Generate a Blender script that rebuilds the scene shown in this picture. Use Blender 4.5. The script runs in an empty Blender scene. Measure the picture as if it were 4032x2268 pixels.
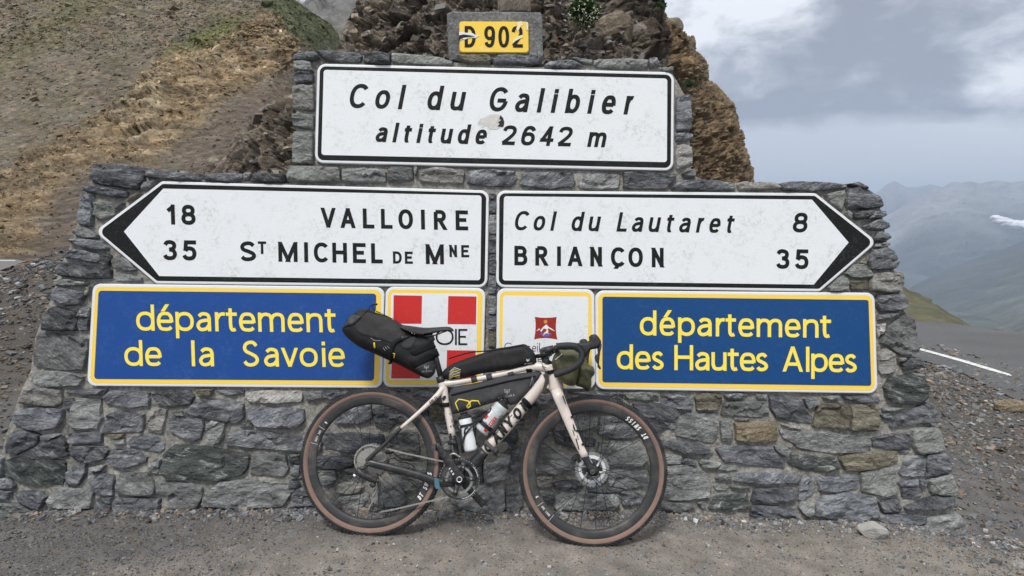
import bpy, math, random
import numpy as np
from math import sin, cos, radians, sqrt, pi, atan2, hypot
from mathutils import Vector
from mathutils.geometry import delaunay_2d_cdt
random.seed(7); RNG = np.random.default_rng(7)
S = bpy.context.scene
COL = S.collection
A_ = np.array

# ---------------------------------------------------------------- camera
# photograph coordinates are 4032 x 2268; every traced outline is turned into metres through this camera
FOC, CX, CY = 2817.0, 2016.0, 1134.0
PITCH, ROLL, CAM_H, CAM_D = radians(-5), radians(0.8), 1.49, 3.58
F_ = A_([0, cos(PITCH), sin(PITCH)]); R0 = A_([1., 0, 0]); U0 = np.cross(R0, F_)
R_ = R0 * cos(ROLL) + U0 * sin(ROLL); U_ = -R0 * sin(ROLL) + U0 * cos(ROLL)
CAM = A_([0, -CAM_D, CAM_H])
cd = bpy.data.cameras.new('camera'); cam = bpy.data.objects.new('camera', cd); COL.objects.link(cam)
from mathutils import Matrix
cam.matrix_world = Matrix([[R_[i], U_[i], -F_[i], CAM[i]] for i in range(3)] + [[0, 0, 0, 1]])
cd.sensor_width = 36; cd.lens = FOC * 36 / 4032; cd.clip_start = 0.05; cd.clip_end = 90000
S.camera = cam
S.view_settings.view_transform = 'Standard'; S.view_settings.look = 'None'
S.view_settings.exposure = 0.83; S.view_settings.gamma = 1; S.view_settings.use_curve_mapping = False

# ---------------------------------------------------------------- sky and sun (overcast)
SUN_EL, SUN_AZ = radians(54), radians(200)      # azimuth clockwise from +Y: behind the camera, a little left
w = bpy.data.worlds.new('World'); S.world = w; w.use_nodes = True
nt = w.node_tree; nt.nodes.clear()
def N(t, tree=None, **kw):
    n = (tree or nt).nodes.new(t)
    for k, v in kw.items():
        if k.startswith('i_'):
            key = k[2:]
            key = int(key) if key.isdigit() else key
            n.inputs[key].default_value = v
        else: setattr(n, k, v)
    return n
def LK(a, b, tree=None): (tree or nt).links.new(a, b)
def mathn(op, a, b=None, tree=None, clamp=False):
    n = N('ShaderNodeMath', tree, operation=op, use_clamp=clamp)
    for i, v in enumerate((a, b)):
        if v is None: continue
        if isinstance(v, (int, float)): n.inputs[i].default_value = v
        else: LK(v, n.inputs[i], tree)
    return n.outputs[0]
def mixc(f, a, b, tree=None, mode='MIX'):
    n = N('ShaderNodeMix', tree, data_type='RGBA', blend_type=mode)
    for sock, v in ((n.inputs[0], f), (n.inputs[6], a), (n.inputs[7], b)):
        if isinstance(v, (int, float)): sock.default_value = v
        elif isinstance(v, tuple): sock.default_value = v if len(v) == 4 else v + (1,)
        else: LK(v, sock, tree)
    return n.outputs[2]
def ramp(v, stops, tree=None, interp='LINEAR'):
    n = N('ShaderNodeValToRGB', tree); n.color_ramp.interpolation = interp
    e = n.color_ramp.elements
    while len(e) < len(stops): e.new(0.5)
    for k, (p, c) in enumerate(stops):
        e[k].position = p
        e[k].color = (c, c, c, 1) if isinstance(c, (int, float)) else (tuple(c) + (1,))[:4]
    if v is not None: LK(v, n.inputs[0], tree)
    return n.outputs[0]
tc = N('ShaderNodeTexCoord'); sep = N('ShaderNodeSeparateXYZ'); LK(tc.outputs['Generated'], sep.inputs[0])
X_, Y_, Z_ = sep.outputs
az = mathn('ARCTAN2', X_, Y_)                      # azimuth, 0 ahead, + to the right
el = mathn('ARCSINE', Z_)
def vec(x, y, z):
    c = N('ShaderNodeCombineXYZ')
    for i, v in enumerate((x, y, z)):
        if isinstance(v, (int, float)): c.inputs[i].default_value = v
        else: LK(v, c.inputs[i])
    return c.outputs[0]
# cloud layer seen from below: stretch along the horizon
inv = mathn('DIVIDE', 1.0, mathn('ADD', mathn('MAXIMUM', Z_, 0.0), 0.13))
cv = vec(mathn('MULTIPLY', X_, inv), mathn('MULTIPLY', Y_, inv), 0.0)
n1 = N('ShaderNodeTexNoise', i_Scale=0.9, i_Detail=8.0, i_Roughness=0.52, i_Distortion=0.35); LK(cv, n1.inputs['Vector'])
n2 = N('ShaderNodeTexNoise', i_Scale=10.0, i_Detail=8.0, i_Roughness=0.6, i_Distortion=0.35)
LK(vec(az, mathn('MULTIPLY', el, 1.9), 2.3), n2.inputs['Vector'])
n3 = N('ShaderNodeTexNoise', i_Scale=3.4, i_Detail=6.0, i_Roughness=0.55, i_Distortion=0.3)
LK(vec(az, mathn('MULTIPLY', el, 1.7), 7.7), n3.inputs['Vector'])
def blob(a0, e0, ra, re):
    da = mathn('DIVIDE', mathn('SUBTRACT', az, a0), ra); de = mathn('DIVIDE', mathn('SUBTRACT', el, e0), re)
    d2 = mathn('ADD', mathn('MULTIPLY', da, da), mathn('MULTIPLY', de, de))
    return mathn('EXPONENT', mathn('MULTIPLY', d2, -1.0))
# cloud density: a grey mass with a lower edge at about 7.5 degrees, torn and bright on the right
edge = mathn('MULTIPLY', mathn('SUBTRACT', mathn('ADD', el, mathn('MULTIPLY', mathn('SUBTRACT', n2.outputs[0], 0.5), 0.06)), 0.122), 42.0, clamp=False)
edge = mathn('MINIMUM', mathn('MAXIMUM', edge, 0.0), 1.0)
body = mathn('ADD', mathn('MULTIPLY', n1.outputs[0], 0.42), mathn('MULTIPLY', n2.outputs[0], .22))
body = mathn('ADD', body, mathn('MULTIPLY', n3.outputs[0], 0.85))
body = mathn('ADD', body, mathn('MULTIPLY', blob(0.42, 0.20, 0.16, 0.055), 0.26))
body = mathn('ADD', body, mathn('MULTIPLY', blob(0.34, 0.15, 0.15, 0.028), 0.20))
body = mathn('SUBTRACT', body, mathn('MULTIPLY', blob(0.62, 0.17, 0.075, 0.05), 0.34))
body = mathn('SUBTRACT', body, mathn('MULTIPLY', blob(0.24, 0.24, 0.10, 0.10), 0.11))
body = mathn('ADD', body, mathn('MULTIPLY', mathn('SUBTRACT', n2.outputs[0], 0.5), 0.66))
body = mathn('SUBTRACT', body, .10)
cl = ramp(body, [(0.48, (.62, .635, .66)), (0.58, (.45, .468, .50)), (0.69, (.285, .303, .342)), (0.80, (.20, .215, .25))])
low = ramp(mathn('MULTIPLY', el, 1.0), [(0.0, (.52, .545, .575)), (0.05, (.485, .515, .55)), (0.13, (.43, .458, .495))])
low = mixc(blob(0.66, 0.10, 0.16, 0.10), low, (.50, .515, .55))
cloud = mixc(edge, low, cl)
# towards the zenith the overcast brightens, as an overcast sky does
up = ramp(Z_, [(0.30, 0.0), (0.95, 1.0)])
cloud = mixc(mathn('MULTIPLY', up, 0.85), cloud, mixc(n1.outputs[0], (1.08, 1.09, 1.11), (.82, .84, .87)))
sky = N('ShaderNodeTexSky', sky_type='NISHITA', sun_disc=False, sun_elevation=SUN_EL, sun_rotation=SUN_AZ, altitude=2600)
bg1 = N('ShaderNodeBackground', i_Strength=0.07); LK(sky.outputs[0], bg1.inputs[0])
bg2 = N('ShaderNodeBackground', i_Strength=1.0); LK(cloud, bg2.inputs[0])
mx = N('ShaderNodeMixShader', i_Fac=0.93); LK(bg1.outputs[0], mx.inputs[1]); LK(bg2.outputs[0], mx.inputs[2])
wo = N('ShaderNodeOutputWorld'); LK(mx.outputs[0], wo.inputs[0])
sl = bpy.data.lights.new('sun', 'SUN'); sl.energy = 1.5; sl.angle = radians(12); sl.color = (1, .965, .91)
so = bpy.data.objects.new('sun', sl); COL.objects.link(so)
sd = Vector((sin(SUN_AZ) * cos(SUN_EL), cos(SUN_AZ) * cos(SUN_EL), sin(SUN_EL)))
so.rotation_euler = sd.to_track_quat('Z', 'Y').to_euler(); so.location = (0, 0, 30)
S.cycles.volume_bounces = 0; S.cycles.max_bounces = 6; S.cycles.transparent_max_bounces = 8

# ---------------------------------------------------------------- geometry helpers
def ray(x, y): return F_ + R_ * ((x - CX) / FOC) - U_ * ((y - CY) / FOC)
def at_depth(x, y, d): return CAM + ray(x, y) * d
def hitg(x, y):
    P = hitz(x, y, 0.)
    for _ in range(8): P = hitz(x, y, float(ground_z(P[0], P[1])))
    return P
def hit(x, y, p0, n):
    d = ray(x, y); return CAM + d * (((p0 - CAM) @ n) / (d @ n))
def hitz(x, y, z=0.): return hit(x, y, A_([0, 0, z]), A_([0, 0, 1.]))
BAT = radians(9)                                    # the wall face leans back
WN = A_([0, -cos(BAT), sin(BAT)]); WU = A_([0, sin(BAT), cos(BAT)])
def w2(x, y, h=0.):                                  # photo point on the wall plane -> (X, s)
    P = hit(x, y, WN * h, WN); return (P[0], P @ WU)
def W3(p, h=0.): return A_([p[0], 0, 0]) + WU * p[1] + WN * h
WL = {}                                             # world origin of each object
def mk(name, V, Fc, mat, parent=None, smooth=False, label=None, cat=None, kind=None, group=None, origin=None):
    V = np.asarray(V, float)
    c = V.mean(0) if origin is None else A_(origin, float)
    me = bpy.data.meshes.new(name)
    me.from_pydata((V - c).tolist(), [], Fc if isinstance(Fc, list) else Fc.tolist())
    me.materials.append(mat)
    if smooth: me.polygons.foreach_set('use_smooth', [True] * len(me.polygons))
    me.update()
    o = bpy.data.objects.new(name, me); COL.objects.link(o)
    o.location = c - (WL[parent.name] if parent else 0)
    if parent: o.parent = parent
    WL[o.name] = c
    tag(o, label, cat, kind, group); return o
def tag(o, label=None, cat=None, kind=None, group=None):
    for k, v in (('label', label), ('category', cat), ('kind', kind), ('group', group)):
        if v: o[k] = v
def empty(name, loc, label, cat, group=None, kind=None):
    o = bpy.data.objects.new(name, None); COL.objects.link(o); o.location = loc; o.empty_display_size = .1
    WL[o.name] = A_(loc, float); tag(o, label, cat, kind, group); return o
class MB:
    def __init__(s): s.V = []; s.F = []; s.n = 0
    def add(s, V, F):
        V = np.asarray(V, float).reshape(-1, 3); s.V.append(V); s.F += [tuple(i + s.n for i in f) for f in F]; s.n += len(V)
    def build(s, name, mat, parent=None, **kw): return mk(name, np.concatenate(s.V), s.F, mat, parent, **kw)
def unit(v): v = np.asarray(v, float); return v / np.linalg.norm(v)
def catmull(P, n=6, closed=False):
    P = [A_(p, float) for p in P]; m = len(P); out = []
    for i in range(m if closed else m - 1):
        p0 = P[(i - 1) % m] if closed or i > 0 else P[0] * 2 - P[1]
        p1 = P[i]; p2 = P[(i + 1) % m]
        p3 = P[(i + 2) % m] if closed or i + 2 < m else P[-1] * 2 - P[-2]
        for k in range(n):
            t = k / n
            out.append(.5 * (2 * p1 + (p2 - p0) * t + (2 * p0 - 5 * p1 + 4 * p2 - p3) * t * t + (3 * p1 - p0 - 3 * p2 + p3) * t ** 3))
    if not closed: out.append(P[-1])
    return out
def tube(P, r, seg=10, flat=1.0, ref=None, closed=False, caps=True):
    """swept tube; r scalar or per-point; flat scales the radius along ref (lateral)"""
    P = [A_(p, float) for p in P]; m = len(P); r = np.full(m, r, float) if np.isscalar(r) else np.asarray(r, float)
    V = []; F = []
    for i in range(m):
        a = P[(i + 1) % m] if closed or i < m - 1 else P[i]; b = P[i - 1] if closed or i > 0 else P[i]
        t = unit(a - b)
        if ref is None:
            rr = A_([0, 0, 1.]) if abs(t[2]) < .95 else A_([1., 0, 0])
            if i == 0: q = unit(np.cross(t, rr))
            else: q = unit(q - t * (q @ t))
        else: q = unit(ref - t * (ref @ t))
        q2 = np.cross(t, q)
        for k in range(seg):
            a_ = 2 * pi * k / seg
            V.append(P[i] + q * cos(a_) * r[i] * flat + q2 * sin(a_) * r[i])
    for i in range(m if closed else m - 1):
        j = (i + 1) % m
        for k in range(seg): F.append((i * seg + k, i * seg + (k + 1) % seg, j * seg + (k + 1) % seg, j * seg + k))
    if caps and not closed:
        F.append(tuple(range(seg - 1, -1, -1))); F.append(tuple((m - 1) * seg + k for k in range(seg)))
    return V, F
def inside(p, poly):
    x, y = p; c = False; n = len(poly); j = n - 1
    for i in range(n):
        xi, yi = poly[i]; xj, yj = poly[j]
        if (yi > y) != (yj > y) and x < (xj - xi) * (y - yi) / (yj - yi) + xi: c = not c
        j = i
    return c
def edge_d(p, P):
    """distance of points p (n,2) to closed polygon P (m,2)"""
    p = np.atleast_2d(p); A = P; B = np.roll(P, -1, 0); d = B - A
    t = ((p[:, None] - A) * d).sum(2) / np.maximum((d * d).sum(1), 1e-12); t = t.clip(0, 1)
    q = A + d * t[..., None]; return np.sqrt(((p[:, None] - q) ** 2).sum(2)).min(1)
def resample(P, g):
    out = []
    for i in range(len(P)):
        a = P[i]; b = P[(i + 1) % len(P)]; n = max(1, int(round(np.linalg.norm(b - a) / g)))
        out += [a + (b - a) * k / n for k in range(n)]
    return A_(out)
def fill2d(P, g, jit=.25, inset=None, rng=random):
    """triangulated polygon with interior grid: returns (verts2d, tris, number of boundary verts)"""
    P = A_(P, float); B = resample(P, g); nb = len(B); area = sum(P[i][0] * P[(i + 1) % len(P)][1] - P[(i + 1) % len(P)][0] * P[i][1] for i in range(len(P)))
    if area < 0: B = B[::-1]
    pts = []
    if inset:
        T = np.roll(B, -1, 0) - np.roll(B, 1, 0); T /= np.linalg.norm(T, axis=1)[:, None] + 1e-9
        I = B + np.stack([-T[:, 1], T[:, 0]], 1) * inset
        ok = edge_d(I, B) > inset * .8
        pts += [q for q, k in zip(I, ok) if k and inside(q, B)]
    lo = B.min(0); hi = B.max(0); gx = np.arange(lo[0] + g * .5, hi[0], g); gy = np.arange(lo[1] + g * .5, hi[1], g)
    G = A_([[x + rng.uniform(-jit, jit) * g, y + rng.uniform(-jit, jit) * g] for x in gx for y in gy])
    if len(G):
        d = edge_d(G, B); mn = (inset * 1.7 if inset else g * .45)
        pts += [q for q, k in zip(G, d) if k > mn and inside(q, B)]
    allp = [Vector(p) for p in B] + [Vector(p) for p in pts]
    v, e, f, ov, oe, of = delaunay_2d_cdt(allp, [(i, (i + 1) % nb) for i in range(nb)], [], 1, 1e-7)
    v = A_([tuple(q) for q in v]); isb = A_([any(k < nb for k in o) if o else False for o in ov])
    return v, [tuple(t) for t in f], isb, B
# ---- noise
_perm = RNG.permutation(256).astype(np.int64); _perm = np.concatenate([_perm, _perm, _perm])
_grad = RNG.normal(size=(256, 3)); _grad /= np.linalg.norm(_grad, axis=1)[:, None]
def pnoise(P):
    P = np.asarray(P, float); i = np.floor(P).astype(np.int64); f = P - i; i &= 255
    u = f * f * f * (f * (f * 6 - 15) + 10); out = 0
    for dx in (0, 1):
        for dy in (0, 1):
            for dz in (0, 1):
                h = _perm[_perm[_perm[i[..., 0] + dx] + i[..., 1] + dy] + i[..., 2] + dz]
                g = _grad[h]; d = f - A_([dx, dy, dz])
                wx = u[..., 0] if dx else 1 - u[..., 0]; wy = u[..., 1] if dy else 1 - u[..., 1]; wz = u[..., 2] if dz else 1 - u[..., 2]
                out = out + wx * wy * wz * (g * d).sum(-1)
    return out * 1.6
def fbm(P, o=5, rough=.5, ridge=False):
    P = np.asarray(P, float); a = 1.; s = 0; t = 0
    for k in range(o):
        n = pnoise(P * 2 ** k + k * 17.3)
        if ridge: n = 1 - 2 * np.abs(n)
        s = s + n * a; t += a; a *= rough
    return s / t
def cells(P):
    """jittered-grid cells: (tilted facet height, distance to the nearest crack, random value)"""
    P = np.asarray(P, float); sh_ = P.shape[:-1]; P = P.reshape(-1, 3); i0 = np.floor(P).astype(np.int64); F1 = np.full(len(P), 9.); F2 = np.full(len(P), 9.); H = np.zeros(len(P), np.int64); D = np.zeros((len(P), 3))
    for dx in (-1, 0, 1):
        for dy in (-1, 0, 1):
            for dz in (-1, 0, 1):
                c = i0 + A_([dx, dy, dz]); k = c & 255; h = _perm[_perm[_perm[k[:, 0]] + k[:, 1]] + k[:, 2]]
                s_ = c + np.stack([_perm[h] / 255., _perm[h + 57] / 255., _perm[h + 131] / 255.], 1); d = P - s_; r = np.sqrt((d * d).sum(1))
                n = r < F1; F2 = np.where(n, F1, np.minimum(F2, r)); H = np.where(n, h, H); D = np.where(n[:, None], d, D); F1 = np.where(n, r, F1)
    rv = _perm[H + 200] / 255.
    return (rv - .5 + (D * _grad[H]).sum(1) * .9).reshape(sh_), (F2 - F1).reshape(sh_), (_perm[H + 91] / 255.).reshape(sh_)
def sm(a, b, x): t = np.clip((x - a) / (b - a), 0, 1); return t * t * (3 - 2 * t)

# ---------------------------------------------------------------- materials
def newmat(name):
    m = bpy.data.materials.new(name); m.use_nodes = True; t = m.node_tree
    return m, t, t.nodes['Principled BSDF']
def plain(name, col, rough=.5, metal=0., noise=.12, nscale=60., bump=.0, coat=0., bscale=None, dirt=None, spec=.35):
    m, t, b = newmat(name)
    tcn = N('ShaderNodeTexCoord', t)
    nz = N('ShaderNodeTexNoise', t, i_Scale=nscale, i_Detail=5.0, i_Roughness=.6); LK(tcn.outputs['Object'], nz.inputs['Vector'], t)
    c = mixc(nz.outputs[0], tuple(x * (1 - noise) for x in col), tuple(min(1, x * (1 + noise)) for x in col), t)
    if dirt:
        n2_ = N('ShaderNodeTexNoise', t, i_Scale=dirt[1], i_Detail=6.0, i_Roughness=.65); LK(tcn.outputs['Object'], n2_.inputs['Vector'], t)
        c = mixc(mathn('MULTIPLY', ramp(n2_.outputs[0], [(.48, 0.), (.68, 1.)], t), dirt[2], t), c, dirt[0], t)
    LK(c, b.inputs['Base Color'], t)
    b.inputs['Roughness'].default_value = rough; b.inputs['Metallic'].default_value = metal
    b.inputs['Specular IOR Level'].default_value = spec
    if coat: b.inputs['Coat Weight'].default_value = coat; b.inputs['Coat Roughness'].default_value = .15
    if bump:
        bn = N('ShaderNodeBump', t, i_Strength=bump, i_Distance=.003)
        nb_ = N('ShaderNodeTexNoise', t, i_Scale=bscale or nscale * 2, i_Detail=4.0); LK(tcn.outputs['Object'], nb_.inputs['Vector'], t)
        LK(nb_.outputs[0], bn.inputs['Height'], t); LK(bn.outputs[0], b.inputs['Normal'], t)
    return m
def stone_mat(name, dark, mid, light, vein=.25, veincol=(.42, .43, .42), stretch=(1., 1., 3.2), vscale=9.):
    """broken schist: foliation along a stretched noise, pale lichen and scuffs, rough fractured relief"""
    m, t, b = newmat(name)
    tcn = N('ShaderNodeTexCoord', t); oi = N('ShaderNodeObjectInfo', t)
    rot = N('ShaderNodeVectorRotate', t, rotation_type='Y_AXIS'); LK(tcn.outputs['Object'], rot.inputs['Vector'], t)
    LK(mathn('MULTIPLY', mathn('SUBTRACT', oi.outputs['Random'], .5, t), 1.3, t), rot.inputs['Angle'], t)
    mp = N('ShaderNodeMapping', t); LK(rot.outputs[0], mp.inputs[0], t); mp.inputs['Scale'].default_value = stretch
    ad = N('ShaderNodeVectorMath', t, operation='ADD'); LK(mp.outputs[0], ad.inputs[0], t)
    cb = N('ShaderNodeCombineXYZ', t); LK(mathn('MULTIPLY', oi.outputs['Random'], 37., t), cb.inputs[0], t); LK(mathn('MULTIPLY', oi.outputs['Random'], 91., t), cb.inputs[1], t)
    LK(cb.outputs[0], ad.inputs[1], t); v = ad.outputs[0]
    def nz(sc, d=6., r=.6, dist=0.):
        n = N('ShaderNodeTexNoise', t, i_Scale=sc, i_Detail=d, i_Roughness=r, i_Distortion=dist); LK(v, n.inputs['Vector'], t); return n.outputs[0]
    a = nz(7., 8., .65, .4); c = ramp(a, [(.30, dark), (.5, mid), (.72, light)], t)
    fine = nz(55., 6., .7); c = mixc(.8, c, ramp(fine, [(.30, .42), (.5, 1.), (.70, 1.75)], t), t, 'MULTIPLY')
    vn = nz(vscale, 8., .72, .9); c = mixc(mathn('MULTIPLY', ramp(vn, [(.54, 0.), (.62, 1.)], t), vein, t), c, veincol, t)
    sp = nz(110., 3., .6); c = mixc(mathn('MULTIPLY', ramp(sp, [(.62, 0.), (.72, 1.)], t), .45, t), c, (.45, .46, .44), t)
    k = mathn('ADD', mathn('MULTIPLY', oi.outputs['Random'], .75, t), .68, t); cc = N('ShaderNodeCombineColor', t)
    for i in range(3): LK(k, cc.inputs[i], t)
    c = mixc(1., c, cc.outputs[0], t, 'MULTIPLY')
    LK(c, b.inputs['Base Color'], t); b.inputs['Roughness'].default_value = .82; b.inputs['Specular IOR Level'].default_value = .35
    h = mathn('ADD', mathn('MULTIPLY', nz(16., 8., .7, .3), 1.0, t), mathn('MULTIPLY', nz(70., 5., .7), .35, t), t)
    bn = N('ShaderNodeBump', t, i_Strength=1., i_Distance=.028); LK(h, bn.inputs['Height'], t); LK(bn.outputs[0], b.inputs['Normal'], t)
    return m
M = {}
M['d'] = stone_mat('dark slate', (.044, .047, .052), (.122, .127, .136), (.30, .308, .32), .65)
M['b'] = stone_mat('blue grey slate', (.062, .066, .075), (.165, .173, .190), (.36, .372, .392), .65)
M['m'] = stone_mat('grey schist', (.095, .097, .095), (.225, .23, .224), (.44, .445, .433), .6)
M['g'] = stone_mat('pale green schist', (.12, .128, .118), (.22, .23, .212), (.35, .36, .34), .3)
M['w'] = stone_mat('pale quartzite', (.21, .20, .18), (.31, .30, .275), (.46, .45, .42), .3, (.6, .6, .57))
M['t'] = stone_mat('tan sandstone', (.12, .110, .080), (.21, .190, .14), (.33, .305, .235), .5, (.36, .34, .27))
M['T'] = stone_mat('ochre sandstone', (.12, .098, .065), (.205, .168, .112), (.31, .262, .185), .4, (.34, .29, .2))
M['v'] = stone_mat('veined green serpentine', (.040, .048, .045), (.092, .104, .098), (.20, .212, .20), .95, (.44, .46, .43), (1, 1, 4.), 7.)
M['mortar'] = stone_mat('mortar', (.15, .142, .125), (.25, .238, .21), (.36, .345, .31), .15, (.34, .33, .30), (1, 1, 1), 12)
M['concrete'] = stone_mat('concrete', (.11, .112, .108), (.165, .167, .162), (.235, .238, .23), .12, (.33, .33, .32), (1, 1, 1), 20)
M['boulder'] = stone_mat('brown boulder', (.06, .046, .032), (.13, .102, .072), (.24, .20, .15), .3, (.34, .31, .25))

def attr_mat(name, rough=.9, nscale=30., amp=.35, bump=.6, bscale=18., bdist=.05, detail=8.):
    """colour comes from the mesh's own mineral/vegetation colour attribute, broken up by fine noise"""
    m, t, b = newmat(name)
    at = N('ShaderNodeAttribute', t, attribute_name='Col'); tcn = N('ShaderNodeTexCoord', t)
    n_ = N('ShaderNodeTexNoise', t, i_Scale=nscale, i_Detail=detail, i_Roughness=.7); LK(tcn.outputs['Object'], n_.inputs['Vector'], t)
    c = mixc(1., at.outputs['Color'], ramp(n_.outputs[0], [(.28, 1 - amp), (.5, 1.), (.74, 1 + amp * 1.6)], t), t, 'MULTIPLY')
    LK(c, b.inputs['Base Color'], t); b.inputs['Roughness'].default_value = rough; b.inputs['Specular IOR Level'].default_value = .2
    if bump:
        n2_ = N('ShaderNodeTexNoise', t, i_Scale=bscale, i_Detail=8.0, i_Roughness=.7); LK(tcn.outputs['Object'], n2_.inputs['Vector'], t)
        bn = N('ShaderNodeBump', t, i_Strength=bump, i_Distance=bdist); LK(n2_.outputs[0], bn.inputs['Height'], t); LK(bn.outputs[0], b.inputs['Normal'], t)
    return m
def set_col(o, C):
    C = np.clip(np.asarray(C, float), 0, 1); a = o.data.color_attributes.new('Col', 'FLOAT_COLOR', 'POINT')
    a.data.foreach_set('color', np.concatenate([C, np.ones((len(C), 1))], 1).ravel())
def grid_faces(nu, nv):
    i = np.arange(nu - 1); j = np.arange(nv - 1); I, J = np.meshgrid(i, j, indexing='ij'); a = (I * nv + J).ravel()
    return np.stack([a, a + nv, a + nv + 1, a + 1], 1)
def grid_mesh(name, P, C, mat, smooth=True, **kw):
    nu, nv = P.shape[:2]; V = P.reshape(-1, 3); c = V.mean(0)
    me = bpy.data.meshes.new(name); Fc = grid_faces(nu, nv)
    me.vertices.add(len(V)); me.vertices.foreach_set('co', (V - c).ravel())
    me.loops.add(Fc.size); me.polygons.add(len(Fc))
    me.loops.foreach_set('vertex_index', Fc.ravel()); me.polygons.foreach_set('loop_start', np.arange(len(Fc)) * 4)
    me.polygons.foreach_set('loop_total', np.full(len(Fc), 4)); me.update(calc_edges=True)
    if smooth: me.polygons.foreach_set('use_smooth', [True] * len(Fc))
    me.materials.append(mat); o = bpy.data.objects.new(name, me); COL.objects.link(o)
    par = kw.pop('parent', None); o.location = c - (WL[par.name] if par else 0)
    if par: o.parent = par
    WL[o.name] = c
    set_col(o, C.reshape(-1, 3)); tag(o, **kw); return o
_cube = A_([[x, y, z] for x in (-1, 1) for y in (-1, 1) for z in (-1, 1)], float)
_cf = A_([[0, 1, 3, 2], [4, 6, 7, 5], [0, 4, 5, 1], [2, 3, 7, 6], [0, 2, 6, 4], [1, 5, 7, 3]])
def chips(name, pos, size, cols, mat, flat=.5, rng=RNG, tilt=1.0, **kw):
    """many small angular stones in one mesh"""
    n = len(pos); J = rng.uniform(.45, 1.15, (n, 8, 3)) * _cube[None]
    sc = np.stack([rng.uniform(.7, 1.3, n), rng.uniform(.6, 1.1, n), rng.uniform(.5, 1., n) * flat], 1) * np.asarray(size).reshape(-1, 1) * .5
    V = J * sc[:, None]
    ax = rng.normal(size=(n, 3)) * A_([tilt, tilt, 1.]); ax /= np.linalg.norm(ax, axis=1)[:, None]
    an = rng.uniform(0, 2 * pi, n) * (1 if tilt >= 1 else 1)
    if tilt < 1:   # spin about z, then tip a little
        ca, sa = np.cos(an), np.sin(an); V = np.stack([V[..., 0] * ca[:, None] - V[..., 1] * sa[:, None], V[..., 0] * sa[:, None] + V[..., 1] * ca[:, None], V[..., 2]], -1)
        ax = rng.normal(size=(n, 3)); ax[:, 2] = 0; ax /= np.linalg.norm(ax, axis=1)[:, None]; an = rng.normal(size=n) * tilt
    K = np.zeros((n, 3, 3)); K[:, 0, 1] = -ax[:, 2]; K[:, 0, 2] = ax[:, 1]; K[:, 1, 0] = ax[:, 2]; K[:, 1, 2] = -ax[:, 0]; K[:, 2, 0] = -ax[:, 1]; K[:, 2, 1] = ax[:, 0]
    Rm = np.eye(3)[None] + np.sin(an)[:, None, None] * K + (1 - np.cos(an))[:, None, None] * (K @ K)
    V = np.einsum('nij,nkj->nki', Rm, V) + np.asarray(pos)[:, None]
    V = V.reshape(-1, 3); Fc = (_cf[None] + np.arange(n)[:, None, None] * 8).reshape(-1, 4); c = V.mean(0)
    me = bpy.data.meshes.new(name); me.vertices.add(len(V)); me.vertices.foreach_set('co', (V - c).ravel())
    me.loops.add(Fc.size); me.polygons.add(len(Fc)); me.loops.foreach_set('vertex_index', Fc.ravel())
    me.polygons.foreach_set('loop_start', np.arange(len(Fc)) * 4); me.polygons.foreach_set('loop_total', np.full(len(Fc), 4)); me.update(calc_edges=True)
    me.polygons.foreach_set('use_smooth', [False] * len(Fc))
    me.materials.append(mat); o = bpy.data.objects.new(name, me); COL.objects.link(o)
    par = kw.pop('parent', None); o.location = c - (WL[par.name] if par else 0)
    if par: o.parent = par
    WL[o.name] = c; set_col(o, np.repeat(cols, 8, 0)); tag(o, **kw); return o
# ---------------------------------------------------------------- ground
_bx = []; _bz = []
for q in [(-400, 2040), (0, 2030), (211, 2008), (625, 2012), (1124, 2004), (1990, 2016), (2600, 2017), (2989, 2047), (3295, 2050), (3478, 2061), (3623, 2078), (3803, 2111), (4100, 2150)]:
    a = w2(*q); _bx.append(a[0]); _bz.append(a[1])
def base_z(x): return np.interp(x, _bx, _bz)
def ground_z(x, y):
    x = np.asarray(x, float); y = np.asarray(y, float)
    z = base_z(x) * np.exp(-np.maximum(np.abs(y) - .1, 0) * 1.6)
    # scree bank rising behind and to the left of the wall
    bank = (.48 + .50 * (np.clip(x, -14, -2.2) + 6.9)); bank = np.clip(bank, .12, 1.9)
    m = sm(.0, 1., np.clip(y / 6.0, 0, 1)) * .45 + np.clip(y / 6.0, 0, 1) * .55
    fall = sm(6.2, 12., y)
    zl = bank * m * (1 - fall) + .2 * fall
    k = sm(-1.0, -2.6, x)
    mid = sm(.5, 1.4, y) * 1.2 * (1 - sm(1.6, 3.2, x)) * (1 - sm(5, 9, y))
    z = z + zl * k + mid * (1 - k)
    # right side: flat to the road, then the slope drops away beyond it
    rr = sm(1.5, 3.5, x)
    y0 = np.clip(8.5 - 1.27 * (x - 6.6), 4.5, 9.5); drop = -.35 * np.maximum(y - y0, 0) ** 1.1
    z = z + rr * drop
    return z
dirt = attr_mat('gravelly earth', .95, 190., .4, .7, 120., .006)
def strip(name, xs, ys, zf, cf, mat, **kw):
    X, Y = np.meshgrid(xs, ys, indexing='ij'); P = np.stack([X, Y, zf(X, Y)], -1); return grid_mesh(name, P, cf(P), mat, **kw)
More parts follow.
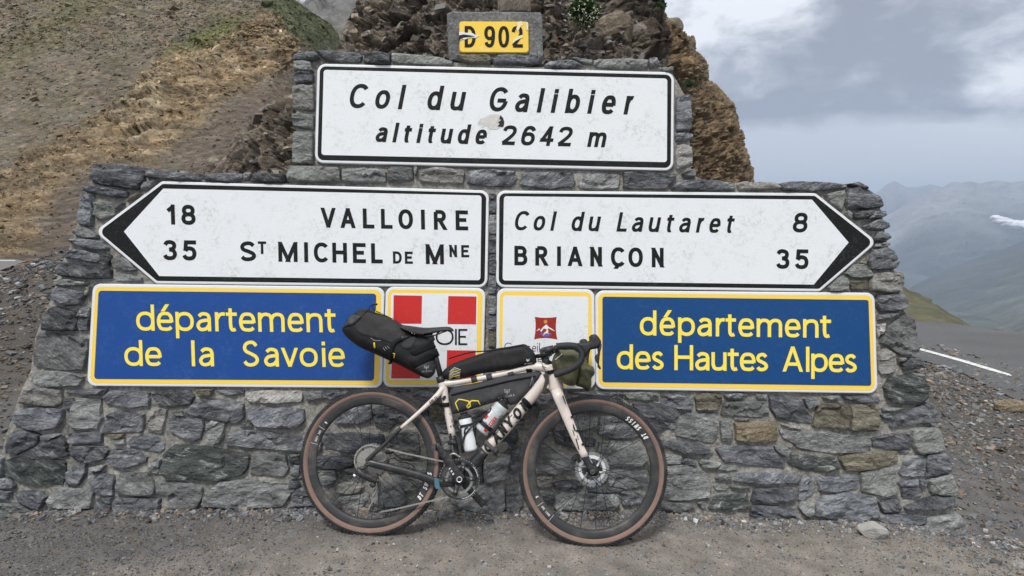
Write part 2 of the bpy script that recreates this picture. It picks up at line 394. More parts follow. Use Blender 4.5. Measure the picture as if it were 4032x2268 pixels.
def gcol(P):
    n = fbm(P * A_([1.3, 2.2, 1]), 5)[..., None]; n2_ = fbm(P * 9 + 3, 4)[..., None]
    brown = A_([.212, .190, .165]); grey = A_([.115, .110, .105]); left = 1.25 * sm(-.3, -2.0, P[..., 0])[..., None] + sm(2.2, 3.0, P[..., 0])[..., None]
    near = sm(-.30, -.02, P[..., 1])[..., None]
    k = np.clip(left * .8 + near * .7 + n * .9, 0, 1)
    c = brown * (1 - k) + grey * k
    bank = sm(.3, 2., P[..., 1])[..., None] * sm(-1.5, -2.4, P[..., 0])[..., None]
    c = c * (1 - bank) + A_([.075, .066, .057]) * bank
    vg = sm(2.6, 3.6, P[..., 0])[..., None]; c = c * (1 - vg) + A_([.082, .075, .068]) * vg
    cr = (sm(4.2, 5.6, P[..., 1]) * sm(-4.5, -5.2, P[..., 0]))[..., None]; c = c * (1 - cr) + A_([.20, .155, .10]) * cr
    return c * (1 + .55 * n2_)
def gz(X, Y):
    z = ground_z(X, Y); P = np.stack([X, Y, X * 0], -1)
    k_ = .06 + .94 * (1 - sm(2.6, 4., X))
    return z + k_ * fbm(P * 5, 5) * .012 + fbm(P * 1.2 + 5, 3) * .012 + fbm(P * 1.5, 4) * .10 * sm(.5, 3., Y) * (X < 2)
xs = np.concatenate([np.linspace(-14, -3.2, 90), np.linspace(-3.15, 3.4, 420), np.linspace(3.45, 14, 90)])
ys = np.concatenate([np.linspace(-14, -1.1, 34), np.linspace(-1.08, .6, 150), np.linspace(.65, 14, 170)])
strip('ground', xs, ys, gz, gcol, dirt, kind='structure', label='brown grey gravel earth around the foot of the stone wall')
# gravel: small angular stones lying on the earth (front strip dense, banks coarser)
peb = attr_mat('gravel stones', .9, 60., .15, 0)
def stone_cols(n, warm=.35, dark=1.):
    g = np.clip(RNG.normal(.175, .055, n), .05, .5)[:, None] * dark; t = RNG.uniform(0, 1, (n, 1)) < warm
    return np.where(t, g * A_([1.25, 1.0, .78]), g * A_([.98, 1.0, 1.03])) + (RNG.uniform(0, 1, (n, 1)) < .04) * .22
n = 52000; x = RNG.uniform(-2.9, 3.1, n); y = -1.05 + 1.1 * RNG.uniform(0, 1, n) ** .85
keep = (RNG.uniform(0, 1, n) < .50 + .5 * sm(-.28, -.05, y) + .5 * sm(-.8, -1.6, x) + .2 * fbm(np.stack([x * 2, y * 3, y * 0], -1), 3)) ; x, y = x[keep], y[keep]
sz = np.clip(RNG.lognormal(-5.22, .42, len(x)), .003, .026) * (1 + .35 * sm(-.22, -.03, y))
z = ground_z(x, y) + fbm(np.stack([x, y, x * 0], -1) * 5, 5) * .012 + fbm(np.stack([x, y, x * 0], -1) * 1.2 + 5, 3) * .012
chips('gravel', np.stack([x, y, z + sz * .12], 1), sz, stone_cols(len(x), .32) * (1 - .38 * sm(-.3, -2., x) - .25 * sm(1.6, 2.6, x))[:, None] * (1 + .25 * sm(-.2, 0, y))[:, None], peb, .7, kind='stuff', label='loose grey and brown gravel strewn before the wall')
n_ = 420; x_ = RNG.uniform(-2.7, 2.9, n_); y_ = -.01 - np.abs(RNG.normal(0, .07, n_)); s2 = RNG.uniform(.014, .034, n_)
chips('gravel_lumps', np.stack([x_, y_, ground_z(x_, y_) + s2 * .15], 1), s2, stone_cols(n_, .3) * 1.1, peb, .7, kind='stuff', label='larger loose stones gathered along the foot of the wall')
# scree on the left bank and right verge
def scree(name, n, xr, yr, smin, smed, warm, dark, label, seedpow=1.):
    x = RNG.uniform(*xr, n); y = yr[0] + (yr[1] - yr[0]) * RNG.uniform(0, 1, n) ** seedpow
    s_ = np.clip(RNG.lognormal(math.log(smed), .5, n), smin, smed * 3.2) * (0.7 + .1 * np.maximum(y, 0))
    chips(name, np.stack([x, y, gz(x, y) + s_ * .12], 1), s_, stone_cols(n, warm, dark), peb, .5, tilt=.5, kind='stuff', label=label)
scree('scree', 42000, (-8.5, -2.1), (.0, 7.2), .010, .022, .38, .66, 'dark broken shale covering the bank left of the wall')
scree('verge_stones', 26000, (2.1, 5.6), (-.6, 6.0), .006, .019, .4, .85, 'loose shale chips on the verge between wall and road')

# ---------------------------------------------------------------- patches laid out from traced skylines, at real distances
def patch(rows, nu, nv):
    """rows: list (bottom to top) of lists of (px, py, distance); bilinear/catmull lofted to a nu x nv grid of world points"""
    R = []
    for r in rows:
        r = A_(r, float); t = np.linspace(0, 1, len(r)); T = np.linspace(0, 1, nu); R.append(np.stack([np.interp(T, t, r[:, k]) for k in range(3)], 1))
    R = A_(R); t = np.linspace(0, 1, len(R)); T = np.linspace(0, 1, nv)
    G = np.zeros((nu, nv, 3))
    for k in range(3):
        for i in range(nu): G[i, :, k] = np.interp(T, t, R[:, i, k])
    return G
def smooth1(G, n, axis):
    for _ in range(n):
        H = G.copy(); sl_ = [slice(None)] * 3
        a = np.roll(G, 1, axis); b = np.roll(G, -1, axis); idx = [slice(None)] * G.ndim; idx[axis] = slice(1, -1); idx = tuple(idx)
        H[idx] = (a[idx] + 2 * G[idx] + b[idx]) / 4; G = H
    return G
def pxg(G): return CAM + (F_ + R_ * ((G[..., 0:1] - CX) / FOC) - U_ * ((G[..., 1:2] - CY) / FOC)) * G[..., 2:3]
def normals(P):
    a = np.gradient(P, axis=0); b = np.gradient(P, axis=1); n = np.cross(a, b); n /= np.linalg.norm(n, axis=-1)[..., None] + 1e-9
    s_ = np.sign((n * (CAM - P)).sum(-1))[..., None]; return n * s_
def polymask(G, poly, soft):
    """soft inside-mask of photo-space outline, evaluated on the patch"""
    P = A_(poly, float); q = G[..., :2].reshape(-1, 2); out = np.zeros(len(q)); d = np.zeros(len(q))
    x, y = q[:, 0], q[:, 1]; c = np.zeros(len(q), bool); j = len(P) - 1
    for i in range(len(P)):
        xi, yi = P[i]; xj, yj = P[j]
        with np.errstate(divide='ignore', invalid='ignore'):
            c ^= ((yi > y) != (yj > y)) & (x < (xj - xi) * (y - yi) / (yj - yi + 1e-12) + xi)
        j = i
    for k in range(0, len(q), 40000): d[k:k + 40000] = edge_d(q[k:k + 40000], P)
    d = np.where(c, d, -d).reshape(G.shape[:2]); return d
rockm = attr_mat('hillside rock and turf', .95, 1.6, .62, .9, 2.4, .4, 14.)
# hillside on the left
rows = []
xr = [(1085, 1345), (700, 1360), (400, 1360), (200, 1347), (145, 1327), (105, 1300), (61, 1231), (0, 1148), (-100, 1040), (-320, 860)]
for py, xR in xr:
    v = (1085 - py) / 1400.
    rows.append([(px, py + (px - 600) * -.02, 20 + 95 * v ** 1.15 + 26 * max(0, (400 - px) / 1500.) * v + (30 * max(0, (px - 1000) / 350.) ** 2 * (1 if v > .4 else v / .4))) for px in np.linspace(-500, xR, 14)])
G = patch(rows, 560, 560); G = smooth1(smooth1(G, 10, 1), 10, 0)
P = pxg(G); Nn = normals(P); T1 = lambda pts: [(x / 1.8115, y / 1.8115) for x, y in pts]
orange_d = polymask(G, T1([(1950, 90), (2100, 260), (2120, 480), (1700, 640), (1400, 900), (1100, 1150), (650, 1180), (400, 1350), (200, 1800), (-300, 2100), (-300, 1500), (0, 1290), (150, 1130), (450, 980), (700, 850), (930, 680), (1080, 540), (1120, 430), (1400, 330), (1700, 220)]), 1)
qn = np.stack([G[..., 0] * .0042 + G[..., 1] * .0020, G[..., 1] * .009 - G[..., 0] * .0034, G[..., 0] * 0], -1)   # strata run up to the right
o_n = orange_d + 42 * fbm(qn * 3.1, 5)
orange = sm(-34, 34, o_n)
green_d = polymask(G, T1([(1740, 130), (1700, 210), (1500, 320), (1300, 350), (1180, 390), (1330, 290), (1500, 190)]), 1)
grass1 = sm(-40, 30, green_d + 55 * fbm(qn * 6, 4)) * .75
left_d = polymask(G, T1([(-400, 700), (0, 560), (350, 330), (700, 110), (1000, 0), (1200, -300), (600, -300), (300, 120), (0, 330), (-400, 600)]), 1)
grass2 = sm(-40, 60, left_d + 90 * fbm(qn * 3, 5)) * .6
right_d = polymask(G, T1([(1900, -200), (1880, 60), (1950, 110), (2120, 300), (2300, 400), (2500, 420), (2600, 200), (2100, -300)]), 1)
grass3 = sm(-16, 16, right_d + 20 * fbm(qn * 8, 4)) * .85
dark_d = polymask(G, T1([(2120, 560), (1750, 640), (1450, 900), (1200, 1120), (1350, 1250), (2300, 1300), (2400, 700)]), 1)
darks = sm(-40, 40, dark_d + 50 * fbm(qn * 4, 4))
low_d = polymask(G, T1([(640, 1200), (420, 1330), (250, 1700), (-300, 1900), (-300, 2100), (900, 2100), (900, 1200)]), 1)
darks = np.maximum(darks, sm(-30, 30, low_d + 60 * fbm(qn * 4 + 9, 4)))
nz1 = fbm(qn * A_([1, 3.2, 1]) * 1.5, 6, .55); nz2 = fbm(P * .35, 6, .6); nz3 = fbm(P * 1.5, 5, .6); strat = fbm(qn * A_([.7, 7., 1]) * 2.2, 5, .6)
c_scree = A_([.158, .124, .088]); c_grey = A_([.118, .102, .088]); c_or = A_([.148, .108, .064]); c_or2 = A_([.220, .166, .102]); c_gr = A_([.100, .094, .046]); c_gr2 = A_([.098, .112, .036]); c_dk = A_([.108, .086, .066])
e = lambda m: np.clip(m, 0, 1)[..., None]
C = c_scree * (1 - e(.5 + nz1)) + c_grey * e(.5 + nz1)
C = C * (1 - e(.32 + nz1 * 1.3 + .1) * .6) + c_gr * e(.32 + nz1 * 1.3 + .1) * .6
C = C * (1 - e(darks)) + c_dk * e(darks)
oc = c_or * (1 - e(.35 + nz2 + strat * .5)) + c_or2 * e(.35 + nz2 + strat * .5)
C = C * (1 - e(orange)) + oc * e(orange)
for g_, cc_ in ((grass2, c_gr), (grass1, c_gr2), (grass3, A_([.062, .072, .034]))): C = C * (1 - e(g_)) + cc_ * e(g_)
C = C * 1.16 * (1 + .55 * nz3[..., None] + .55 * nz2[..., None] + .35 * strat[..., None])
# relief: outcrop steps proud of the slope, vertical joints in the pale face
scale = (G[..., 2] / 40.)[..., None]
face_d = polymask(G, T1([(1080, 540), (1190, 560), (1200, 760), (1150, 950), (1040, 1040), (940, 1060), (900, 900), (800, 860), (930, 690)]), 1)
face = sm(-12, 12, face_d + 14 * fbm(qn * 9, 4))
joint = fbm(np.stack([G[..., 0] * .035, G[..., 1] * .006, G[..., 0] * 0], -1), 4, .6, ridge=True)
C = C * (1 - e(face * .6)) + A_([.25, .195, .125]) * (1 + .5 * nz3[..., None]) * e(face * .7)
blk_ = np.round(3.5 * fbm(qn * A_([1.2, 5., 1]) * 1.6 + 3, 4)) / 3.5
ch1, ce1, cr1 = cells(P * A_([.42, .42, .8])); ch2, ce2, cr2 = cells(P * A_([1.3, 1.3, 2.4]) + 31)
C = C * (1 + e(orange)[..., :] * (.5 * (cr1 - .5) + .5 * (cr2 - .5))[..., None])
stk = fbm(qn * A_([.5, 11., 1]) * 2.0 + 40, 5, .6); C = C * (1 + .30 * stk[..., None]) * (1 + A_([.12, .0, -.14]) * fbm(qn * 2.2 + 60, 4)[..., None])
disp = .28 * nz2 + .10 * nz3 + orange * (.50 * ch1 * (1 + face) + .20 * ch2 - .15 * sm(.12, 0, ce1)) + orange * (.45 + .35 * fbm(P * .3 + 7, 4, .5) + .22 * strat + .30 * blk_) + face * (.7 + .35 * joint)
Dd = Nn * A_([1, 1, .15]); Dd /= np.linalg.norm(Dd, axis=-1)[..., None]; Dd = Nn * (1 - orange[..., None]) + Dd * orange[..., None]; P = P + Dd * (disp[..., None] * scale * .5)
hill = grid_mesh('hillside', P, C, rockm, kind='structure', label='steep scree slope with ochre rock band and thin grass, left of the wall')
# loose rocks lying on the hillside
hm = attr_mat('hill stones', .95, 1.5, .3, .5, 3., .2)
iu = RNG.integers(5, 555, 24000); iv = RNG.integers(5, 555, 24000)
keepm = (RNG.uniform(0, 1, 24000) < .35 + .65 * orange[iu, iv]); iu, iv = iu[keepm], iv[keepm]
hs = np.clip(RNG.lognormal(math.log(.13), .5, len(iu)), .05, .7) * (G[iu, iv, 2] / 45.)
hc = C[iu, iv] * RNG.uniform(.85, 1.5, (len(iu), 1))
chips('hill_rubble', P[iu, iv] + A_([0, 0, .03]), hs, hc, hm, .6, kind='stuff', label='loose rubble scattered over the left hillside')
def lump(name, c, r, mat, parent=None, flat=.75, seed=0, det=2, col=None, amp=.28, cut=True, **kw):
    """an irregular faceted rock"""
    n = 14 if det < 2 else 24; V = []; Fc = []
    for i in range(n + 1):
        th = pi * i / n
        for j in range(2 * n): a = 2 * pi * j / (2 * n); V.append([sin(th) * cos(a), sin(th) * sin(a), cos(th)])
    V = A_(V); d = fbm(V * 1.1 + seed * 7.1, 4, .55) * amp * 1.6 + fbm(V * 4 + seed, 4, .6) * amp * .35
    rr = 1 + d
    if cut:
        rg = np.random.default_rng(seed)
        for _ in range(9):
            nn = unit(rg.normal(size=3)); h = rg.uniform(.62, .85); dt = V @ nn; lim = np.where(dt > .05, h / np.maximum(dt, .05), 9); rr = np.minimum(rr, lim * (1 + .12 * fbm(V * 5 + 2, 3)))
    V = V * rr[:, None] * A_(r if hasattr(r, '__len__') else [r, r, r * flat]) + A_(c)
    for i in range(n):
        for j in range(2 * n): Fc.append((i * 2 * n + j, i * 2 * n + (j + 1) % (2 * n), (i + 1) * 2 * n + (j + 1) % (2 * n), (i + 1) * 2 * n + j))
    return mk(name, V, Fc, mat, parent, smooth=False, **kw)
for k, (zx, zy, s_) in enumerate([(575, 178, 17), (1100, 105, 30), (660, 45, 40), (1340, 205, 30), (1560, 410, 45), (280, 520, 24), (800, 565, 24), (1880, 370, 50), (480, 610, 34), (1110, 470, 40)]):
    px, py = zx / 1.8115, zy / 1.8115
    j = np.unravel_index(np.argmin((G[..., 0] - px) ** 2 + (G[..., 1] - py) ** 2), G.shape[:2]); sc = s_ / 1.8115 / FOC * G[j][2] * .5
    lump('boulder', P[j] + A_([0, 0, sc * .1]), [sc * 1.3, sc, sc * .6], M['t' if k != 0 else 'w'], hill, seed=k + 3, det=1)
# far grey mountain and jagged peaks in the gap
mtn = attr_mat('far mountain rock', .95, .08, .35, .8, .12, 4.)
rows = [[(1150, 330, 260), (1300, 330, 250), (1500, 330, 250), (1700, 330, 260)], [(1170, 180, 330), (1290, 150, 300), (1400, 150, 300), (1700, 150, 300)],
        [(1195, 78, 420), (1260, 40, 380), (1330, 20, 350), (1700, 40, 340)], [(1205, 60, 440), (1262, 22, 400), (1305, -8, 380), (1345, -60, 380), (1420, -160, 400), (1700, -200, 400)]]
G = patch(rows, 160, 160); P = pxg(G); Nn = normals(P); nn = fbm(P * .02, 6, .6, ridge=True); n2_ = fbm(P * .08, 5, .6)
P = P + Nn * (nn * 10 + n2_ * 4)[..., None]
C = A_([.135, .130, .125]) * (1 + .5 * nn[..., None] + .5 * n2_[..., None]); C = C * (1 - e(sm(40, 260, G[..., 1]) * .35)) + A_([.10, .105, .06]) * e(sm(40, 260, G[..., 1]) * .35)
grid_mesh('far_slope', P, C, mtn, kind='structure', label='grey mountain flank seen between hillside and rock outcrop')
V = []; Fc = []
sk = [(1120, 60), (1135, -40), (1150, -30), (1158, 2), (1168, -20), (1180, -5), (1190, 12), (1197, 8), (1205, 20), (1212, 14), (1222, 22), (1232, 18), (1240, 30), (1246, 40), (1262, 62), (1290, 110)]
rows = [[(x, 170, 880) for x, y in sk], [(x, (y + 170) / 2, 900) for x, y in sk], [(x, y, 930) for x, y in sk], [(x, 170, 1000) for x, y in sk]]
G = patch(rows, 150, 60); P = pxg(G); nn = fbm(P * .04, 5, .6, ridge=True); P = P + A_([0, -1, 0]) * (nn * 16)[..., None]
grid_mesh('rock_peaks', P, A_([.24, .235, .23]) * (1 + .4 * nn[..., None]), mtn, kind='structure', label='small jagged grey rock peaks in the far gap')

# ---------------------------------------------------------------- rock outcrop behind the wall
outm = attr_mat('shale outcrop', .93, 14., .45, 1., 26., .05, 10.)
L = [(760, 690), (700, 800), (600, 905), (491, 985), (440, 1020), (390, 1130), (300, 1240), (198, 1335), (92, 1385), (0, 1432), (-120, 1470), (-220, 1600)]
Rr = [(760, 2972), (709, 2963), (613, 2944), (563, 2921), (497, 2913), (420, 2888), (375, 2850), (320, 2792), (259, 2783), (210, 2745), (150, 2735), (132, 2690), (94, 2640), (0, 2585), (-120, 2540), (-220, 2400)]
Ls = sorted((y, x) for y, x in L); Rs = sorted((y, x) for y, x in Rr)
rows = []
for py in np.linspace(760, -220, 50):
    xl = np.interp(py, [a for a, _ in Ls], [b for _, b in Ls]); xr_ = np.interp(py, [a for a, _ in Rs], [b for _, b in Rs])
    v = (760 - py) / 980.; row = []
    for u in np.linspace(0, 1, 60):
        px = xl + (xr_ - xl) * u; b_ = abs(2 * u - 1) ** 5
        d = 4.75 + 1.25 * v + 1.9 * b_ + .55 * sm(2450, 2750, px)          # the ochre cliff on the right stands a little further back
        d += 1.2 * (1 - sm(1000, 1500, px)) * (1 - v)
        row.append((px, py, float(d)))
    rows.append(row)
G = patch(rows, 620, 420); P = pxg(G); Nn = normals(P)
sh = P @ A_([[1, 0, .25], [0, 1, 0], [-.25, 0, 1]]).T
n1_ = fbm(P * 1.6, 6, .55); n2_ = fbm(sh * A_([3, 3, 14]), 5, .62); n3_ = fbm(sh * A_([10, 10, 34]), 4, .6); n4 = fbm(P * 3.2, 5, .6, ridge=True)
cl_ = sm(-40, 50, G[..., 0] - (2560 + .12 * (G[..., 1]) + 40 * fbm(P * 2.5, 3)))          # ochre cliff
fx = sm(0, .07, np.linspace(0, 1, 620))[:, None] * sm(0, .05, 1 - np.linspace(0, 1, 620))[:, None]
a1, b1_, r1 = cells(sh * A_([2.6, 2.6, 5.5])); a2, b2_, r2 = cells(sh * A_([7, 7, 15]) + 11); a3, b3_, r3 = cells(sh * A_([18, 18, 42]) + 5)
disp = (.20 * n1_ + .05 * n2_ + .018 * n3_ + .06 * n4 + .12 * a1 * (1 - .6 * cl_) + .045 * a2 * (1 - .5 * cl_) + .022 * a3 - .04 * sm(.10, 0, b1_) - .015 * sm(.12, 0, b2_)) * (.35 + .65 * fx)
# column of dark matted earth
pil = sm(-20, 25, polymask(G, [(2375, -220), (2390, 60), (2430, 120), (2480, 160), (2500, 240), (2570, 240), (2562, 60), (2590, -220)], 1))
disp = disp * (1 - .55 * pil) + .16 * pil + pil * .05 * fbm(P * A_([22, 22, 2.5]), 4, .6)
P = P + Nn * disp[..., None]
brown = A_([.225, .182, .138]); dk = A_([.100, .086, .072]); tan = A_([.20, .158, .115]); och = A_([.26, .180, .100]); och2 = A_([.145, .108, .070])
k1 = e(.5 + n1_ * .9 + n2_ * .9); C = dk * (1 - k1) + brown * k1; k2 = e((fbm(P * 2.3 + 9, 5) - .12) * 3.5 + n3_ * .8); C = C * (1 - .75 * k2) + tan * .75 * k2
ko = e(.45 + n1_ * 1.1 + n2_ * .6); C = C * (1 - e(cl_)) + (och * ko + och2 * (1 - ko)) * e(cl_)
C = C * (1 - e(pil)) + A_([.055, .043, .034]) * (1 + .7 * fbm(P * A_([25, 25, 3]), 3)[..., None]) * e(pil)
C = C * (1 + .5 * n3_[..., None]) * (1 + (.55 * (r1 - .5) + .8 * (r2 - .5) + .6 * (r3 - .5))[..., None] * (1 - .45 * cl_[..., None]))
C = C * (1 - e((r2 > .93) * (1 - cl_)) * .6) + A_([.26, .235, .20]) * e((r2 > .93) * (1 - cl_)) * .6
outc = grid_mesh('rock_outcrop', P, C, outm, smooth=False, kind='structure', label='craggy brown shale outcrop rising behind the sign wall')
iu = RNG.integers(8, 612, 5000); iv = RNG.integers(0, 415, 5000)
kk = (pil[iu, iv] < .3) & (RNG.uniform(0, 1, 5000) < 1 - .75 * cl_[iu, iv]); iu, iv = iu[kk], iv[kk]
fs = np.clip(RNG.lognormal(math.log(.034), .5, len(iu)), .012, .13)
fc = C[iu, iv] * .55 + .45 * stone_cols(len(iu), .35, .75) * RNG.uniform(.5, 1.5, (len(iu), 1))
chips('shale_fragment_layer', P[iu, iv] + Nn[iu, iv] * (fs * .12)[:, None], fs, fc, peb, .45, tilt=.6, parent=outc, kind='stuff')
def on_out(px, py):
    j = np.unravel_index(np.argmin((G[..., 0] - px) ** 2 + (G[..., 1] - py) ** 2), G.shape[:2]); return P[j], Nn[j], G[j][2]
for k, (x0, y0, x1, y1, mt) in enumerate([(1590, 25, 1650, 95, 'boulder'), (1555, 88, 1610, 140, 't'), (1428, 142, 1488, 182, 'T'), (1470, 180, 1520, 205, 'T'), (1395, 170, 1430, 205, 'w'), (1480, 60, 1530, 95, 'boulder'),
        (2350, 70, 2500, 225, 'boulder'), (2265, 165, 2300, 195, 'g'), (1010, 455, 1060, 510, 'boulder'), (1125, 600, 1000, 680, 'boulder'), (1500, 0, 1560, 40, 'T'), (1365, 110, 1410, 150, 'boulder'), (1520, 165, 1570, 205, 'boulder'), (820, 625, 870, 668, 't'), (2600, 90, 2680, 150, 'T'), (2740, 140, 2700, 230, 'T')]):
    p, nn, dd = on_out((x0 + x1) / 2, (y0 + y1) / 2); sx = abs(x1 - x0) / FOC * dd * .56; sz_ = abs(y1 - y0) / FOC * dd * .56
    lump('boulder', p + nn * sx * .15, [sx, (sx + sz_) * .42, sz_], M[mt], outc, seed=k + 20)

# ---------------------------------------------------------------- right: road, green hill, valley, ranges
asph = attr_mat('worn asphalt', .85, 45., .3, .5, 160., .004)
def road_sheet(name, px, z, mat, col, g=.12, **kw):
    pl = [hitz(x, y)[:2] for x, y in px]; v, f, isb, B = fill2d(pl, g * 3, .1)
    V = np.stack([v[:, 0], v[:, 1], ground_z(v[:, 0], v[:, 1]) + z], 1); o = mk(name, V, f, mat, smooth=True, **kw)
    c_ = A_(col) * (1 + .35 * fbm(V * 1.2, 5)[:, None]); set_col(o, c_); return o
road_sheet('road', [(3480, 1225), (3576, 1238), (3711, 1256), (4032, 1303), (4300, 1345), (5200, 1500), (5600, 2200), (4700, 1900), (4200, 1670), (3980, 1568), (3800, 1478), (3640, 1425), (3520, 1395)], .014, asph, (.098, .098, .099), kind='structure', label='grey asphalt road curving away right of the wall')
paint = plain('road paint', (.62, .63, .60), .8, noise=.2, nscale=15, dirt=((.2, .19, .18), 18, .5))
def line_px(name, q, z=.019):
    pl = [hitz(x, y)[:2] for x, y in q]; V = [(x, y, float(ground_z(x, y)) + z) for x, y in pl]; n_ = len(V) // 2
    return V, [(i, i + 1, len(V) - 2 - i, len(V) - 1 - i) for i in range(n_ - 1)]
mb = MB()
up_ = [(3560, 1362), (3621, 1376), (3700, 1397), (3800, 1425), (3900, 1455), (3975, 1479)]; dn_ = [(3985, 1488), (3900, 1466), (3800, 1435), (3700, 1406), (3621, 1384), (3560, 1369)]
mb.add(*line_px('a', up_ + dn_)); mb.add(*line_px('b', [(3590, 1255), (3650, 1262), (3712, 1270), (3712, 1273), (3650, 1265.5), (3590, 1258)]))
mb.build('road_marking', paint, kind='structure', label='white edge lines painted on the asphalt')
far_road = [hitz(x, y, .22) for x, y in [(-900, 1010), (60, 1022), (100, 1032), (60, 1045), (0, 1068), (-900, 1090)]]
o = mk('mountain_road', [p + A_([0, 0, .02]) for p in far_road], [(0, 1, 4, 5), (1, 2, 3, 4)], asph, kind='structure', label='strip of grey road below the hillside at far left'); set_col(o, [[.15, .145, .145]] * 6)
mb = MB(); q = [hitz(x, y, .246) for x, y in [(-900, 1013), (60, 1025), (60, 1027.5), (-900, 1016)]]; mb.add(q, [(0, 1, 2, 3)])
q = [hitz(x, y, .246) for x, y in [(-900, 1076), (0, 1062), (0, 1066), (-900, 1081)]]; mb.add(q, [(0, 1, 2, 3)]); mb.build('road_edge_line', paint, kind='structure', label='white edge lines of the far left road')
turf = attr_mat('alpine turf', .95, .8, .35, .6, 2., .3)
rows = [[(2300, 1400, 22), (3300, 1420, 22), (3500, 1400, 22), (3811, 1380, 23), (3900, 1395, 24)], [(2300, 1230, 28), (3300, 1250, 28), (3500, 1250, 28), (3720, 1272, 28), (3860, 1330, 28)], [(2300, 1040, 42), (2900, 1060, 42), (3300, 1095, 42), (3440, 1105, 42), (3549, 1135, 42), (3625, 1160, 42), (3707, 1214, 40), (3811, 1282, 36)], [(2300, 1160, 60), (3300, 1200, 60), (3549, 1230, 60), (3707, 1300, 60), (3811, 1380, 50)]]
G = patch(rows, 240, 90); P = pxg(G); nn = fbm(P * .5, 5); P = P + normals(P) * (nn * .35)[..., None]
C = A_([.082, .083, .052]) * (1 + .5 * nn[..., None]) ; C = C * (1 - e(.3 + fbm(P * .25, 4))) + A_([.135, .125, .07]) * e(.3 + fbm(P * .25, 4))
grid_mesh('grassy_knoll', P, C, turf, kind='structure', label='green grassy knoll beyond the road at right')
far = attr_mat('distant mountainside', .97, .0022, .3, .6, .004, 60., 10.)
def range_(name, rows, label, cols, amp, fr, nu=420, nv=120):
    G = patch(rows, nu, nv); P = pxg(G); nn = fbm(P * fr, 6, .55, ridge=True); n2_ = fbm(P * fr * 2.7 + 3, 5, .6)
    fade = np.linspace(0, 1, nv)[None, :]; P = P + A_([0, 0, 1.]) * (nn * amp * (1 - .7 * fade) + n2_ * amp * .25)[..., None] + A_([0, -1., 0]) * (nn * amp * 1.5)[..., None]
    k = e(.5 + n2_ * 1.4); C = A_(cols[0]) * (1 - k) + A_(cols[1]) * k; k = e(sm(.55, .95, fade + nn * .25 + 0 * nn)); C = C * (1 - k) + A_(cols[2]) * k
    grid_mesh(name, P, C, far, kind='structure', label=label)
top = lambda pts, d, dy=0: [(x, y + dy, d) for x, y in pts]
T3s = [(1300, 760), (1700, 800), (2100, 740), (2500, 790), (2900, 745), (3150, 790), (3350, 800), (3440, 765), (3480, 730), (3514, 716), (3565, 738), (3610, 738), (3652, 727), (3700, 742), (3740, 722), (3900, 735), (4200, 700), (4700, 690), (5300, 720)]
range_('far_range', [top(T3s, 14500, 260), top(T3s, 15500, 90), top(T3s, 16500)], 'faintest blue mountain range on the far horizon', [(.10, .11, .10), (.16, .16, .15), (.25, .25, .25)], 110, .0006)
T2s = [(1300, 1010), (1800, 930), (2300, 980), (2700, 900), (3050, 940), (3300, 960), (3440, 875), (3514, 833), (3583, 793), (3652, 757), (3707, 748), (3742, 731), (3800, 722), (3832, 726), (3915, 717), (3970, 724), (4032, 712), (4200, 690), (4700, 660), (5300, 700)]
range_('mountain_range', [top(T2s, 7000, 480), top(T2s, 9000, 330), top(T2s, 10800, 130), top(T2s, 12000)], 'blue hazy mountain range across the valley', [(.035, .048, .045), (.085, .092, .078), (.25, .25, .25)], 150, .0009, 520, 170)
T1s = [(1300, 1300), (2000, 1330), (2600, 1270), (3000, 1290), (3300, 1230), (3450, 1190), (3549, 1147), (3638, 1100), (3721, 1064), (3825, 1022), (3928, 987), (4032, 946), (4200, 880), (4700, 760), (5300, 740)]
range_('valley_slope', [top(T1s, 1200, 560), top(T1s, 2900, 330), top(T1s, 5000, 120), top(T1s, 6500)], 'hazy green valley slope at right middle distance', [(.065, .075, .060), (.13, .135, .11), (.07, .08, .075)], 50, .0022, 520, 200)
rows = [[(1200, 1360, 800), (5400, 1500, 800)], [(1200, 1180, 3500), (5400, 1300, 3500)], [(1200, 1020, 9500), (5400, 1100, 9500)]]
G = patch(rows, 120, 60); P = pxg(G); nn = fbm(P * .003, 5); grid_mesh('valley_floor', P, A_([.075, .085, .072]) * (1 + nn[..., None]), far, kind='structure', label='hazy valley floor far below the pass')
# everything else out to the horizon
mb = MB(); rr = [14, 60, 300, 2000, 12000, 25000]; zz = [-2., -9, -70, -500, -900, -900]
V = []; Fc = []
for k, r in enumerate(rr):
    for j in range(48): a = 2 * pi * j / 48; V.append([cos(a) * r, sin(a) * r, zz[k]])
for k in range(len(rr) - 1):
    for j in range(48): Fc.append((k * 48 + j, k * 48 + (j + 1) % 48, (k + 1) * 48 + (j + 1) % 48, (k + 1) * 48 + j))
o = mk('terrain', V, Fc, far, smooth=True, kind='structure', label='mountain terrain falling away on all sides to the horizon'); set_col(o, [[.10, .105, .07]] * len(V))
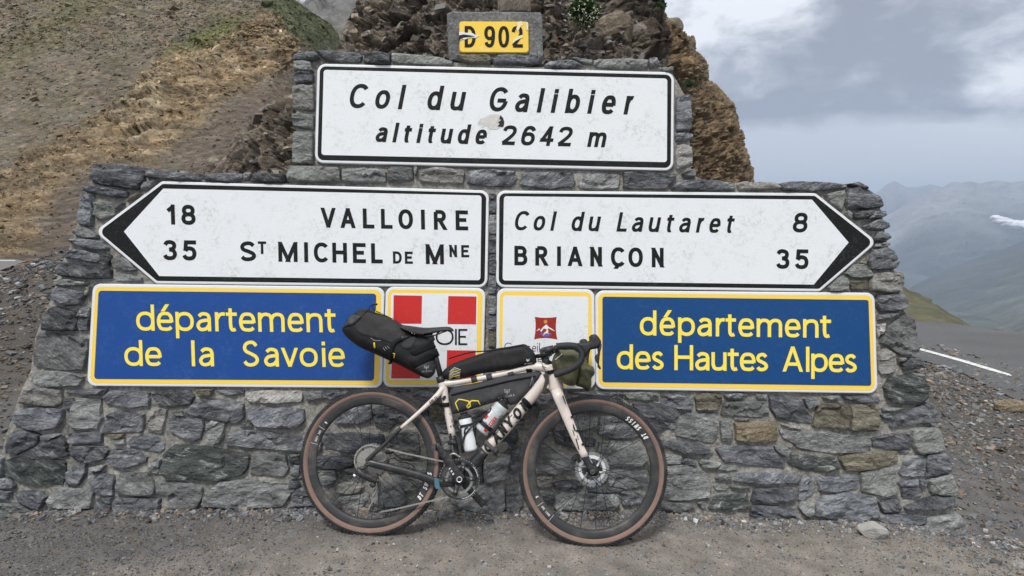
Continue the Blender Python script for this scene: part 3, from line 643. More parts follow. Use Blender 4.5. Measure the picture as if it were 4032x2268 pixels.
# small white cloud lying against the range
cm, t, b = newmat('cloud vapour'); b.inputs['Base Color'].default_value = (.92, .93, .95, 1); b.inputs['Roughness'].default_value = 1; b.inputs['Specular IOR Level'].default_value = 0
b.inputs['Subsurface Weight'].default_value = 0
mb = MB()
for k, (x, y, s_) in enumerate([(3922, 858, 14), (3940, 870, 20), (3960, 878, 22), (3985, 886, 24), (4010, 888, 24), (4040, 890, 27), (4075, 892, 17), (4110, 888, 14), (3975, 871, 9), (4000, 874, 9)]):
    c = at_depth(x, y, 9000); r = s_ / FOC * 9000
    nn_ = 16; V = []; Fc = []
    for i in range(nn_ + 1):
        for j in range(2 * nn_): th = pi * i / nn_; a = pi * j / nn_; V.append([sin(th) * cos(a), sin(th) * sin(a), cos(th)])
    V = A_(V); V = V * (1 + .5 * fbm(V * 2 + k, 4))[:, None] * A_([r * 1.5, r, r * .8]) + c
    for i in range(nn_):
        for j in range(2 * nn_): Fc.append((i * 2 * nn_ + j, i * 2 * nn_ + (j + 1) % (2 * nn_), (i + 1) * 2 * nn_ + (j + 1) % (2 * nn_), (i + 1) * 2 * nn_ + j))
    mb.add(V, Fc)
mb.build('low_cloud', cm, smooth=True, kind='stuff', label='small white cloud lying against the far range')
# haze
hz = bpy.data.materials.new('haze air'); hz.use_nodes = True; t = hz.node_tree; t.nodes.clear()
pv = N('ShaderNodeVolumePrincipled', t); pv.inputs['Color'].default_value = (.64, .78, 1., 1); pv.inputs['Density'].default_value = 0.000078; pv.inputs['Anisotropy'].default_value = .1
mo = N('ShaderNodeOutputMaterial', t); LK(pv.outputs[0], mo.inputs['Volume'], t)
mk('haze', _cube * A_([26000, 26000, 1290]) + A_([0, 0, 60.]), _cf.tolist(), hz, kind='stuff', label='thin blue mountain haze filling the air')
# ---------------------------------------------------------------- the stone wall
wall = empty('stone_wall', (0, .2, 0), 'stepped wall of mortared grey and tan stones that carries the road signs', 'wall')
k_ = 4032 / 2576.
OUTL = [(-60, 1295), (-12, 1200), (8, 1130), (28, 1060), (50, 1000), (78, 930), (90, 850), (112, 790), (135, 740), (148, 690), (176, 620), (200, 550), (222, 480), (240, 425), (360, 436), (500, 452), (728, 460), (745, 416), (746, 300), (748, 160), (790, 141), (900, 139), (1130, 158), (1360, 170), (1500, 158), (1640, 162), (1690, 182), (1725, 245), (1734, 330), (1738, 442), (1800, 460), (2170, 472), (2215, 530), (2232, 620), (2252, 700), (2270, 770), (2285, 850), (2300, 930), (2316, 1000), (2345, 1080), (2372, 1150), (2384, 1230), (2410, 1340)]
core2 = [w2(x * k_, y * k_, -.02) for x, y in OUTL]
core2 = core2 + [(core2[-1][0] + .02, core2[-1][1] - .25), (0., -.2), (core2[0][0], core2[0][1] - .2)]
v, f, isb, B = fill2d(core2, .035, .2)
hh = -.016 + .014 * fbm(np.stack([v[:, 0] * 6, v[:, 1] * 6, v[:, 0] * 0], 1), 4) + .006 * fbm(np.stack([v[:, 0] * 25, v[:, 1] * 25, v[:, 0] * 0], 1), 3)
Vf = A_([W3(p, h) for p, h in zip(v, hh)])
bi = [int(np.argmin(((v - b) ** 2).sum(1))) for b in B]; nf = len(Vf)
if sum(B[i][0] * B[(i + 1) % len(B)][1] - B[(i + 1) % len(B)][0] * B[i][1] for i in range(len(B))) < 0: pass
Vb = Vf[bi] + A_([0, .46, 0]); nb = len(bi)
Fc = list(f) + [(bi[i], bi[(i + 1) % nb], nf + (i + 1) % nb, nf + i) for i in range(nb)] + [tuple(nf + i for i in range(nb))]
mk('mortar_core', np.concatenate([Vf, Vb]), Fc, M['mortar'], wall)

STONES = {}
def Z(o, s, txt): STONES.setdefault((o, s), []).append(txt)
Z((0, 1250), 1.4233, '''110,485 150,388 340,400 345,470 330,490 300,500 200,492;w
60,570 90,510 240,502 350,512 352,560 320,620 180,636 70,600;b
355,412 440,402 600,398 580,440 480,436 370,425;d
345,460 400,452 408,480 378,535 350,500;d
410,470 450,453 565,455 560,540 570,560 540,630 400,635 375,590;m
580,440 620,408 830,415 833,500 720,505 585,490;d
837,430 855,408 1060,405 1085,445 1065,485 990,500 880,500;d
1092,402 1190,402 1180,440 1110,445;t
1200,405 1362,405 1366,428 1260,435;d
1370,420 1430,410 1690,408 1697,450 1680,478 1420,484 1370,455;w
1020,520 1120,458 1365,470 1366,560 1325,600 1230,580 1030,540;d
940,520 1015,522 1030,555 990,548;m
835,510 935,515 925,560 905,650 812,640;w
600,545 640,525 800,540 805,580 790,645 600,648 565,640;d
945,570 970,545 1130,570 1140,620 1120,685 1080,695 950,645 942,600;d
1160,600 1185,577 1262,590 1235,700 1190,715 1155,660;m
1370,520 1400,503 1700,510 1705,580 1660,622 1430,615 1400,580;b
1340,618 1380,575 1405,590 1412,613;g
1255,700 1290,630 1340,625 1705,670 1700,755 1480,738 1265,720;d
30,740 75,640 140,632 222,660 190,720 90,772 35,765;b
225,662 320,650 335,660 270,690 230,690;d
140,780 150,745 340,665 370,690 372,750 390,780 290,795 150,795;d
385,645 565,645 572,705 400,710 383,690;b
385,735 400,720 590,718 605,745 580,800 440,815 415,800;d
605,655 690,650 690,672 640,680 610,670;t
606,688 690,682 695,710 650,718;m
710,695 740,665 860,668 915,700 920,740 890,765 830,745 720,720;b
595,790 640,735 740,735 820,780 815,815 670,850 600,820;d
20,830 45,790 120,780 360,800 362,860 345,945 160,930 25,890;v
370,850 400,838 482,822 472,880 440,945 365,940;b
485,880 510,862 640,885 635,940 630,995 580,1000 520,970 488,920;d
500,840 590,825 565,858 520,858;m
645,940 665,870 820,868 870,950 865,998 645,998;m
824,855 870,790 898,802 892,880 830,866;m
915,760 980,710 1190,730 1400,765 1385,850 1340,890 1180,920 950,905 905,880;v
1395,870 1425,770 1600,768 1615,850 1590,893 1410,888;m
1622,768 1680,768 1675,820 1632,815;m
1625,825 1680,828 1676,886 1634,882;b
872,925 900,917 1050,928 1130,950 1135,1010 1100,1070 1040,1085 950,1070 935,1010 872,990;m
1129,1060 1150,983 1230,920 1400,910 1640,925 1630,990 1580,1065 1350,1075;m
-40,905 40,900 78,940 72,965 -40,958;b
-30,967 60,975 40,1018 -35,1030;b
75,990 100,978 230,975 255,1010 220,1080 110,1040;b
-60,1037 105,1045 180,1085 175,1120 -60,1120;m
258,1030 290,958 500,955 522,985 500,1075 300,1075 265,1060;m
526,1070 545,1012 628,1008 622,1092 530,1092;b
634,1010 895,1012 890,1088 700,1092 632,1092;b
1640,1000 1665,960 1700,965 1700,1060 1642,1058;m
440,-60 495,-60 490,70 440,75 420,40;d
180,230 205,90 260,83 480,115 490,180 465,295 330,295 185,275;m
178,370 190,302 300,300 430,315 465,333 440,385 240,392;m
-70,800 15,785 12,895 -70,890;b''')
Z((0, 600), 2.07, '''735,190 770,95 900,93 1140,110 1165,150 1170,230 1110,305 900,270 770,250 738,225;d
1190,140 1390,142 1620,165 1632,215 1620,232 1330,215 1190,205;d
1650,225 1740,168 1982,168 1982,238 1850,240;d
1993,172 2055,168 2035,210 1990,225;m
2045,220 2070,172 2328,177 2323,243 2045,240;d
685,270 760,268 1030,315 1045,370 920,365 690,320;b
625,560 640,430 665,342 755,345 755,500 750,605 640,590;b
765,410 870,395 940,450 930,510 830,545 765,510;g
590,650 610,620 690,607 790,665 790,698 700,698 600,665;m
550,700 620,695 830,720 880,770 870,795 760,795 560,735;b
515,840 560,788 640,788 800,822 830,870 780,902 640,875 530,860;d
830,842 900,832 905,870 880,928 815,905;d
475,960 500,892 640,907 905,952 905,1028 740,1028 480,1008;d
905,880 960,835 1040,865 1110,960 1060,968 925,940;m
440,1035 500,1025 715,1058 700,1083 440,1088;g
920,1000 960,975 1150,1015 1150,1048 940,1050;m
415,1190 440,1110 500,1100 690,1135 685,1180 640,1245 530,1245 450,1215;b
700,1100 735,1090 715,1160 697,1165;w
355,1310 440,1252 600,1300 632,1370 612,1455 345,1450;d
660,1262 728,1262 722,1340 650,1330;m
1040,385 1130,325 1145,345 1040,405;t
1165,290 1190,240 1275,225 1230,280 1178,308;m
935,455 960,430 1010,410 1010,425 950,475;d''')
Z((1100, 1500), 2.07, '''190,100 340,78 345,140 230,150;m
352,80 478,78 500,110 420,145 352,140;d
505,100 700,88 900,100 930,130 760,150 540,150;d
540,180 620,165 740,190 755,300 700,340 600,345 470,345 430,280;d
762,230 830,210 960,230 1040,270 1060,330 940,350 890,390 780,370 762,300;d
350,430 420,412 600,430 830,440 850,500 790,560 600,580 380,560 350,500;d
250,440 335,430 335,560 230,600 130,560 190,470;b
85,610 160,620 165,680 90,690;d
90,703 165,705 175,790 95,800;m
85,815 150,830 165,855 110,905 85,900;d
100,930 170,862 210,900 280,1020 110,1020;b
285,620 480,605 600,640 590,695 420,715 300,710;d
300,740 450,725 458,800 420,850 320,830;m
470,740 600,706 700,722 690,830 500,810;m
460,840 600,828 690,860 640,910 470,920;w
470,943 720,925 740,1040 700,1070 480,1060;m
762,845 950,835 1010,900 1030,980 980,1020 780,1020;m
900,440 1050,402 1130,430 1140,560 1120,640 980,620 900,560;m
600,590 830,575 885,600 880,640 620,632;d
830,655 1150,662 1210,700 1200,750 900,740 840,700;m
910,762 1150,775 1190,830 1180,880 1020,890 930,830;m
1040,1000 1200,940 1260,1000 1060,1040;m
1080,100 1200,75 1260,110 1200,160 1100,150;d
1215,182 1290,170 1335,250 1342,312 1230,302;t
1290,330 1480,320 1450,420 1300,420;d
1150,200 1205,190 1215,300 1160,290;d
1230,440 1440,430 1450,560 1250,560;m
1270,80 1500,70 1500,150 1290,160;m
860,70 1060,70 1060,92 880,92;d''')
Z((1700, 1500), 2.07, '''425,760 432,640 560,592 645,602 600,800 440,832;m
470,330 560,425 690,405 700,480 650,560 560,582 480,480;d
655,570 720,550 700,750 645,768 632,650;d
170,960 400,852 590,892 600,1040 560,1075 300,1050 170,1000;m
607,865 720,842 740,1000 700,1065 612,1050;m
240,640 410,650 405,740 420,830 250,830;d
700,130 1000,112 1010,142 880,220 780,250 700,240;d
280,230 460,240 500,320 330,330;m
610,260 760,268 740,390 640,380;d
880,250 990,240 1010,300 1000,400 900,500 830,480 850,360;d
1150,292 1350,302 1340,380 1170,398 1050,330;m
1370,292 1640,302 1760,400 1720,450 1500,470 1370,440;d
1000,412 1190,405 1340,480 1330,538 1160,550 1020,510;d
840,560 900,515 1150,620 1190,700 1050,750 850,750;m
1370,500 1560,482 1740,540 1760,640 1700,700 1420,680 1350,600;m
1210,600 1350,610 1410,690 1440,720 1240,710;d
1430,722 1740,732 1760,860 1600,878 1450,860;m
1000,830 1180,812 1240,868 1180,908 1010,890;d
860,782 980,785 988,858 865,868;w
1010,930 1230,918 1520,925 1530,1000 1480,1058 1010,1058;m
868,900 988,912 988,1000 900,1008;m
1545,902 1720,930 1700,1000 1560,1010;d
1270,832 1430,850 1560,884 1520,908 1280,905;d
1255,745 1410,760 1420,820 1270,800;d
1565,95 1840,95 1860,160 1570,150;g
1100,82 1550,90 1555,160 1350,120 1130,105;d
1060,150 1350,135 1550,175 1560,270 1300,270 1060,240;m
1640,182 1850,185 2000,222 2050,280 1960,325 1850,420 1780,380 1680,280;d
1770,700 1860,600 1862,700 1800,850;m''')
Z((2600, 1500), 1.799, '''5,95 110,90 235,120 225,215 100,195 5,170;d
245,110 300,85 430,95 445,140 400,210 260,210;t
450,97 560,85 640,95 560,120 480,125;d
680,95 760,92 745,125 690,122;m
435,235 460,150 520,140 765,140 772,230 720,262 560,252 440,252;m
777,110 850,102 1005,130 1030,200 1085,250 1076,305 1000,300 830,265 787,200;d
1015,125 1100,125 1120,170 1050,195;b
1135,115 1270,102 1270,130 1200,132;m
1310,102 1550,112 1560,152 1430,153 1312,130;b
1080,320 1110,190 1160,158 1340,165 1352,250 1330,345 1090,328;t
1350,170 1470,165 1558,182 1555,260 1538,362 1345,348 1362,255;t
0,200 60,198 118,230 100,350 0,318;b
112,360 130,250 200,228 385,222 412,290 408,410 370,450 200,408 112,392;m
424,290 510,272 514,350 498,428 434,423;g
530,292 720,287 833,298 823,420 740,438 540,425;T
520,260 640,264 600,281 530,276;m
850,310 875,300 1000,325 985,345 890,325;w
845,345 865,335 875,360 855,380;m
862,400 920,347 1480,392 1498,440 1468,510 1260,515 1120,503 980,478 930,440;m
1506,400 1760,367 1788,430 1778,478 1600,485 1508,468;b
1786,342 1960,322 2000,382 2020,490 1840,523 1793,460;g
1622,335 1690,242 1900,147 1975,262 1968,300 1840,305;b
1567,240 1620,227 1658,270 1590,268;b
1572,192 1750,187 1650,215 1580,218;m
0,420 100,414 290,442 358,478 340,518 200,520 20,472;d
385,480 540,454 790,467 895,590 885,623 740,613 560,580 460,578;b
803,458 900,472 938,500 890,542 830,500;m
300,528 375,505 383,520 320,535;m
15,512 155,532 145,590 15,590;m
155,572 190,547 258,562 240,600 165,592;d
275,580 300,552 440,580 400,618 300,613;m
905,590 960,524 1240,538 1276,620 1200,653 1000,628;v
1268,545 1330,512 1680,492 1683,578 1600,608 1420,638 1325,638 1295,600;t
1690,658 1750,552 1860,522 1890,540 1868,680 1720,678;b
1893,522 2030,512 2060,600 2058,648 1950,668 1878,678;b
1690,497 1780,492 1750,515;d
407,620 440,592 550,607 555,638 410,633;g
0,602 180,592 325,652 362,702 348,828 200,843 0,848;m
392,690 420,657 498,657 506,700 420,708;m
510,710 562,652 850,647 987,682 976,728 700,733 520,713;b
988,720 1022,672 1092,682 1087,800 1012,848 972,843;b
1113,700 1150,674 1350,682 1406,675 1407,773 1180,793 1128,778;b
1423,650 1560,613 1678,613 1668,700 1692,798 1600,818 1433,788;g
1692,720 1830,692 1833,743 1700,743;b
1842,697 1888,702 1878,748 1843,743;d
1717,758 1860,764 1875,800 1800,833 1722,828;b
1892,700 2060,657 2088,730 2103,790 2000,808 1920,798;g
340,900 390,818 460,793 623,793 627,880 600,913 360,913;v
380,750 430,727 490,742 470,778 400,773;g
502,742 660,747 600,762 502,757;g
645,860 672,772 700,757 960,767 960,863 650,863;b
640,960 650,887 700,878 955,902 968,983 900,978 700,983;b
978,900 1000,853 1087,873 1082,958 1050,973;m
0,862 200,862 256,890 130,933 0,928;m
262,862 320,852 328,890 300,903;m
1098,958 1112,872 1150,808 1300,793 1520,813 1548,900 1537,968 1400,1003 1250,988;b
1553,860 1620,843 1698,838 1716,900 1698,928 1580,933;b
1728,900 1900,823 2060,813 2098,890 1900,913 1760,918;b
1548,988 1562,942 1700,937 1905,962 1890,1000 1840,1028 1580,1008;b
1860,1048 1920,966 2110,945 2160,1010 2168,1105 2000,1080;m''')
Z((2600, 0), 1.799, '''75,1340 130,1272 400,1272 535,1292 527,1345 330,1347;d
542,1302 600,1282 820,1292 868,1335 560,1345;w
850,1300 930,1280 1300,1295 1340,1330 1100,1352 872,1347;d
1320,1302 1400,1290 1470,1320 1470,1345 1400,1330;d''')
Z((3100, 600), 1.4485, '''337,260 350,207 400,197 470,217 530,262 548,310 440,323 345,328;d
215,240 320,217 330,260 310,328 250,290;g
370,350 440,328 530,322 470,370 400,383 375,370;d
460,380 500,337 555,332 567,360 540,373;d
430,420 520,382 575,402 580,430 540,443 450,438;d
495,490 520,452 570,462 588,490 560,506 500,506;d
500,520 580,514 592,530 560,541 500,541;g
465,620 490,557 560,545 600,562 638,625 620,663 480,666;d
330,690 380,637 440,634 495,695 480,710 370,716;g
445,600 462,600 455,632 415,628;t
472,768 490,692 560,684 650,680 660,750 650,793 600,801 480,788;w
232,768 310,702 350,717 350,788 240,793;g
357,730 460,727 470,778 365,783;t
507,850 522,812 660,807 685,842 685,888 640,903 530,908 517,880;d
530,1088 560,1002 680,912 715,942 745,1060 755,1138 650,1158 580,1108;m
514,985 555,974 556,1010 520,1058 514,1030;w
517,922 650,914 600,943 517,958;m
520,1150 560,1112 620,1152 622,1180 617,1250 540,1270 520,1240;w
632,1172 680,1172 670,1193 637,1193;w
655,1210 700,1172 770,1177 780,1230 670,1243;d
555,1340 600,1282 770,1257 805,1330 800,1400 760,1438 600,1430 565,1400;v
345,330 365,350 372,380 350,370 335,345;m''')
Z((1100, 0), 2.07, '''125,490 120,440 180,430 290,425 322,470 270,490;d
302,417 340,410 668,422 676,460 648,508 380,490;d
682,515 692,442 780,430 903,442 903,520 850,522;d
908,430 960,427 1310,462 1412,497 1405,530 1240,533 927,513;g
122,502 250,502 273,578 220,583 117,575;g
122,602 180,592 270,602 270,668 130,678;d
110,702 180,687 280,702 285,908 110,878;w
105,932 280,932 275,1053 110,1028;g
110,1067 275,1072 270,1338 100,1333;g
60,1352 100,1345 488,1362 500,1478 60,1478;g
512,1372 820,1372 870,1400 860,1483 512,1483;m
882,1382 920,1354 1088,1362 1088,1468 882,1483;m
1095,1357 1125,1354 1117,1428 1102,1428;m
1138,1382 1280,1360 1490,1377 1508,1400 1500,1498 1138,1478;w
1442,447 1700,442 1728,470 1718,513 1550,513 1470,490;t''')
Z((1900, 0), 1.811, '''75,422 120,392 390,387 408,440 300,458 80,453;d
-105,1214 60,1207 230,1217 243,1270 200,1333 -60,1320 -110,1302;d
265,1320 290,1222 640,1222 666,1290 638,1338 400,1343;d
682,1318 740,1237 970,1237 983,1270 968,1343 702,1343;m
1007,1328 1012,1232 1040,1214 1383,1232 1368,1290 1300,1348 1020,1343;d
430,470 480,437 640,432 720,462 698,483 520,486;d
562,418 640,410 788,422 778,458 725,455 650,425;m
792,460 797,422 840,414 1178,422 1173,478 1080,488 832,483;g
1187,420 1240,414 1260,450 1250,468 1192,478;d
1262,490 1290,477 1358,482 1358,510 1300,508;g
1382,682 1490,672 1493,900 1478,923 1382,933;b
1382,957 1495,952 1498,988 1382,1003;d
1380,1042 1430,1030 1493,1052 1501,1163 1440,1178 1392,1213 1380,1190;w
1422,1240 1450,1212 1508,1217 1513,1263 1450,1263;g''')
ty = [760, 842, 925, 1000, 1082, 1160, 1240, 1300, 1372, 1445, 1530]
mid = []
for a, b_, tn in zip(ty[:-1], ty[1:], 'dmdbdmdtbm'):
    mid.append('%g,%g %g,%g %g,%g %g,%g;%s' % (1925 + random.uniform(-2, 2), a + 3, 1954, a + 2 + random.uniform(0, 4), 1953, b_ - 4, 1923, b_ - 3 - random.uniform(0, 4), tn))
Z((0, 0), 1., '\n'.join(mid))
nst = 0; core_p = A_(core2)
for (o_, s_), L_ in STONES.items():
    for ln in '\n'.join(L_).split('\n'):
        pts, tone = ln.split(';'); px = [tuple(map(float, q.split(','))) for q in pts.split()]
        px = [(o_[0] + x / s_, o_[1] + y / s_) for x, y in px]
        rg = random.Random(nst * 31 + 5); nst += 1
        pl = A_([w2(x, y, .004) for x, y in px]); size = sqrt(np.prod(pl.max(0) - pl.min(0)))
        # round the corners a little, roughen the outline
        pl2 = []
        for i in range(len(pl)):
            a, b, c = pl[i - 1], pl[i], pl[(i + 1) % len(pl)]; pl2 += [b + (a - b) * .07, b + (c - b) * .07]
        g = min(.022, max(.009, size / 8.)); Bp = resample(A_(pl2), g * .55)
        jit = fbm(np.stack([Bp[:, 0] * 22, Bp[:, 1] * 22, Bp[:, 0] * 0 + nst], 1), 3) * min(.007, size * .05) + (.0045 if o_[1] == 1500 and o_[0] < 2000 else .0015) + min(.004, size * .035); cc = Bp.mean(0)
        dirs = Bp - cc; dirs /= np.linalg.norm(dirs, axis=1)[:, None] + 1e-9; Bp = Bp + dirs * jit[:, None]
        try: v, f, isb, B = fill2d(Bp, g * .62, .3, inset=min(.007, size * .06), rng=rg)
        except Exception as ex: print('stone fail', nst, ex); continue
        if len(v) < 4 or len(f) < 2: print('stone empty', nst); continue
        outer = edge_d(cc[None], core_p)[0] < .14
        prot = rg.uniform(.004, .016) + (.012 if outer else 0); d = edge_d(v, B); q3 = np.stack([v[:, 0] * 9, v[:, 1] * 16, v[:, 0] * 0 + nst * 3.3], 1)
        tx, ty_ = rg.uniform(-.05, .05), rg.uniform(-.06, .04)
        rel = fbm(q3, 5, .6); fa, fb_, fc_ = cells(q3 * A_([.9, .9, 1]) + nst); rel = rel * .8 + fa * .9; step = np.round(fbm(q3 * A_([.7, 1.1, 1]) + 4, 3) * 5) / 5.
        h = prot * (.35 + .65 * sm(0, min(.012, size * .1), d)) + rel * .014 + step * .018 + (v[:, 0] - cc[0]) * tx + (v[:, 1] - cc[1]) * ty_
        h = np.where(isb, -.03 + 0 * h, np.maximum(h, -.006))
        depth = .30 if outer else .05
        Vf = A_([W3(p, hh_) for p, hh_ in zip(v, h)]); bi = [i for i in range(len(v)) if isb[i]]
        bi = [int(np.argmin(((v - b) ** 2).sum(1))) for b in B]; nf = len(Vf); Vb = Vf[bi] + (A_([0, depth, 0]) if outer else -WN * depth); nb = len(bi)
        Fc = list(f) + [(bi[i], nf + i, nf + (i + 1) % nb, bi[(i + 1) % nb]) for i in range(nb)] + [tuple(nf + nb - 1 - i for i in range(nb))]
        mk('stone', np.concatenate([Vf, Vb]), Fc, M[tone], wall)
# cast block that carries the road number, and the stone post above it
def quad_block(name, px, h0, depth, mat, parent=None, g=.03, amp=.006, **kw):
    pl = [w2(x, y, h0) for x, y in px]; v, f, isb, B = fill2d(pl, g, .2, inset=.008)
    hh = h0 - .008 * isb + amp * fbm(np.stack([v[:, 0] * 14, v[:, 1] * 14, v[:, 0] * 0], 1), 5)
    Vf = A_([W3(p, h) for p, h in zip(v, hh)]); bi = [int(np.argmin(((v - b) ** 2).sum(1))) for b in B]; nf = len(Vf); nb = len(bi)
    Vb = Vf[bi] + A_([0, depth, 0]); Fc = list(f) + [(bi[i], nf + i, nf + (i + 1) % nb, bi[(i + 1) % nb]) for i in range(nb)] + [tuple(nf + nb - 1 - i for i in range(nb))]
    return mk(name, np.concatenate([Vf, Vb]), Fc, mat, parent, **kw)
quad_block('concrete_block', [(1759, 52), (1770, 46), (1950, 44), (2128, 46), (2135, 58), (2136, 150), (2138, 222), (2118, 240), (1800, 236), (1768, 232), (1762, 140)], -.004, .20, M['concrete'], wall)
post_m = stone_mat('weathered post stone', (.10, .08, .06), (.17, .14, .105), (.27, .23, .18), .3, (.42, .40, .35), (3., 3., .6), 9)
quad_block('stone_post', [(1958, -160), (2090, -165), (2094, -60), (2090, 44), (1962, 46), (1956, -60)], -.05, .14, post_m, None, amp=.012, label='brown weathered stone post standing on the concrete block above the yellow plate', cat='post')
# loose pale rock at the foot of the wall, tan rock by the road
p = hitg(3438, 2112)
lump('rock', p + A_([0, .0, .034]), [.074, .050, .048], plain('pale limestone', (.33, .32, .295), .85, noise=.3, nscale=30, bump=.8, bscale=60), seed=81, det=2, label='pale angular rock lying on the gravel at the foot of the wall', cat='rock')
p = hitg(3990, 1620); lump('rock', p + A_([0, 0, .04]), [.20, .08, .07], M['T'], seed=83, det=2, label='long ochre rock on the road verge right of the wall', cat='rock')
p = hitg(4018, 2228); lump('rock', p, [.05, .04, .025], M['w'], seed=84, det=1, label='small pale rock in the bottom right corner', cat='rock')
# flowering tuft on the outcrop
def tuft(name, px, py, rad, n, label, cat, blossoms=0, dd=5.0, seed=1):
    c = at_depth(px, py, dd); rg = np.random.default_rng(seed); root = empty(name, c, label, cat)
    V = []; Fc = []
    for i in range(n):
        d_ = unit(rg.normal(size=3) * A_([1, .8, .8]) + A_([0, -.2, .25])); b = c + d_ * rad * rg.uniform(.2, .75) * A_([1, .7, .75]); tip = b + unit(d_ + rg.normal(size=3) * .35) * rad * rg.uniform(.18, .38)
        s_ = unit(np.cross(d_, rg.normal(size=3))) * rad * .035; k = len(V); m_ = (b + tip) / 2; V += [b, m_ + s_, tip, m_ - s_]; Fc.append((k, k + 1, k + 2, k + 3))
    gm = plain('tuft leaves %d' % seed, (.045, .085, .02), .7, noise=.5, nscale=30)
    mk('foliage', V, Fc, gm, root)
    mk('cushion', A_([[0, 0, 0]]) + c + unit_sphere(8) * rad * A_([.62, .4, .5]), sphere_f(8), plain('tuft heart %d' % seed, (.018, .026, .012), .9), root)
    if blossoms:
        V = []; Fc = []
        for i in range(blossoms):
            u_ = rg.uniform(0, 1); b = c + unit(A_([rg.normal() * .8 + (.35 if u_ < .6 else -.3), -abs(rg.normal()) * .6 - .2, rg.normal() * .7 + .1])) * rad * A_([1.0, .75, .82]) * rg.uniform(.72, .98)
            for j in range(5):
                s_ = rad * .036; q_ = b + rg.normal(size=3) * s_; k = len(V)
                a1 = unit(rg.normal(size=3)) * s_; a2 = unit(np.cross(a1, rg.normal(size=3))) * s_; V += [q_ - a1, q_ - a2, q_ + a1, q_ + a2]; Fc.append((k, k + 1, k + 2, k + 3))
        mk('blossom', V, Fc, plain('blossom white', (.72, .72, .55), .8, noise=.15), root, kind='stuff')
def unit_sphere(n): return A_([[sin(pi * i / n) * cos(pi * j / n), sin(pi * i / n) * sin(pi * j / n), cos(pi * i / n)] for i in range(n + 1) for j in range(2 * n)])
def sphere_f(n): return [(i * 2 * n + j, i * 2 * n + (j + 1) % (2 * n), (i + 1) * 2 * n + (j + 1) % (2 * n), (i + 1) * 2 * n + j) for i in range(n) for j in range(2 * n)]
tuft('flowering_plant', 2300, 48, .13, 2600, 'green cushion plant with small white flowers on the outcrop right of the yellow plate', 'plant', 75, 5.1, 1)
tuft('shrub', 2592, 30, .065, 900, 'small dark green tuft on the crest at the top of the outcrop', 'plant', 0, 6.2, 2)
tuft('shrub', 2712, 330, .05, 700, 'little green weed growing on the ochre rock right of the top sign', 'plant', 0, 5.15, 3)
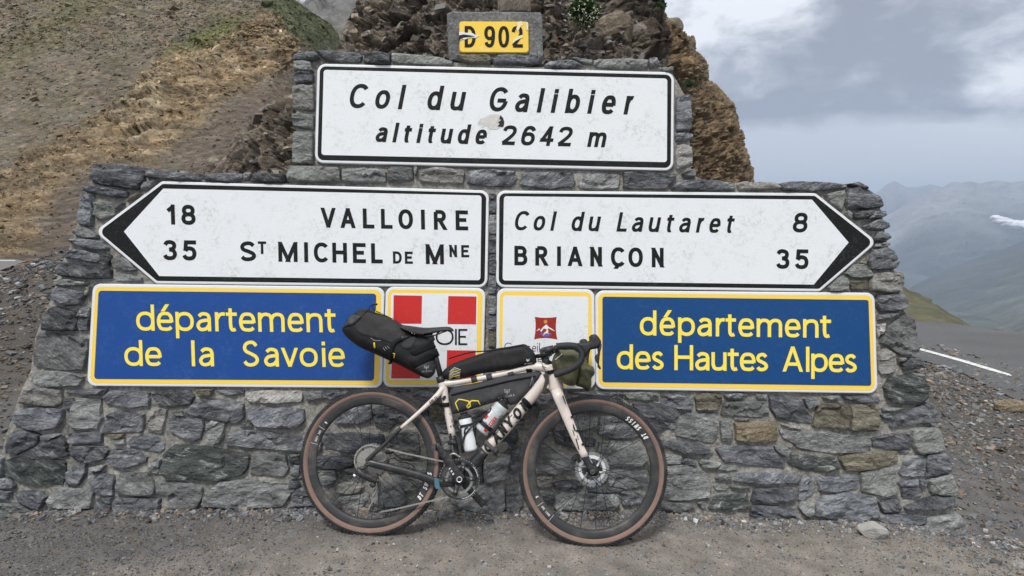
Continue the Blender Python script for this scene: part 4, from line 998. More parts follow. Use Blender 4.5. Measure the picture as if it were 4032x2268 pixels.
# ---------------------------------------------------------------- lettering: uniform-stroke alphabets drawn as centre lines
def ell(cx, cy, rx, ry, a0=0, a1=360, n=40, p=2.25):
    out = []
    for i in range(n + 1):
        a = radians(a0 + (a1 - a0) * i / n); c, s_ = cos(a), sin(a)
        out.append((cx + rx * math.copysign(abs(c) ** (2 / p), c), cy + ry * math.copysign(abs(s_) ** (2 / p), s_)))
    return out
def smo(*P): return [tuple(q) for q in catmull([A_(p, float) for p in P], 6)]
def glyph(ch, xr, hum=False):
    """list of (kind, points, extend_start, extend_end); box is 0..1 x 0..1 on the stroke centre lines"""
    G = {}
    Ls = lambda *P, a=1, b=1: ('L', list(P), a, b); Cc = lambda P: ('C', P, 0, 0); Sm = lambda P, a=0, b=0: ('L', P, a, b); Q = lambda *P: ('Q', list(P), 0, 0)
    X = lambda P: [(x, y * xr) for x, y in P]
    if ch in 'CÇ':
        r = [Sm(ell(.5, .5, .5, .5, 40, 320))]
        return r + ([Q((.48, .0), (.36, -.13))] if ch == 'Ç' else [])
    if ch == 'G': return [Sm(ell(.5, .5, .5, .5, 38, 335) + [(1., .42)]), Ls((1., .44), (.55, .44), a=0)]
    if ch in 'O0Q': return [Cc(ell(.5, .5, .5, .5)[:-1])]
    if ch == 'L': return [Ls((0, 1), (0, 0), (1, 0))]
    if ch == 'I': return [Ls((0, 1), (0, 0))]
    if ch == 'T': return [Ls((0, 1), (1, 1)), Ls((.5, 1), (.5, 0), a=0)]
    if ch == 'E': return [Ls((1, 1), (0, 1), (0, 0), (1, 0)), Ls((0, .52), (.8, .52), a=0)]
    if ch == 'F': return [Ls((1, 1), (0, 1), (0, 0)), Ls((0, .52), (.8, .52), a=0)]
    if ch == 'H': return [Ls((0, 1), (0, 0)), Ls((1, 1), (1, 0)), Ls((0, .52), (1, .52), a=0, b=0)]
    if ch == 'N': return [Ls((0, 1), (0, 0)), Ls((1, 1), (1, 0)), Q((.02, 1), (.98, 0))]
    if ch == 'M': return [Ls((0, 1), (0, 0)), Ls((1, 1), (1, 0)), Q((.03, 1), (.5, .0)), Q((.97, 1), (.5, .0))]
    if ch == 'A': return [Q((.0, 0), (.47, 1)), Q((1, 0), (.53, 1)), Ls((.2, .27), (.8, .27), a=0, b=0)]
    if ch == 'V': return [Q((.0, 1), (.47, 0)), Q((1, 1), (.53, 0))]
    if ch == 'v': return [Q((.0, xr), (.46, 0)), Q((1, xr), (.54, 0))]
    if ch == 'Y': return [Q((0, 1), (.5, .45)), Q((1, 1), (.5, .45)), Ls((.5, .5), (.5, 0), a=0)]
    if ch == 'X': return [Q((0, 1), (1, 0)), Q((1, 1), (0, 0))]
    if ch == 'Z': return [Ls((0, 1), (1, 1)), Q((1, .98), (0, .02)), Ls((0, 0), (1, 0))]
    if ch == 'D': return [('C', [(0, 0), (0, 1), (.35, 1)] + ell(.35, .5, .65, .5, 88, -88, 24) + [(.35, 0)], 0, 0)]
    if ch == 'B': return [('C', [(0, .53), (0, 1), (.45, 1)] + ell(.5, .765, .42, .235, 88, -88, 16) + [(.45, .53)], 0, 0), ('C', [(0, 0), (0, .53), (.5, .53)] + ell(.55, .265, .45, .265, 88, -88, 16) + [(.5, 0)], 0, 0)]
    if ch in 'RP':
        r = [Ls((0, 0), (0, 1), a=1, b=0), Sm([(0, 1), (.5, 1)] + ell(.52, .75, .46, .25, 88, -88, 16) + [(.5, .5), (0, .5)])]
        return r + ([Q((.48, .48), (1., 0))] if ch == 'R' else [])
    if ch in 'Ss':
        P = [(.95, .84), (.76, .97), (.5, 1), (.18, .93), (.04, .76), (.16, .6), (.5, .5), (.86, .38), (1, .22), (.84, .06), (.5, 0), (.2, .03), (.02, .15)]
        return [Sm(smo(*(X(P) if ch == 's' else P)))]
    if ch == 'J': return [Ls((.8, 1), (.8, .2), b=0)]
    if ch == 'U': return [Sm([(0, 1)] + smo((0, .35), (.1, .08), (.5, 0), (.9, .08), (1, .35)) + [(1, 1)], 1, 1)]
    if ch == 'K': return [Ls((0, 1), (0, 0)), Q((.95, 1), (.1, .45)), Q((.3, .6), (1, 0))]
    if ch == 'W': return [Q((0, 1), (.25, 0)), Q((.5, 1), (.25, 0)), Q((.5, 1), (.75, 0)), Q((1, 1), (.75, 0))]
    if ch == '1': return [Ls((1, 1), (1, 0)), Ls((.95, .97), (0, .72), a=0, b=0)]
    if ch == '2': return [Sm(smo((.02, .76), (.14, .94), (.5, 1), (.86, .93), (.97, .74), (.84, .53), (.45, .25), (.02, .0))), Ls((0, 0), (1, 0), a=0)]
    if ch == '3': return [Sm(smo((.04, .82), (.2, .96), (.5, 1), (.84, .93), (.94, .77), (.82, .6), (.5, .54), (.42, .535))), Sm(smo((.42, .535), (.55, .53), (.86, .46), (1, .27), (.86, .06), (.5, 0), (.15, .05), (0, .19)))]
    if ch == '5': return [Sm([(.98, 1), (.2, 1), (.12, .47)], 1, 0), Sm(smo((.12, .48), (.3, .59), (.56, .63), (.88, .54), (1, .31), (.86, .07), (.5, 0), (.15, .05), (0, .2)))]
    if ch == '4': return [Q((.66, 1), (.04, .27)), Ls((0, .25), (1, .25)), Ls((.72, 1), (.72, 0))]
    if ch == '6': return [Cc(ell(.5, .3, .5, .3)[:-1]), Sm(smo((0, .34), (.03, .62), (.2, .92), (.55, 1), (.86, .92), (.97, .8)))]
    if ch == '9': return [Cc(ell(.5, .7, .5, .3)[:-1]), Sm(smo((1, .66), (.97, .38), (.8, .08), (.45, 0), (.14, .08), (.03, .2)))]
    if ch == '8': return [Cc(ell(.5, .765, .43, .235)[:-1]), Cc(ell(.5, .265, .5, .265)[:-1])]
    if ch == 'o': return [Cc(X(ell(.5, .5, .5, .5))[:-1])]
    if ch == 'a': return [Sm(X(smo((.10, .84), (.3, .97), (.56, 1), (.88, .93), (1, .72))) + [(1, 0)], 0, 1), Sm(X(smo((1, .6), (.6, .58), (.2, .5), (0, .28), (.12, .06), (.38, 0), (.75, .08), (1, .32))))]
    if ch in 'bdpq':
        sx = 0 if ch in 'bp' else 1; y0, y1 = ((0, 1) if ch in 'bd' else (-.32, xr))
        return [Ls((sx, y1), (sx, y0)), Cc(X(ell(.5, .5, .5, .5))[:-1])]
    if ch in 'eé':
        r = [Sm(X([(.03, .5), (1, .5)])), Sm(X(smo((1, .44), (.99, .58), (.93, .80), (.77, .96), (.5, 1), (.2, .94), (.02, .66), (.02, .34), (.18, .06), (.52, 0), (.8, .03), (.96, .14))))]
        return r + ([Q((.42, xr + .16), (.62, 1.02))] if ch == 'é' else [])
    if ch == 'i': return [Ls((0, xr), (0, 0)), Ls((0, .955), (0, .97))]
    if ch == 'l': return [Ls((0, 1), (0, 0))]
    if ch == 'm': return [Ls((0, xr), (0, 0)), Sm(X(smo((0, .68), (.1, .92), (.25, 1), (.42, .94), (.5, .74))) + [(.5, 0)], 0, 1), Sm(X(smo((.5, .68), (.6, .92), (.76, 1), (.93, .94), (1, .74))) + [(1, 0)], 0, 1)]
    if ch == 'n': return [Ls((0, xr), (0, 0)), Sm(X(smo((0, .68), (.2, .92), (.55, 1), (.88, .93), (1, .7))) + [(1, 0)], 0, 1)]
    if ch == 'u': return [Ls((1, xr), (1, 0)), Sm([(0, xr)] + X(smo((0, .3), (.12, .07), (.45, 0), (.8, .08), (1, .32))), 1, 0)]
    if ch == 'r': return [Ls((0, xr), (0, 0)), Sm(X(smo((0, .62), (.3, .9), (.7, 1.0), (1, .98))))]
    if ch == 't': return [Sm(smo((.36, xr * 1.36), (.36, xr * .8), (.37, xr * .25), (.52, xr * .02), (.78, 0), (1, xr * .04)), 0, 0), Ls((0, xr * .99), (1, xr * .99), a=1, b=1)]
    return []
def strokes(ch, x0, x1, H, t, xr, k, thin=1.):
    """outline quads of a glyph fitted to ink extents x0..x1; returns list of strips of (left, right) point pairs, y up from baseline"""
    h = t / 2.
    def build(W):
        out = []
        for kind, P, ea, eb in glyph(ch, xr):
            Q_ = [A_((h + x * (W - t), h + y * (H - t))) for x, y in P]
            if kind == 'Q':
                a, b = Q_; d = b - a; hw = h * hypot(*d) / abs(d[1]) * .98; e = d / abs(d[1]) * h; a = a - e; b = b + e
                out.append(([a - (hw, 0), b - (hw, 0)], [a + (hw, 0), b + (hw, 0)], False)); continue
            closed = kind == 'C'
            if not closed and len(Q_) > 1:
                if ea: Q_[0] = Q_[0] + unit(Q_[0] - Q_[1]) * h * (1 if ea is True or ea == 1 else ea)
                if eb: Q_[-1] = Q_[-1] + unit(Q_[-1] - Q_[-2]) * h
            R = [Q_[0]]
            for q in Q_[1:]:
                if np.linalg.norm(q - R[-1]) > 1e-6: R.append(q)
            if closed and np.linalg.norm(R[0] - R[-1]) < 1e-6: R.pop()
            n = len(R); Lf = []; Rt = []
            for i in range(n):
                if closed: a, b, c = R[i - 1], R[i], R[(i + 1) % n]
                else: a = R[max(i - 1, 0)]; b = R[i]; c = R[min(i + 1, n - 1)]
                d1 = unit(b - a) if np.linalg.norm(b - a) > 0 else unit(c - b); d2 = unit(c - b) if np.linalg.norm(c - b) > 0 else d1
                nn = A_([-d1[1], d1[0]]) + A_([-d2[1], d2[0]]); L2 = nn @ nn; mtr = nn * (2 * h / max(L2, .6))
                Lf.append(b + mtr); Rt.append(b - mtr)
            out.append((Lf, Rt, closed))
        sh = [([p + (k * p[1], 0) for p in a], [p + (k * p[1], 0) for p in b], c) for a, b, c in out]
        xs_ = [p[0] for a, b, c in sh for p in list(a) + list(b)]; return sh, min(xs_), max(xs_)
    W = x1 - x0; 
    if ch in 'IilT' and ch in 'Iil': sh, a, b = build(t)
    else:
        s1, a1, b1 = build(W); s2, a2, b2 = build(W * .8); e1, e2 = b1 - a1, b2 - a2
        W = W * .8 + (W - W * .8) * ((x1 - x0) - e2) / (e1 - e2) if abs(e1 - e2) > 1e-6 else W
        sh, a, b = build(W)
    off = x0 - a if ch not in 'Iil' else (x0 + x1) / 2 - (a + b) / 2
    return [([p + (off, 0) for p in a_], [p + (off, 0) for p in b_], c_) for a_, b_, c_ in sh]
def lettering(name, text, ext, o, s, base, H, t, xr, k, fmap, mat, parent, lean=0., **kw):
    """text: characters; ext: ink extents in zoomed pixels; base=(x,y,slope) baseline; fmap(px, py, layer)->3D"""
    lay = 0
    for ch, (x0, x1) in zip(text.replace(' ', ''), ext):
        mb = MB()
        xm = (x0 + x1) / 2.; yb = base[1] + base[2] * (xm - base[0])
        for Lf, Rt, closed in strokes(ch, x0, x1, H, t, xr, k):
            lay += 1; n = len(Lf); V = []
            for a, b in zip(Lf, Rt):
                for p in (a, b): V.append(fmap(o[0] + (p[0] + lean * p[1]) / s, o[1] + (yb + base[2] * (p[0] - xm) - p[1]) / s, lay % 7))
            mb.add(V, [(2 * i, 2 * i + 1, (2 * i + 3) % (2 * n), (2 * i + 2) % (2 * n)) for i in range(n if closed else n - 1)])
        mb.build('digit' if ch.isdigit() else 'letter', mat, parent, **kw)
# ---------------------------------------------------------------- sign panels
def sign_mat(name, col, rough=.38, scuff=(.42, .41, .38), sc=.35, chip=0.):
    """enamelled sheet: hairline crazing, scratches, scuffs and run-off stains"""
    m, t, b = newmat(name); tcn = N('ShaderNodeTexCoord', t); v = tcn.outputs['Object']
    vo = N('ShaderNodeTexVoronoi', t, feature='DISTANCE_TO_EDGE', i_Scale=75.); LK(v, vo.inputs['Vector'], t)
    cr = ramp(vo.outputs['Distance'], [(0.0, 1.), (.035, 0.)], t)
    n_ = N('ShaderNodeTexNoise', t, i_Scale=7., i_Detail=6., i_Roughness=.7); LK(v, n_.inputs['Vector'], t)
    n2_ = N('ShaderNodeTexNoise', t, i_Scale=45., i_Detail=8., i_Roughness=.75, i_Distortion=.6); LK(v, n2_.inputs['Vector'], t)
    mp = N('ShaderNodeMapping', t); LK(v, mp.inputs[0], t); mp.inputs['Scale'].default_value = (3., 3., 45.); mp.inputs['Rotation'].default_value = (0, .65, 0)
    n3 = N('ShaderNodeTexNoise', t, i_Scale=3.2, i_Detail=5., i_Roughness=.8); LK(mp.outputs[0], n3.inputs['Vector'], t)
    c = mixc(mathn('MULTIPLY', cr, .16, t), col, tuple(x * .6 for x in scuff), t)
    c = mixc(mathn('MULTIPLY', mathn('MULTIPLY', ramp(n_.outputs[0], [(.46, 0.), (.68, 1.)], t), ramp(n2_.outputs[0], [(.48, 0.), (.62, 1.)], t), t), sc, t), c, scuff, t)
    c = mixc(mathn('MULTIPLY', ramp(n3.outputs[0], [(.635, 0.), (.68, 1.)], t), sc, t), c, scuff, t)
    c = mixc(mathn('MULTIPLY', n_.outputs[0], .10, t), c, tuple(x * .72 for x in col), t)
    LK(c, b.inputs['Base Color'], t); b.inputs['Roughness'].default_value = rough; b.inputs['Specular IOR Level'].default_value = .12 if max(col) < .1 else .35
    bn = N('ShaderNodeBump', t, i_Strength=.08, i_Distance=.002); LK(n_.outputs[0], bn.inputs['Height'], t); LK(bn.outputs[0], b.inputs['Normal'], t)
    return m
SW = sign_mat('white enamel', (.755, .775, .78), sc=.75); SK = sign_mat('black enamel', (.010, .0105, .0105), .5, (.30, .30, .29), .12)
SB = sign_mat('blue enamel', (.008, .062, .26), .30, (.20, .30, .50), .18); SB2 = sign_mat('deep blue enamel', (.004, .056, .19), .30, (.12, .25, .45), .14)
SY = sign_mat('yellow enamel', (.92, .63, .085), .36, (.8, .62, .25), .25); SYL = sign_mat('yellow letters', (.95, .75, .085), .4, (.8, .66, .3), .15)
SR = sign_mat('red enamel', (.56, .022, .018), .36, (.6, .2, .18), .2); SD = sign_mat('emblem red', (.30, .022, .012), .4, (.4, .1, .1), .2)
SWR = sign_mat('white rim', (.74, .755, .76), .4, (.4, .39, .36), .25)
SM = plain('sign edge metal', (.55, .56, .57), .45, .3)
def rounded(P, rad, n=7):
    """round polygon corners; rad scalar or list"""
    out = []; m = len(P)
    for i in range(m):
        a, b, c = A_(P[i - 1], float), A_(P[i], float), A_(P[(i + 1) % m], float); r = rad[i] if hasattr(rad, '__len__') else rad
        if r <= 0: out.append(tuple(b)); continue
        u, v = unit(a - b), unit(c - b); ang = math.acos(np.clip(u @ v, -1, 1)); dd = r / math.tan(ang / 2); cc = b + unit(u + v) * (r / sin(ang / 2))
        p0, p1 = b + u * dd, b + v * dd; a0 = atan2(*(p0 - cc)[::-1]); a1 = atan2(*(p1 - cc)[::-1]); da = (a1 - a0 + pi) % (2 * pi) - pi
        for k in range(n + 1): a_ = a0 + da * k / n; out.append((cc[0] + cos(a_) * r, cc[1] + sin(a_) * r))
    return out
def inset(P, d):
    n = len(P); s_ = sum(P[i][0] * P[(i + 1) % n][1] - P[(i + 1) % n][0] * P[i][1] for i in range(n)); sg = 1 if s_ > 0 else -1; L_ = []
    for i in range(n):
        a, b = A_(P[i], float), A_(P[(i + 1) % n], float); u = unit(b - a); L_.append((a + A_([-u[1], u[0]]) * d * sg, u))
    out = []
    for i in range(n):
        p, u = L_[i - 1]; q, v = L_[i]; t_ = np.cross(q - p, v) / np.cross(u, v); out.append(tuple(p + u * t_))
    return out
def poly_sheet(name, px, h, mat, parent, **kw):
    return mk(name, [W3(w2(x, y, h), h) for x, y in px], [tuple(range(len(px)))[::-1]], mat, parent, **kw)
SIGN_H = .010
def plate(root, px, rad, rim_mat, h=SIGN_H, th=.022):
    """pressed sheet with a rolled rim"""
    P = rounded(px, rad); n = len(P); rings = [(0, h - th), (0, h - .004), (2.2, h - .0008), (5.5, h)]; V = []; Fc = []
    for d_, hh in rings:
        Pi = inset_simple(P, d_); V += [W3(w2(x, y, h), hh) for x, y in Pi]
    for r in range(3): Fc += [(r * n + i, r * n + (i + 1) % n, (r + 1) * n + (i + 1) % n, (r + 1) * n + i) for i in range(n)]
    Fc.append(tuple(3 * n + i for i in range(n))); Fc.append(tuple(n - 1 - i for i in range(n)))
    o = mk('panel', V, Fc, rim_mat, root); return o
def inset_simple(P, d):
    P = A_(P, float); c = P.mean(0)
    if d == 0: return P
    T = np.roll(P, -1, 0) - np.roll(P, 1, 0); T /= np.linalg.norm(T, axis=1)[:, None]; Nn_ = np.stack([-T[:, 1], T[:, 0]], 1)
    s_ = np.sign((Nn_ * (c - P)).sum(1).sum()); return P + Nn_ * s_ * d
def wm(h): return lambda x, y, l: W3(w2(x, y, h), h + l * .00012)
def sign(name, label, cat, px, rad): 
    c = W3(w2(*np.mean(A_(px), 0), SIGN_H), SIGN_H); return empty(name, c, label, cat, None)
LH = SIGN_H + .0022
# 1 top sign
q = [(1249, 249.5), (2655, 283.6), (2652, 672.5), (1238.5, 641)]
s = sign('road_sign', 'topmost white sign reading Col du Galibier altitude 2642 m, scratched', 'sign', q, 34); plate(s, q, 34, SWR)
poly_sheet('border', rounded(inset(q, 11), 24), SIGN_H + .0008, SK, s); poly_sheet('face', rounded([(1274.5, 274.5), (2627.6, 309.3), (2626, 638.5), (1265.5, 610)], 11), SIGN_H + .0016, SW, s)
lettering('lettering', 'Col du Galibier', [(570, 808), (893, 1083), (1178, 1290), (1555, 1772), (1845, 2048), (2344, 2579), (2666, 2850), (2939, 3049), (3119, 3224), (3294, 3491), (3582, 3687), (3766, 3944), (4039, 4179)], (1200, 200), 3.22, (1200, 741, .0236), 311, 52, .72, .195, wm(LH), SK, s)
lettering('lettering', 'altitude 2642 m', [(898, 1053), (1110, 1203), (1263, 1365), (1415, 1505), (1565, 1667), (1722, 1885), (1940, 2115), (2165, 2310), (2494, 2689), (2742, 2931), (2972, 3159), (3204, 3399), (3579, 3827)], (1200, 200), 3.22, (1130, 1161, .0233), 250, 46, .70, .195, wm(LH), SK, s)
# torn round sticker
def blob2(cx, cy, r, n, seed, sx=1., sy=1., am=.25):
    rg = random.Random(seed); return [(cx + cos(2 * pi * i / n) * r * sx * (1 + rg.uniform(-am, am)), cy + sin(2 * pi * i / n) * r * sy * (1 + rg.uniform(-am, am))) for i in range(n)]
st = plain('sticker paper', (.60, .58, .54), .8, noise=.25, nscale=60, dirt=((.3, .28, .26), 40, .5))
poly_sheet('sticker_remnant', [(1200 + x / 3.22, 200 + y / 3.22) for x, y in [(2190, 935), (2225, 862), (2300, 838), (2350, 805), (2440, 800), (2490, 830), (2520, 880), (2525, 930), (2490, 965), (2430, 1000), (2350, 990), (2300, 950), (2245, 975), (2275, 925), (2205, 950), (2245, 905)]], LH + .0009, st, s)
poly_sheet('sticker_print', [(1200 + x / 3.22, 200 + y / 3.22) for x, y in [(2480, 815), (2515, 850), (2530, 905), (2522, 955), (2500, 968), (2440, 958), (2470, 930), (2450, 905), (2490, 880), (2465, 862)]], LH + .0014, plain('sticker print', (.012, .006, .006), .5), s)
# 2 left arrow
q = [(637, 713), (1926, 749.5), (1919, 1132.5), (614, 1117), (371, 911.5)]; rd = [24, 34, 34, 24, 26]
s = sign('road_sign', 'white left pointing arrow sign reading 18 VALLOIRE and 35 ST MICHEL DE MNE', 'sign', q, rd); plate(s, q, rd, SWR)
poly_sheet('border', rounded(inset(q, 11), [14, 24, 24, 14, 22]), SIGN_H + .0008, SK, s)
poly_sheet('face', rounded([(642.5, 742.5), (1896, 769.6), (1891.5, 1103.5), (627, 1087), (488, 911.6)], [1.5, 11, 11, 1.5, 1.5]), SIGN_H + .0016, SW, s)
O, Sx = (1250, 750), 3.677
lettering('lettering', 'VALLOIRE', [(47, 270), (333, 555), (660, 825), (922, 1088), (1175, 1385), (1500, 1560), (1687, 1885), (2003, 2183)], O, Sx, (150, 537.5, .0196), 287, 56, .7, 0, wm(LH), SK, s, lean=-.02)
lettering('lettering', 'SMICHELM', [(-1115, -887), (-572, -278), (-195, -128), (-50, 155), (218, 430), (515, 702), (780, 945), (1563, 1840)], O, Sx, (-540, 1032, .016), 289, 56, .7, 0, wm(LH), SK, s, lean=-.02)
lettering('lettering', 'T', [(-860, -740)], O, Sx, (-800, 920, .016), 183, 37, .7, 0, wm(LH), SK, s, lean=-.02)
lettering('lettering', 'DE', [(1095, 1222), (1267, 1382)], O, Sx, (1150, 1059, .016), 177, 36, .7, 0, wm(LH), SK, s, lean=-.02)
lettering('lettering', 'NE', [(1903, 2030), (2083, 2197)], O, Sx, (1960, 965, .016), 177, 36, .7, 0, wm(LH), SK, s, lean=-.02)
lettering('distance_number', '18', [(208, 330), (423, 628)], (600, 750), Sx, (300, 494, .016), 291, 58, .7, 0, wm(LH), SK, s, lean=-.03)
lettering('distance_number', '35', [(157, 358), (436, 640)], (600, 750), Sx, (300, 1010, .016), 292, 58, .7, 0, wm(LH), SK, s, lean=-.02)
# 3 right arrow
q = [(1955.5, 749.5), (3212, 760), (3456, 953), (3229, 1148), (1952.5, 1131.5)]; rd = [34, 24, 26, 24, 34]
s = sign('road_sign', 'white right pointing arrow sign reading Col du Lautaret 8 and BRIANÇON 35', 'sign', q, rd); plate(s, q, rd, SWR)
poly_sheet('border', rounded(inset(q, 11), [24, 14, 22, 14, 24]), SIGN_H + .0008, SK, s)
poly_sheet('face', rounded([(1984, 772.6), (3197.5, 785.9), (3341.6, 954.8), (3204.3, 1120.7), (1979, 1104.4)], [11, 1.5, 1.5, 1.5, 11]), SIGN_H + .0016, SW, s)
O = (1950, 750)
lettering('lettering', 'Col du Lautaret', [(285, 497), (555, 725), (795, 895), (1105, 1300), (1350, 1533), (1753, 1905), (1978, 2148), (2220, 2403), (2487, 2600), (2662, 2833), (2903, 3033), (3100, 3263), (3358, 3473)], O, Sx, (820, 583, .0128), 281, 46, .715, .19, wm(LH), SK, s)
lettering('lettering', 'BRIANÇON', [(277, 465), (580, 775), (893, 953), (1047, 1265), (1363, 1558), (1675, 1872), (1928, 2137), (2253, 2452)], O, Sx, (350, 1084, .0145), 283, 55, .7, 0, wm(LH), SK, s)
lettering('distance_number', '8', [(4308, 4523)], O, Sx, (4400, 608, .0128), 287, 54, .7, .12, wm(LH), SK, s)
lettering('distance_number', '35', [(4067, 4260), (4338, 4535)], O, Sx, (4300, 1136, .0128), 285, 56, .7, 0, wm(LH), SK, s)
# 4 blue left
q = [(364.5, 1116.5), (1513.5, 1130.5), (1504.5, 1528.5), (341, 1520)]
s = sign('department_sign', 'blue sign with yellow letters reading département de la Savoie, left', 'sign', q, 30); plate(s, q, 32, SWR)
poly_sheet('border', rounded(inset(q, 12), 24), SIGN_H + .0008, SY, s); poly_sheet('face', rounded([(388, 1144.4), (1481.7, 1156.2), (1472.6, 1499), (370.3, 1492.4)], 13), SIGN_H + .0016, SB, s)
O, Sb = (440, 1150), 2.683
lettering('lettering', 'département', [(262, 455), (480, 655), (678, 870), (897, 1052), (1095, 1205), (1212, 1328), (1348, 1523), (1550, 1830), (1862, 2033), (2060, 2230), (2255, 2370)], O, Sb, (430, 409, .0089), 277, 35.5, .69, 0, wm(LH), SYL, s, lean=-.035)
lettering('lettering', 'de la Savoie', [(137, 330), (357, 532), (838, 892), (925, 1083), (1392, 1558), (1612, 1768), (1793, 1975), (1990, 2180), (2217, 2270), (2293, 2467)], O, Sb, (300, 781, .005), 274, 35.5, .69, 0, wm(LH), SYL, s, lean=-.035)
# 5 cross of Savoie
q = [(1518.5, 1128.5), (1912, 1134), (1902, 1524.5), (1507, 1525.5)]
s = sign('crest_sign', 'square white sign with red cross quarters reading SAVOIE behind the saddle', 'sign', q, 30); plate(s, q, 32, SWR)
poly_sheet('border', rounded(inset(q, 11), 24), SIGN_H + .0008, SY, s); poly_sheet('face', rounded([(1540, 1153), (1881.6, 1156), (1875, 1497), (1532.6, 1497)], 12), SIGN_H + .0016, SW, s)
O, Sc = (1100, 1150), 2.4156
for qq in ([(1087, 30), (1357, 35), (1352, 302), (1083, 300)], [(1607, 38), (1875, 42), (1870, 308), (1600, 305)], [(1595, 553), (1867, 556), (1860, 825), (1588, 825)], [(1075, 548), (1345, 552), (1338, 823), (1063, 822)]):
    poly_sheet('red_square', [(O[0] + x / Sc, O[1] + y / Sc) for x, y in qq], LH, SR, s)
lettering('lettering', 'SAVOIE', [(1105, 1180), (1195, 1320), (1325, 1478), (1487, 1657), (1668, 1690), (1702, 1788)], O, Sc, (1500, 503, .003), 153, 17, .7, 0, wm(LH + .001), SK, s)
# 6 mountain emblem
q = [(1957, 1134.5), (2340.5, 1139), (2344.5, 1531.5), (1951, 1531)]
s = sign('crest_sign', 'square white sign with small red mountain emblem behind the handlebar', 'sign', q, 30); plate(s, q, 32, SWR)
poly_sheet('border', rounded(inset(q, 12), 24), SIGN_H + .0008, SY, s); poly_sheet('face', rounded([(1981, 1163), (2317, 1167), (2314, 1502), (1976, 1500)], 10), SIGN_H + .0016, SW, s)
e4 = lambda P: [(2080 + x / 5.797, 1290 + y / 5.797) for x, y in P]; e3 = lambda P: [(1900 + x / 2.8975, 1250 + y / 2.8975) for x, y in P]
poly_sheet('emblem', e3([(597, -8), (660, 2), (720, 4), (780, 2), (846, -6), (838, 60), (836, 120), (842, 190), (853, 252), (790, 240), (720, 234), (650, 238), (588, 250), (600, 180), (606, 110), (604, 50)]), LH, SD, s)
poly_sheet('emblem_print', e3([(612, 160), (645, 122), (662, 146), (690, 110), (728, 78), (755, 108), (795, 130), (826, 160), (780, 138), (752, 122), (740, 140), (700, 124), (668, 168), (655, 140), (636, 146)]), LH + .0004, SW, s)
poly_sheet('emblem_print', e3([(645, 188), (690, 176), (740, 172), (795, 188), (765, 200), (768, 214), (720, 219), (675, 212), (678, 198)]), LH + .0006, plain('emblem violet', (.12, .11, .42), .5), s)
poly_sheet('emblem_print', e3([(690, 213), (702, 176), (722, 160), (738, 134), (752, 150), (748, 172), (762, 190), (742, 180), (712, 184)]), LH + .0008, plain('emblem cream', (.8, .72, .5), .5), s)
poly_sheet('emblem_print', e3(ell(719, 48, 21, 21, 0, 345, 22)), LH + .0004, plain('emblem sun', (.6, .25, .05), .5), s)
lettering('lettering', 'Conseil', [(250, 333), (345, 408), (424, 486), (499, 548), (566, 612), (622, 634), (645, 656)], (1900, 1250), 2.8975, (300, 388, .002), 100, 8, .62, 0, wm(LH), SK, s)
lettering('lettering', 'Hautes', [(380, 448), (462, 505), (519, 572), (585, 622), (628, 676), (688, 728)], (1900, 1250), 2.8975, (600, 510, .002), 92, 8, .60, 0, wm(LH), SK, s)
# 7 blue right
q = [(2344, 1143), (3445, 1152.5), (3457, 1550), (2346, 1533)]
s = sign('department_sign', 'blue sign with yellow letters reading département des Hautes Alpes, right', 'sign', q, 30); plate(s, q, 34, SWR)
poly_sheet('border', rounded(inset(q, 11), 27), SIGN_H + .0008, SY, s); poly_sheet('face', rounded([(2372, 1168), (3420, 1181), (3431, 1519.4), (2372, 1505.3)], 10), SIGN_H + .0016, SB2, s)
O, Sb = (2340, 1150), 2.3418
lettering('lettering', 'département', [(420, 573), (602, 745), (772, 928), (950, 1083), (1120, 1205), (1210, 1307), (1328, 1475), (1497, 1732), (1757, 1902), (1925, 2068), (2082, 2183)], O, Sb, (560, 401, .0135), 232, 31.5, .69, 0, wm(LH), SYL, s)
lettering('lettering', 'des Hautes Alpes', [(207, 357), (375, 520), (533, 640), (738, 912), (930, 1062), (1080, 1220), (1230, 1332), (1342, 1488), (1493, 1602), (1735, 1925), (1948, 1988), (2000, 2153), (2160, 2305), (2313, 2420)], O, Sb, (340, 714, .0135), 232, 31.5, .69, 0, wm(LH), SYL, s)
# 8 road number plate
q = [(1808, 83.5), (2080.5, 84.5), (2082, 208), (1809.5, 206)]
s = empty('number_plate', W3(w2(1944, 146, .02), .02), 'small yellow plate reading D 902 with torn left edge and peeling right side', 'sign')
plate(s, q, 13, SY, h=.016, th=.02); SY2 = sign_mat('road number yellow', (.86, .57, .045), .4, (.80, .72, .50), .6)
poly_sheet('face', rounded(inset(q, 2.5), 11), .0172, SY2, s)
lettering('lettering', 'D902', [(1510, 1600), (1670, 1758), (1785, 1873), (1893, 1985)], (1100, 0), 2.07, (1750, 387, .002), 175, 27, .7, 0, wm(.0185), SK, s)
z2 = lambda P: [(1100 + x / 2.07, y / 2.07) for x, y in P]
poly_sheet('peeled_patch', z2([(1465, 262), (1500, 258), (1520, 268), (1560, 262), (1600, 285), (1632, 290), (1600, 310), (1560, 305), (1510, 322), (1490, 318), (1466, 335)]), .0204, plain('bared paint', (.7, .7, .66), .7), s)
poly_sheet('torn_hole', z2([(1463, 288), (1500, 280), (1560, 288), (1598, 296), (1545, 303), (1500, 308), (1475, 322), (1463, 345)]), .0210, plain('torn metal', (.02, .014, .014), .8), s)
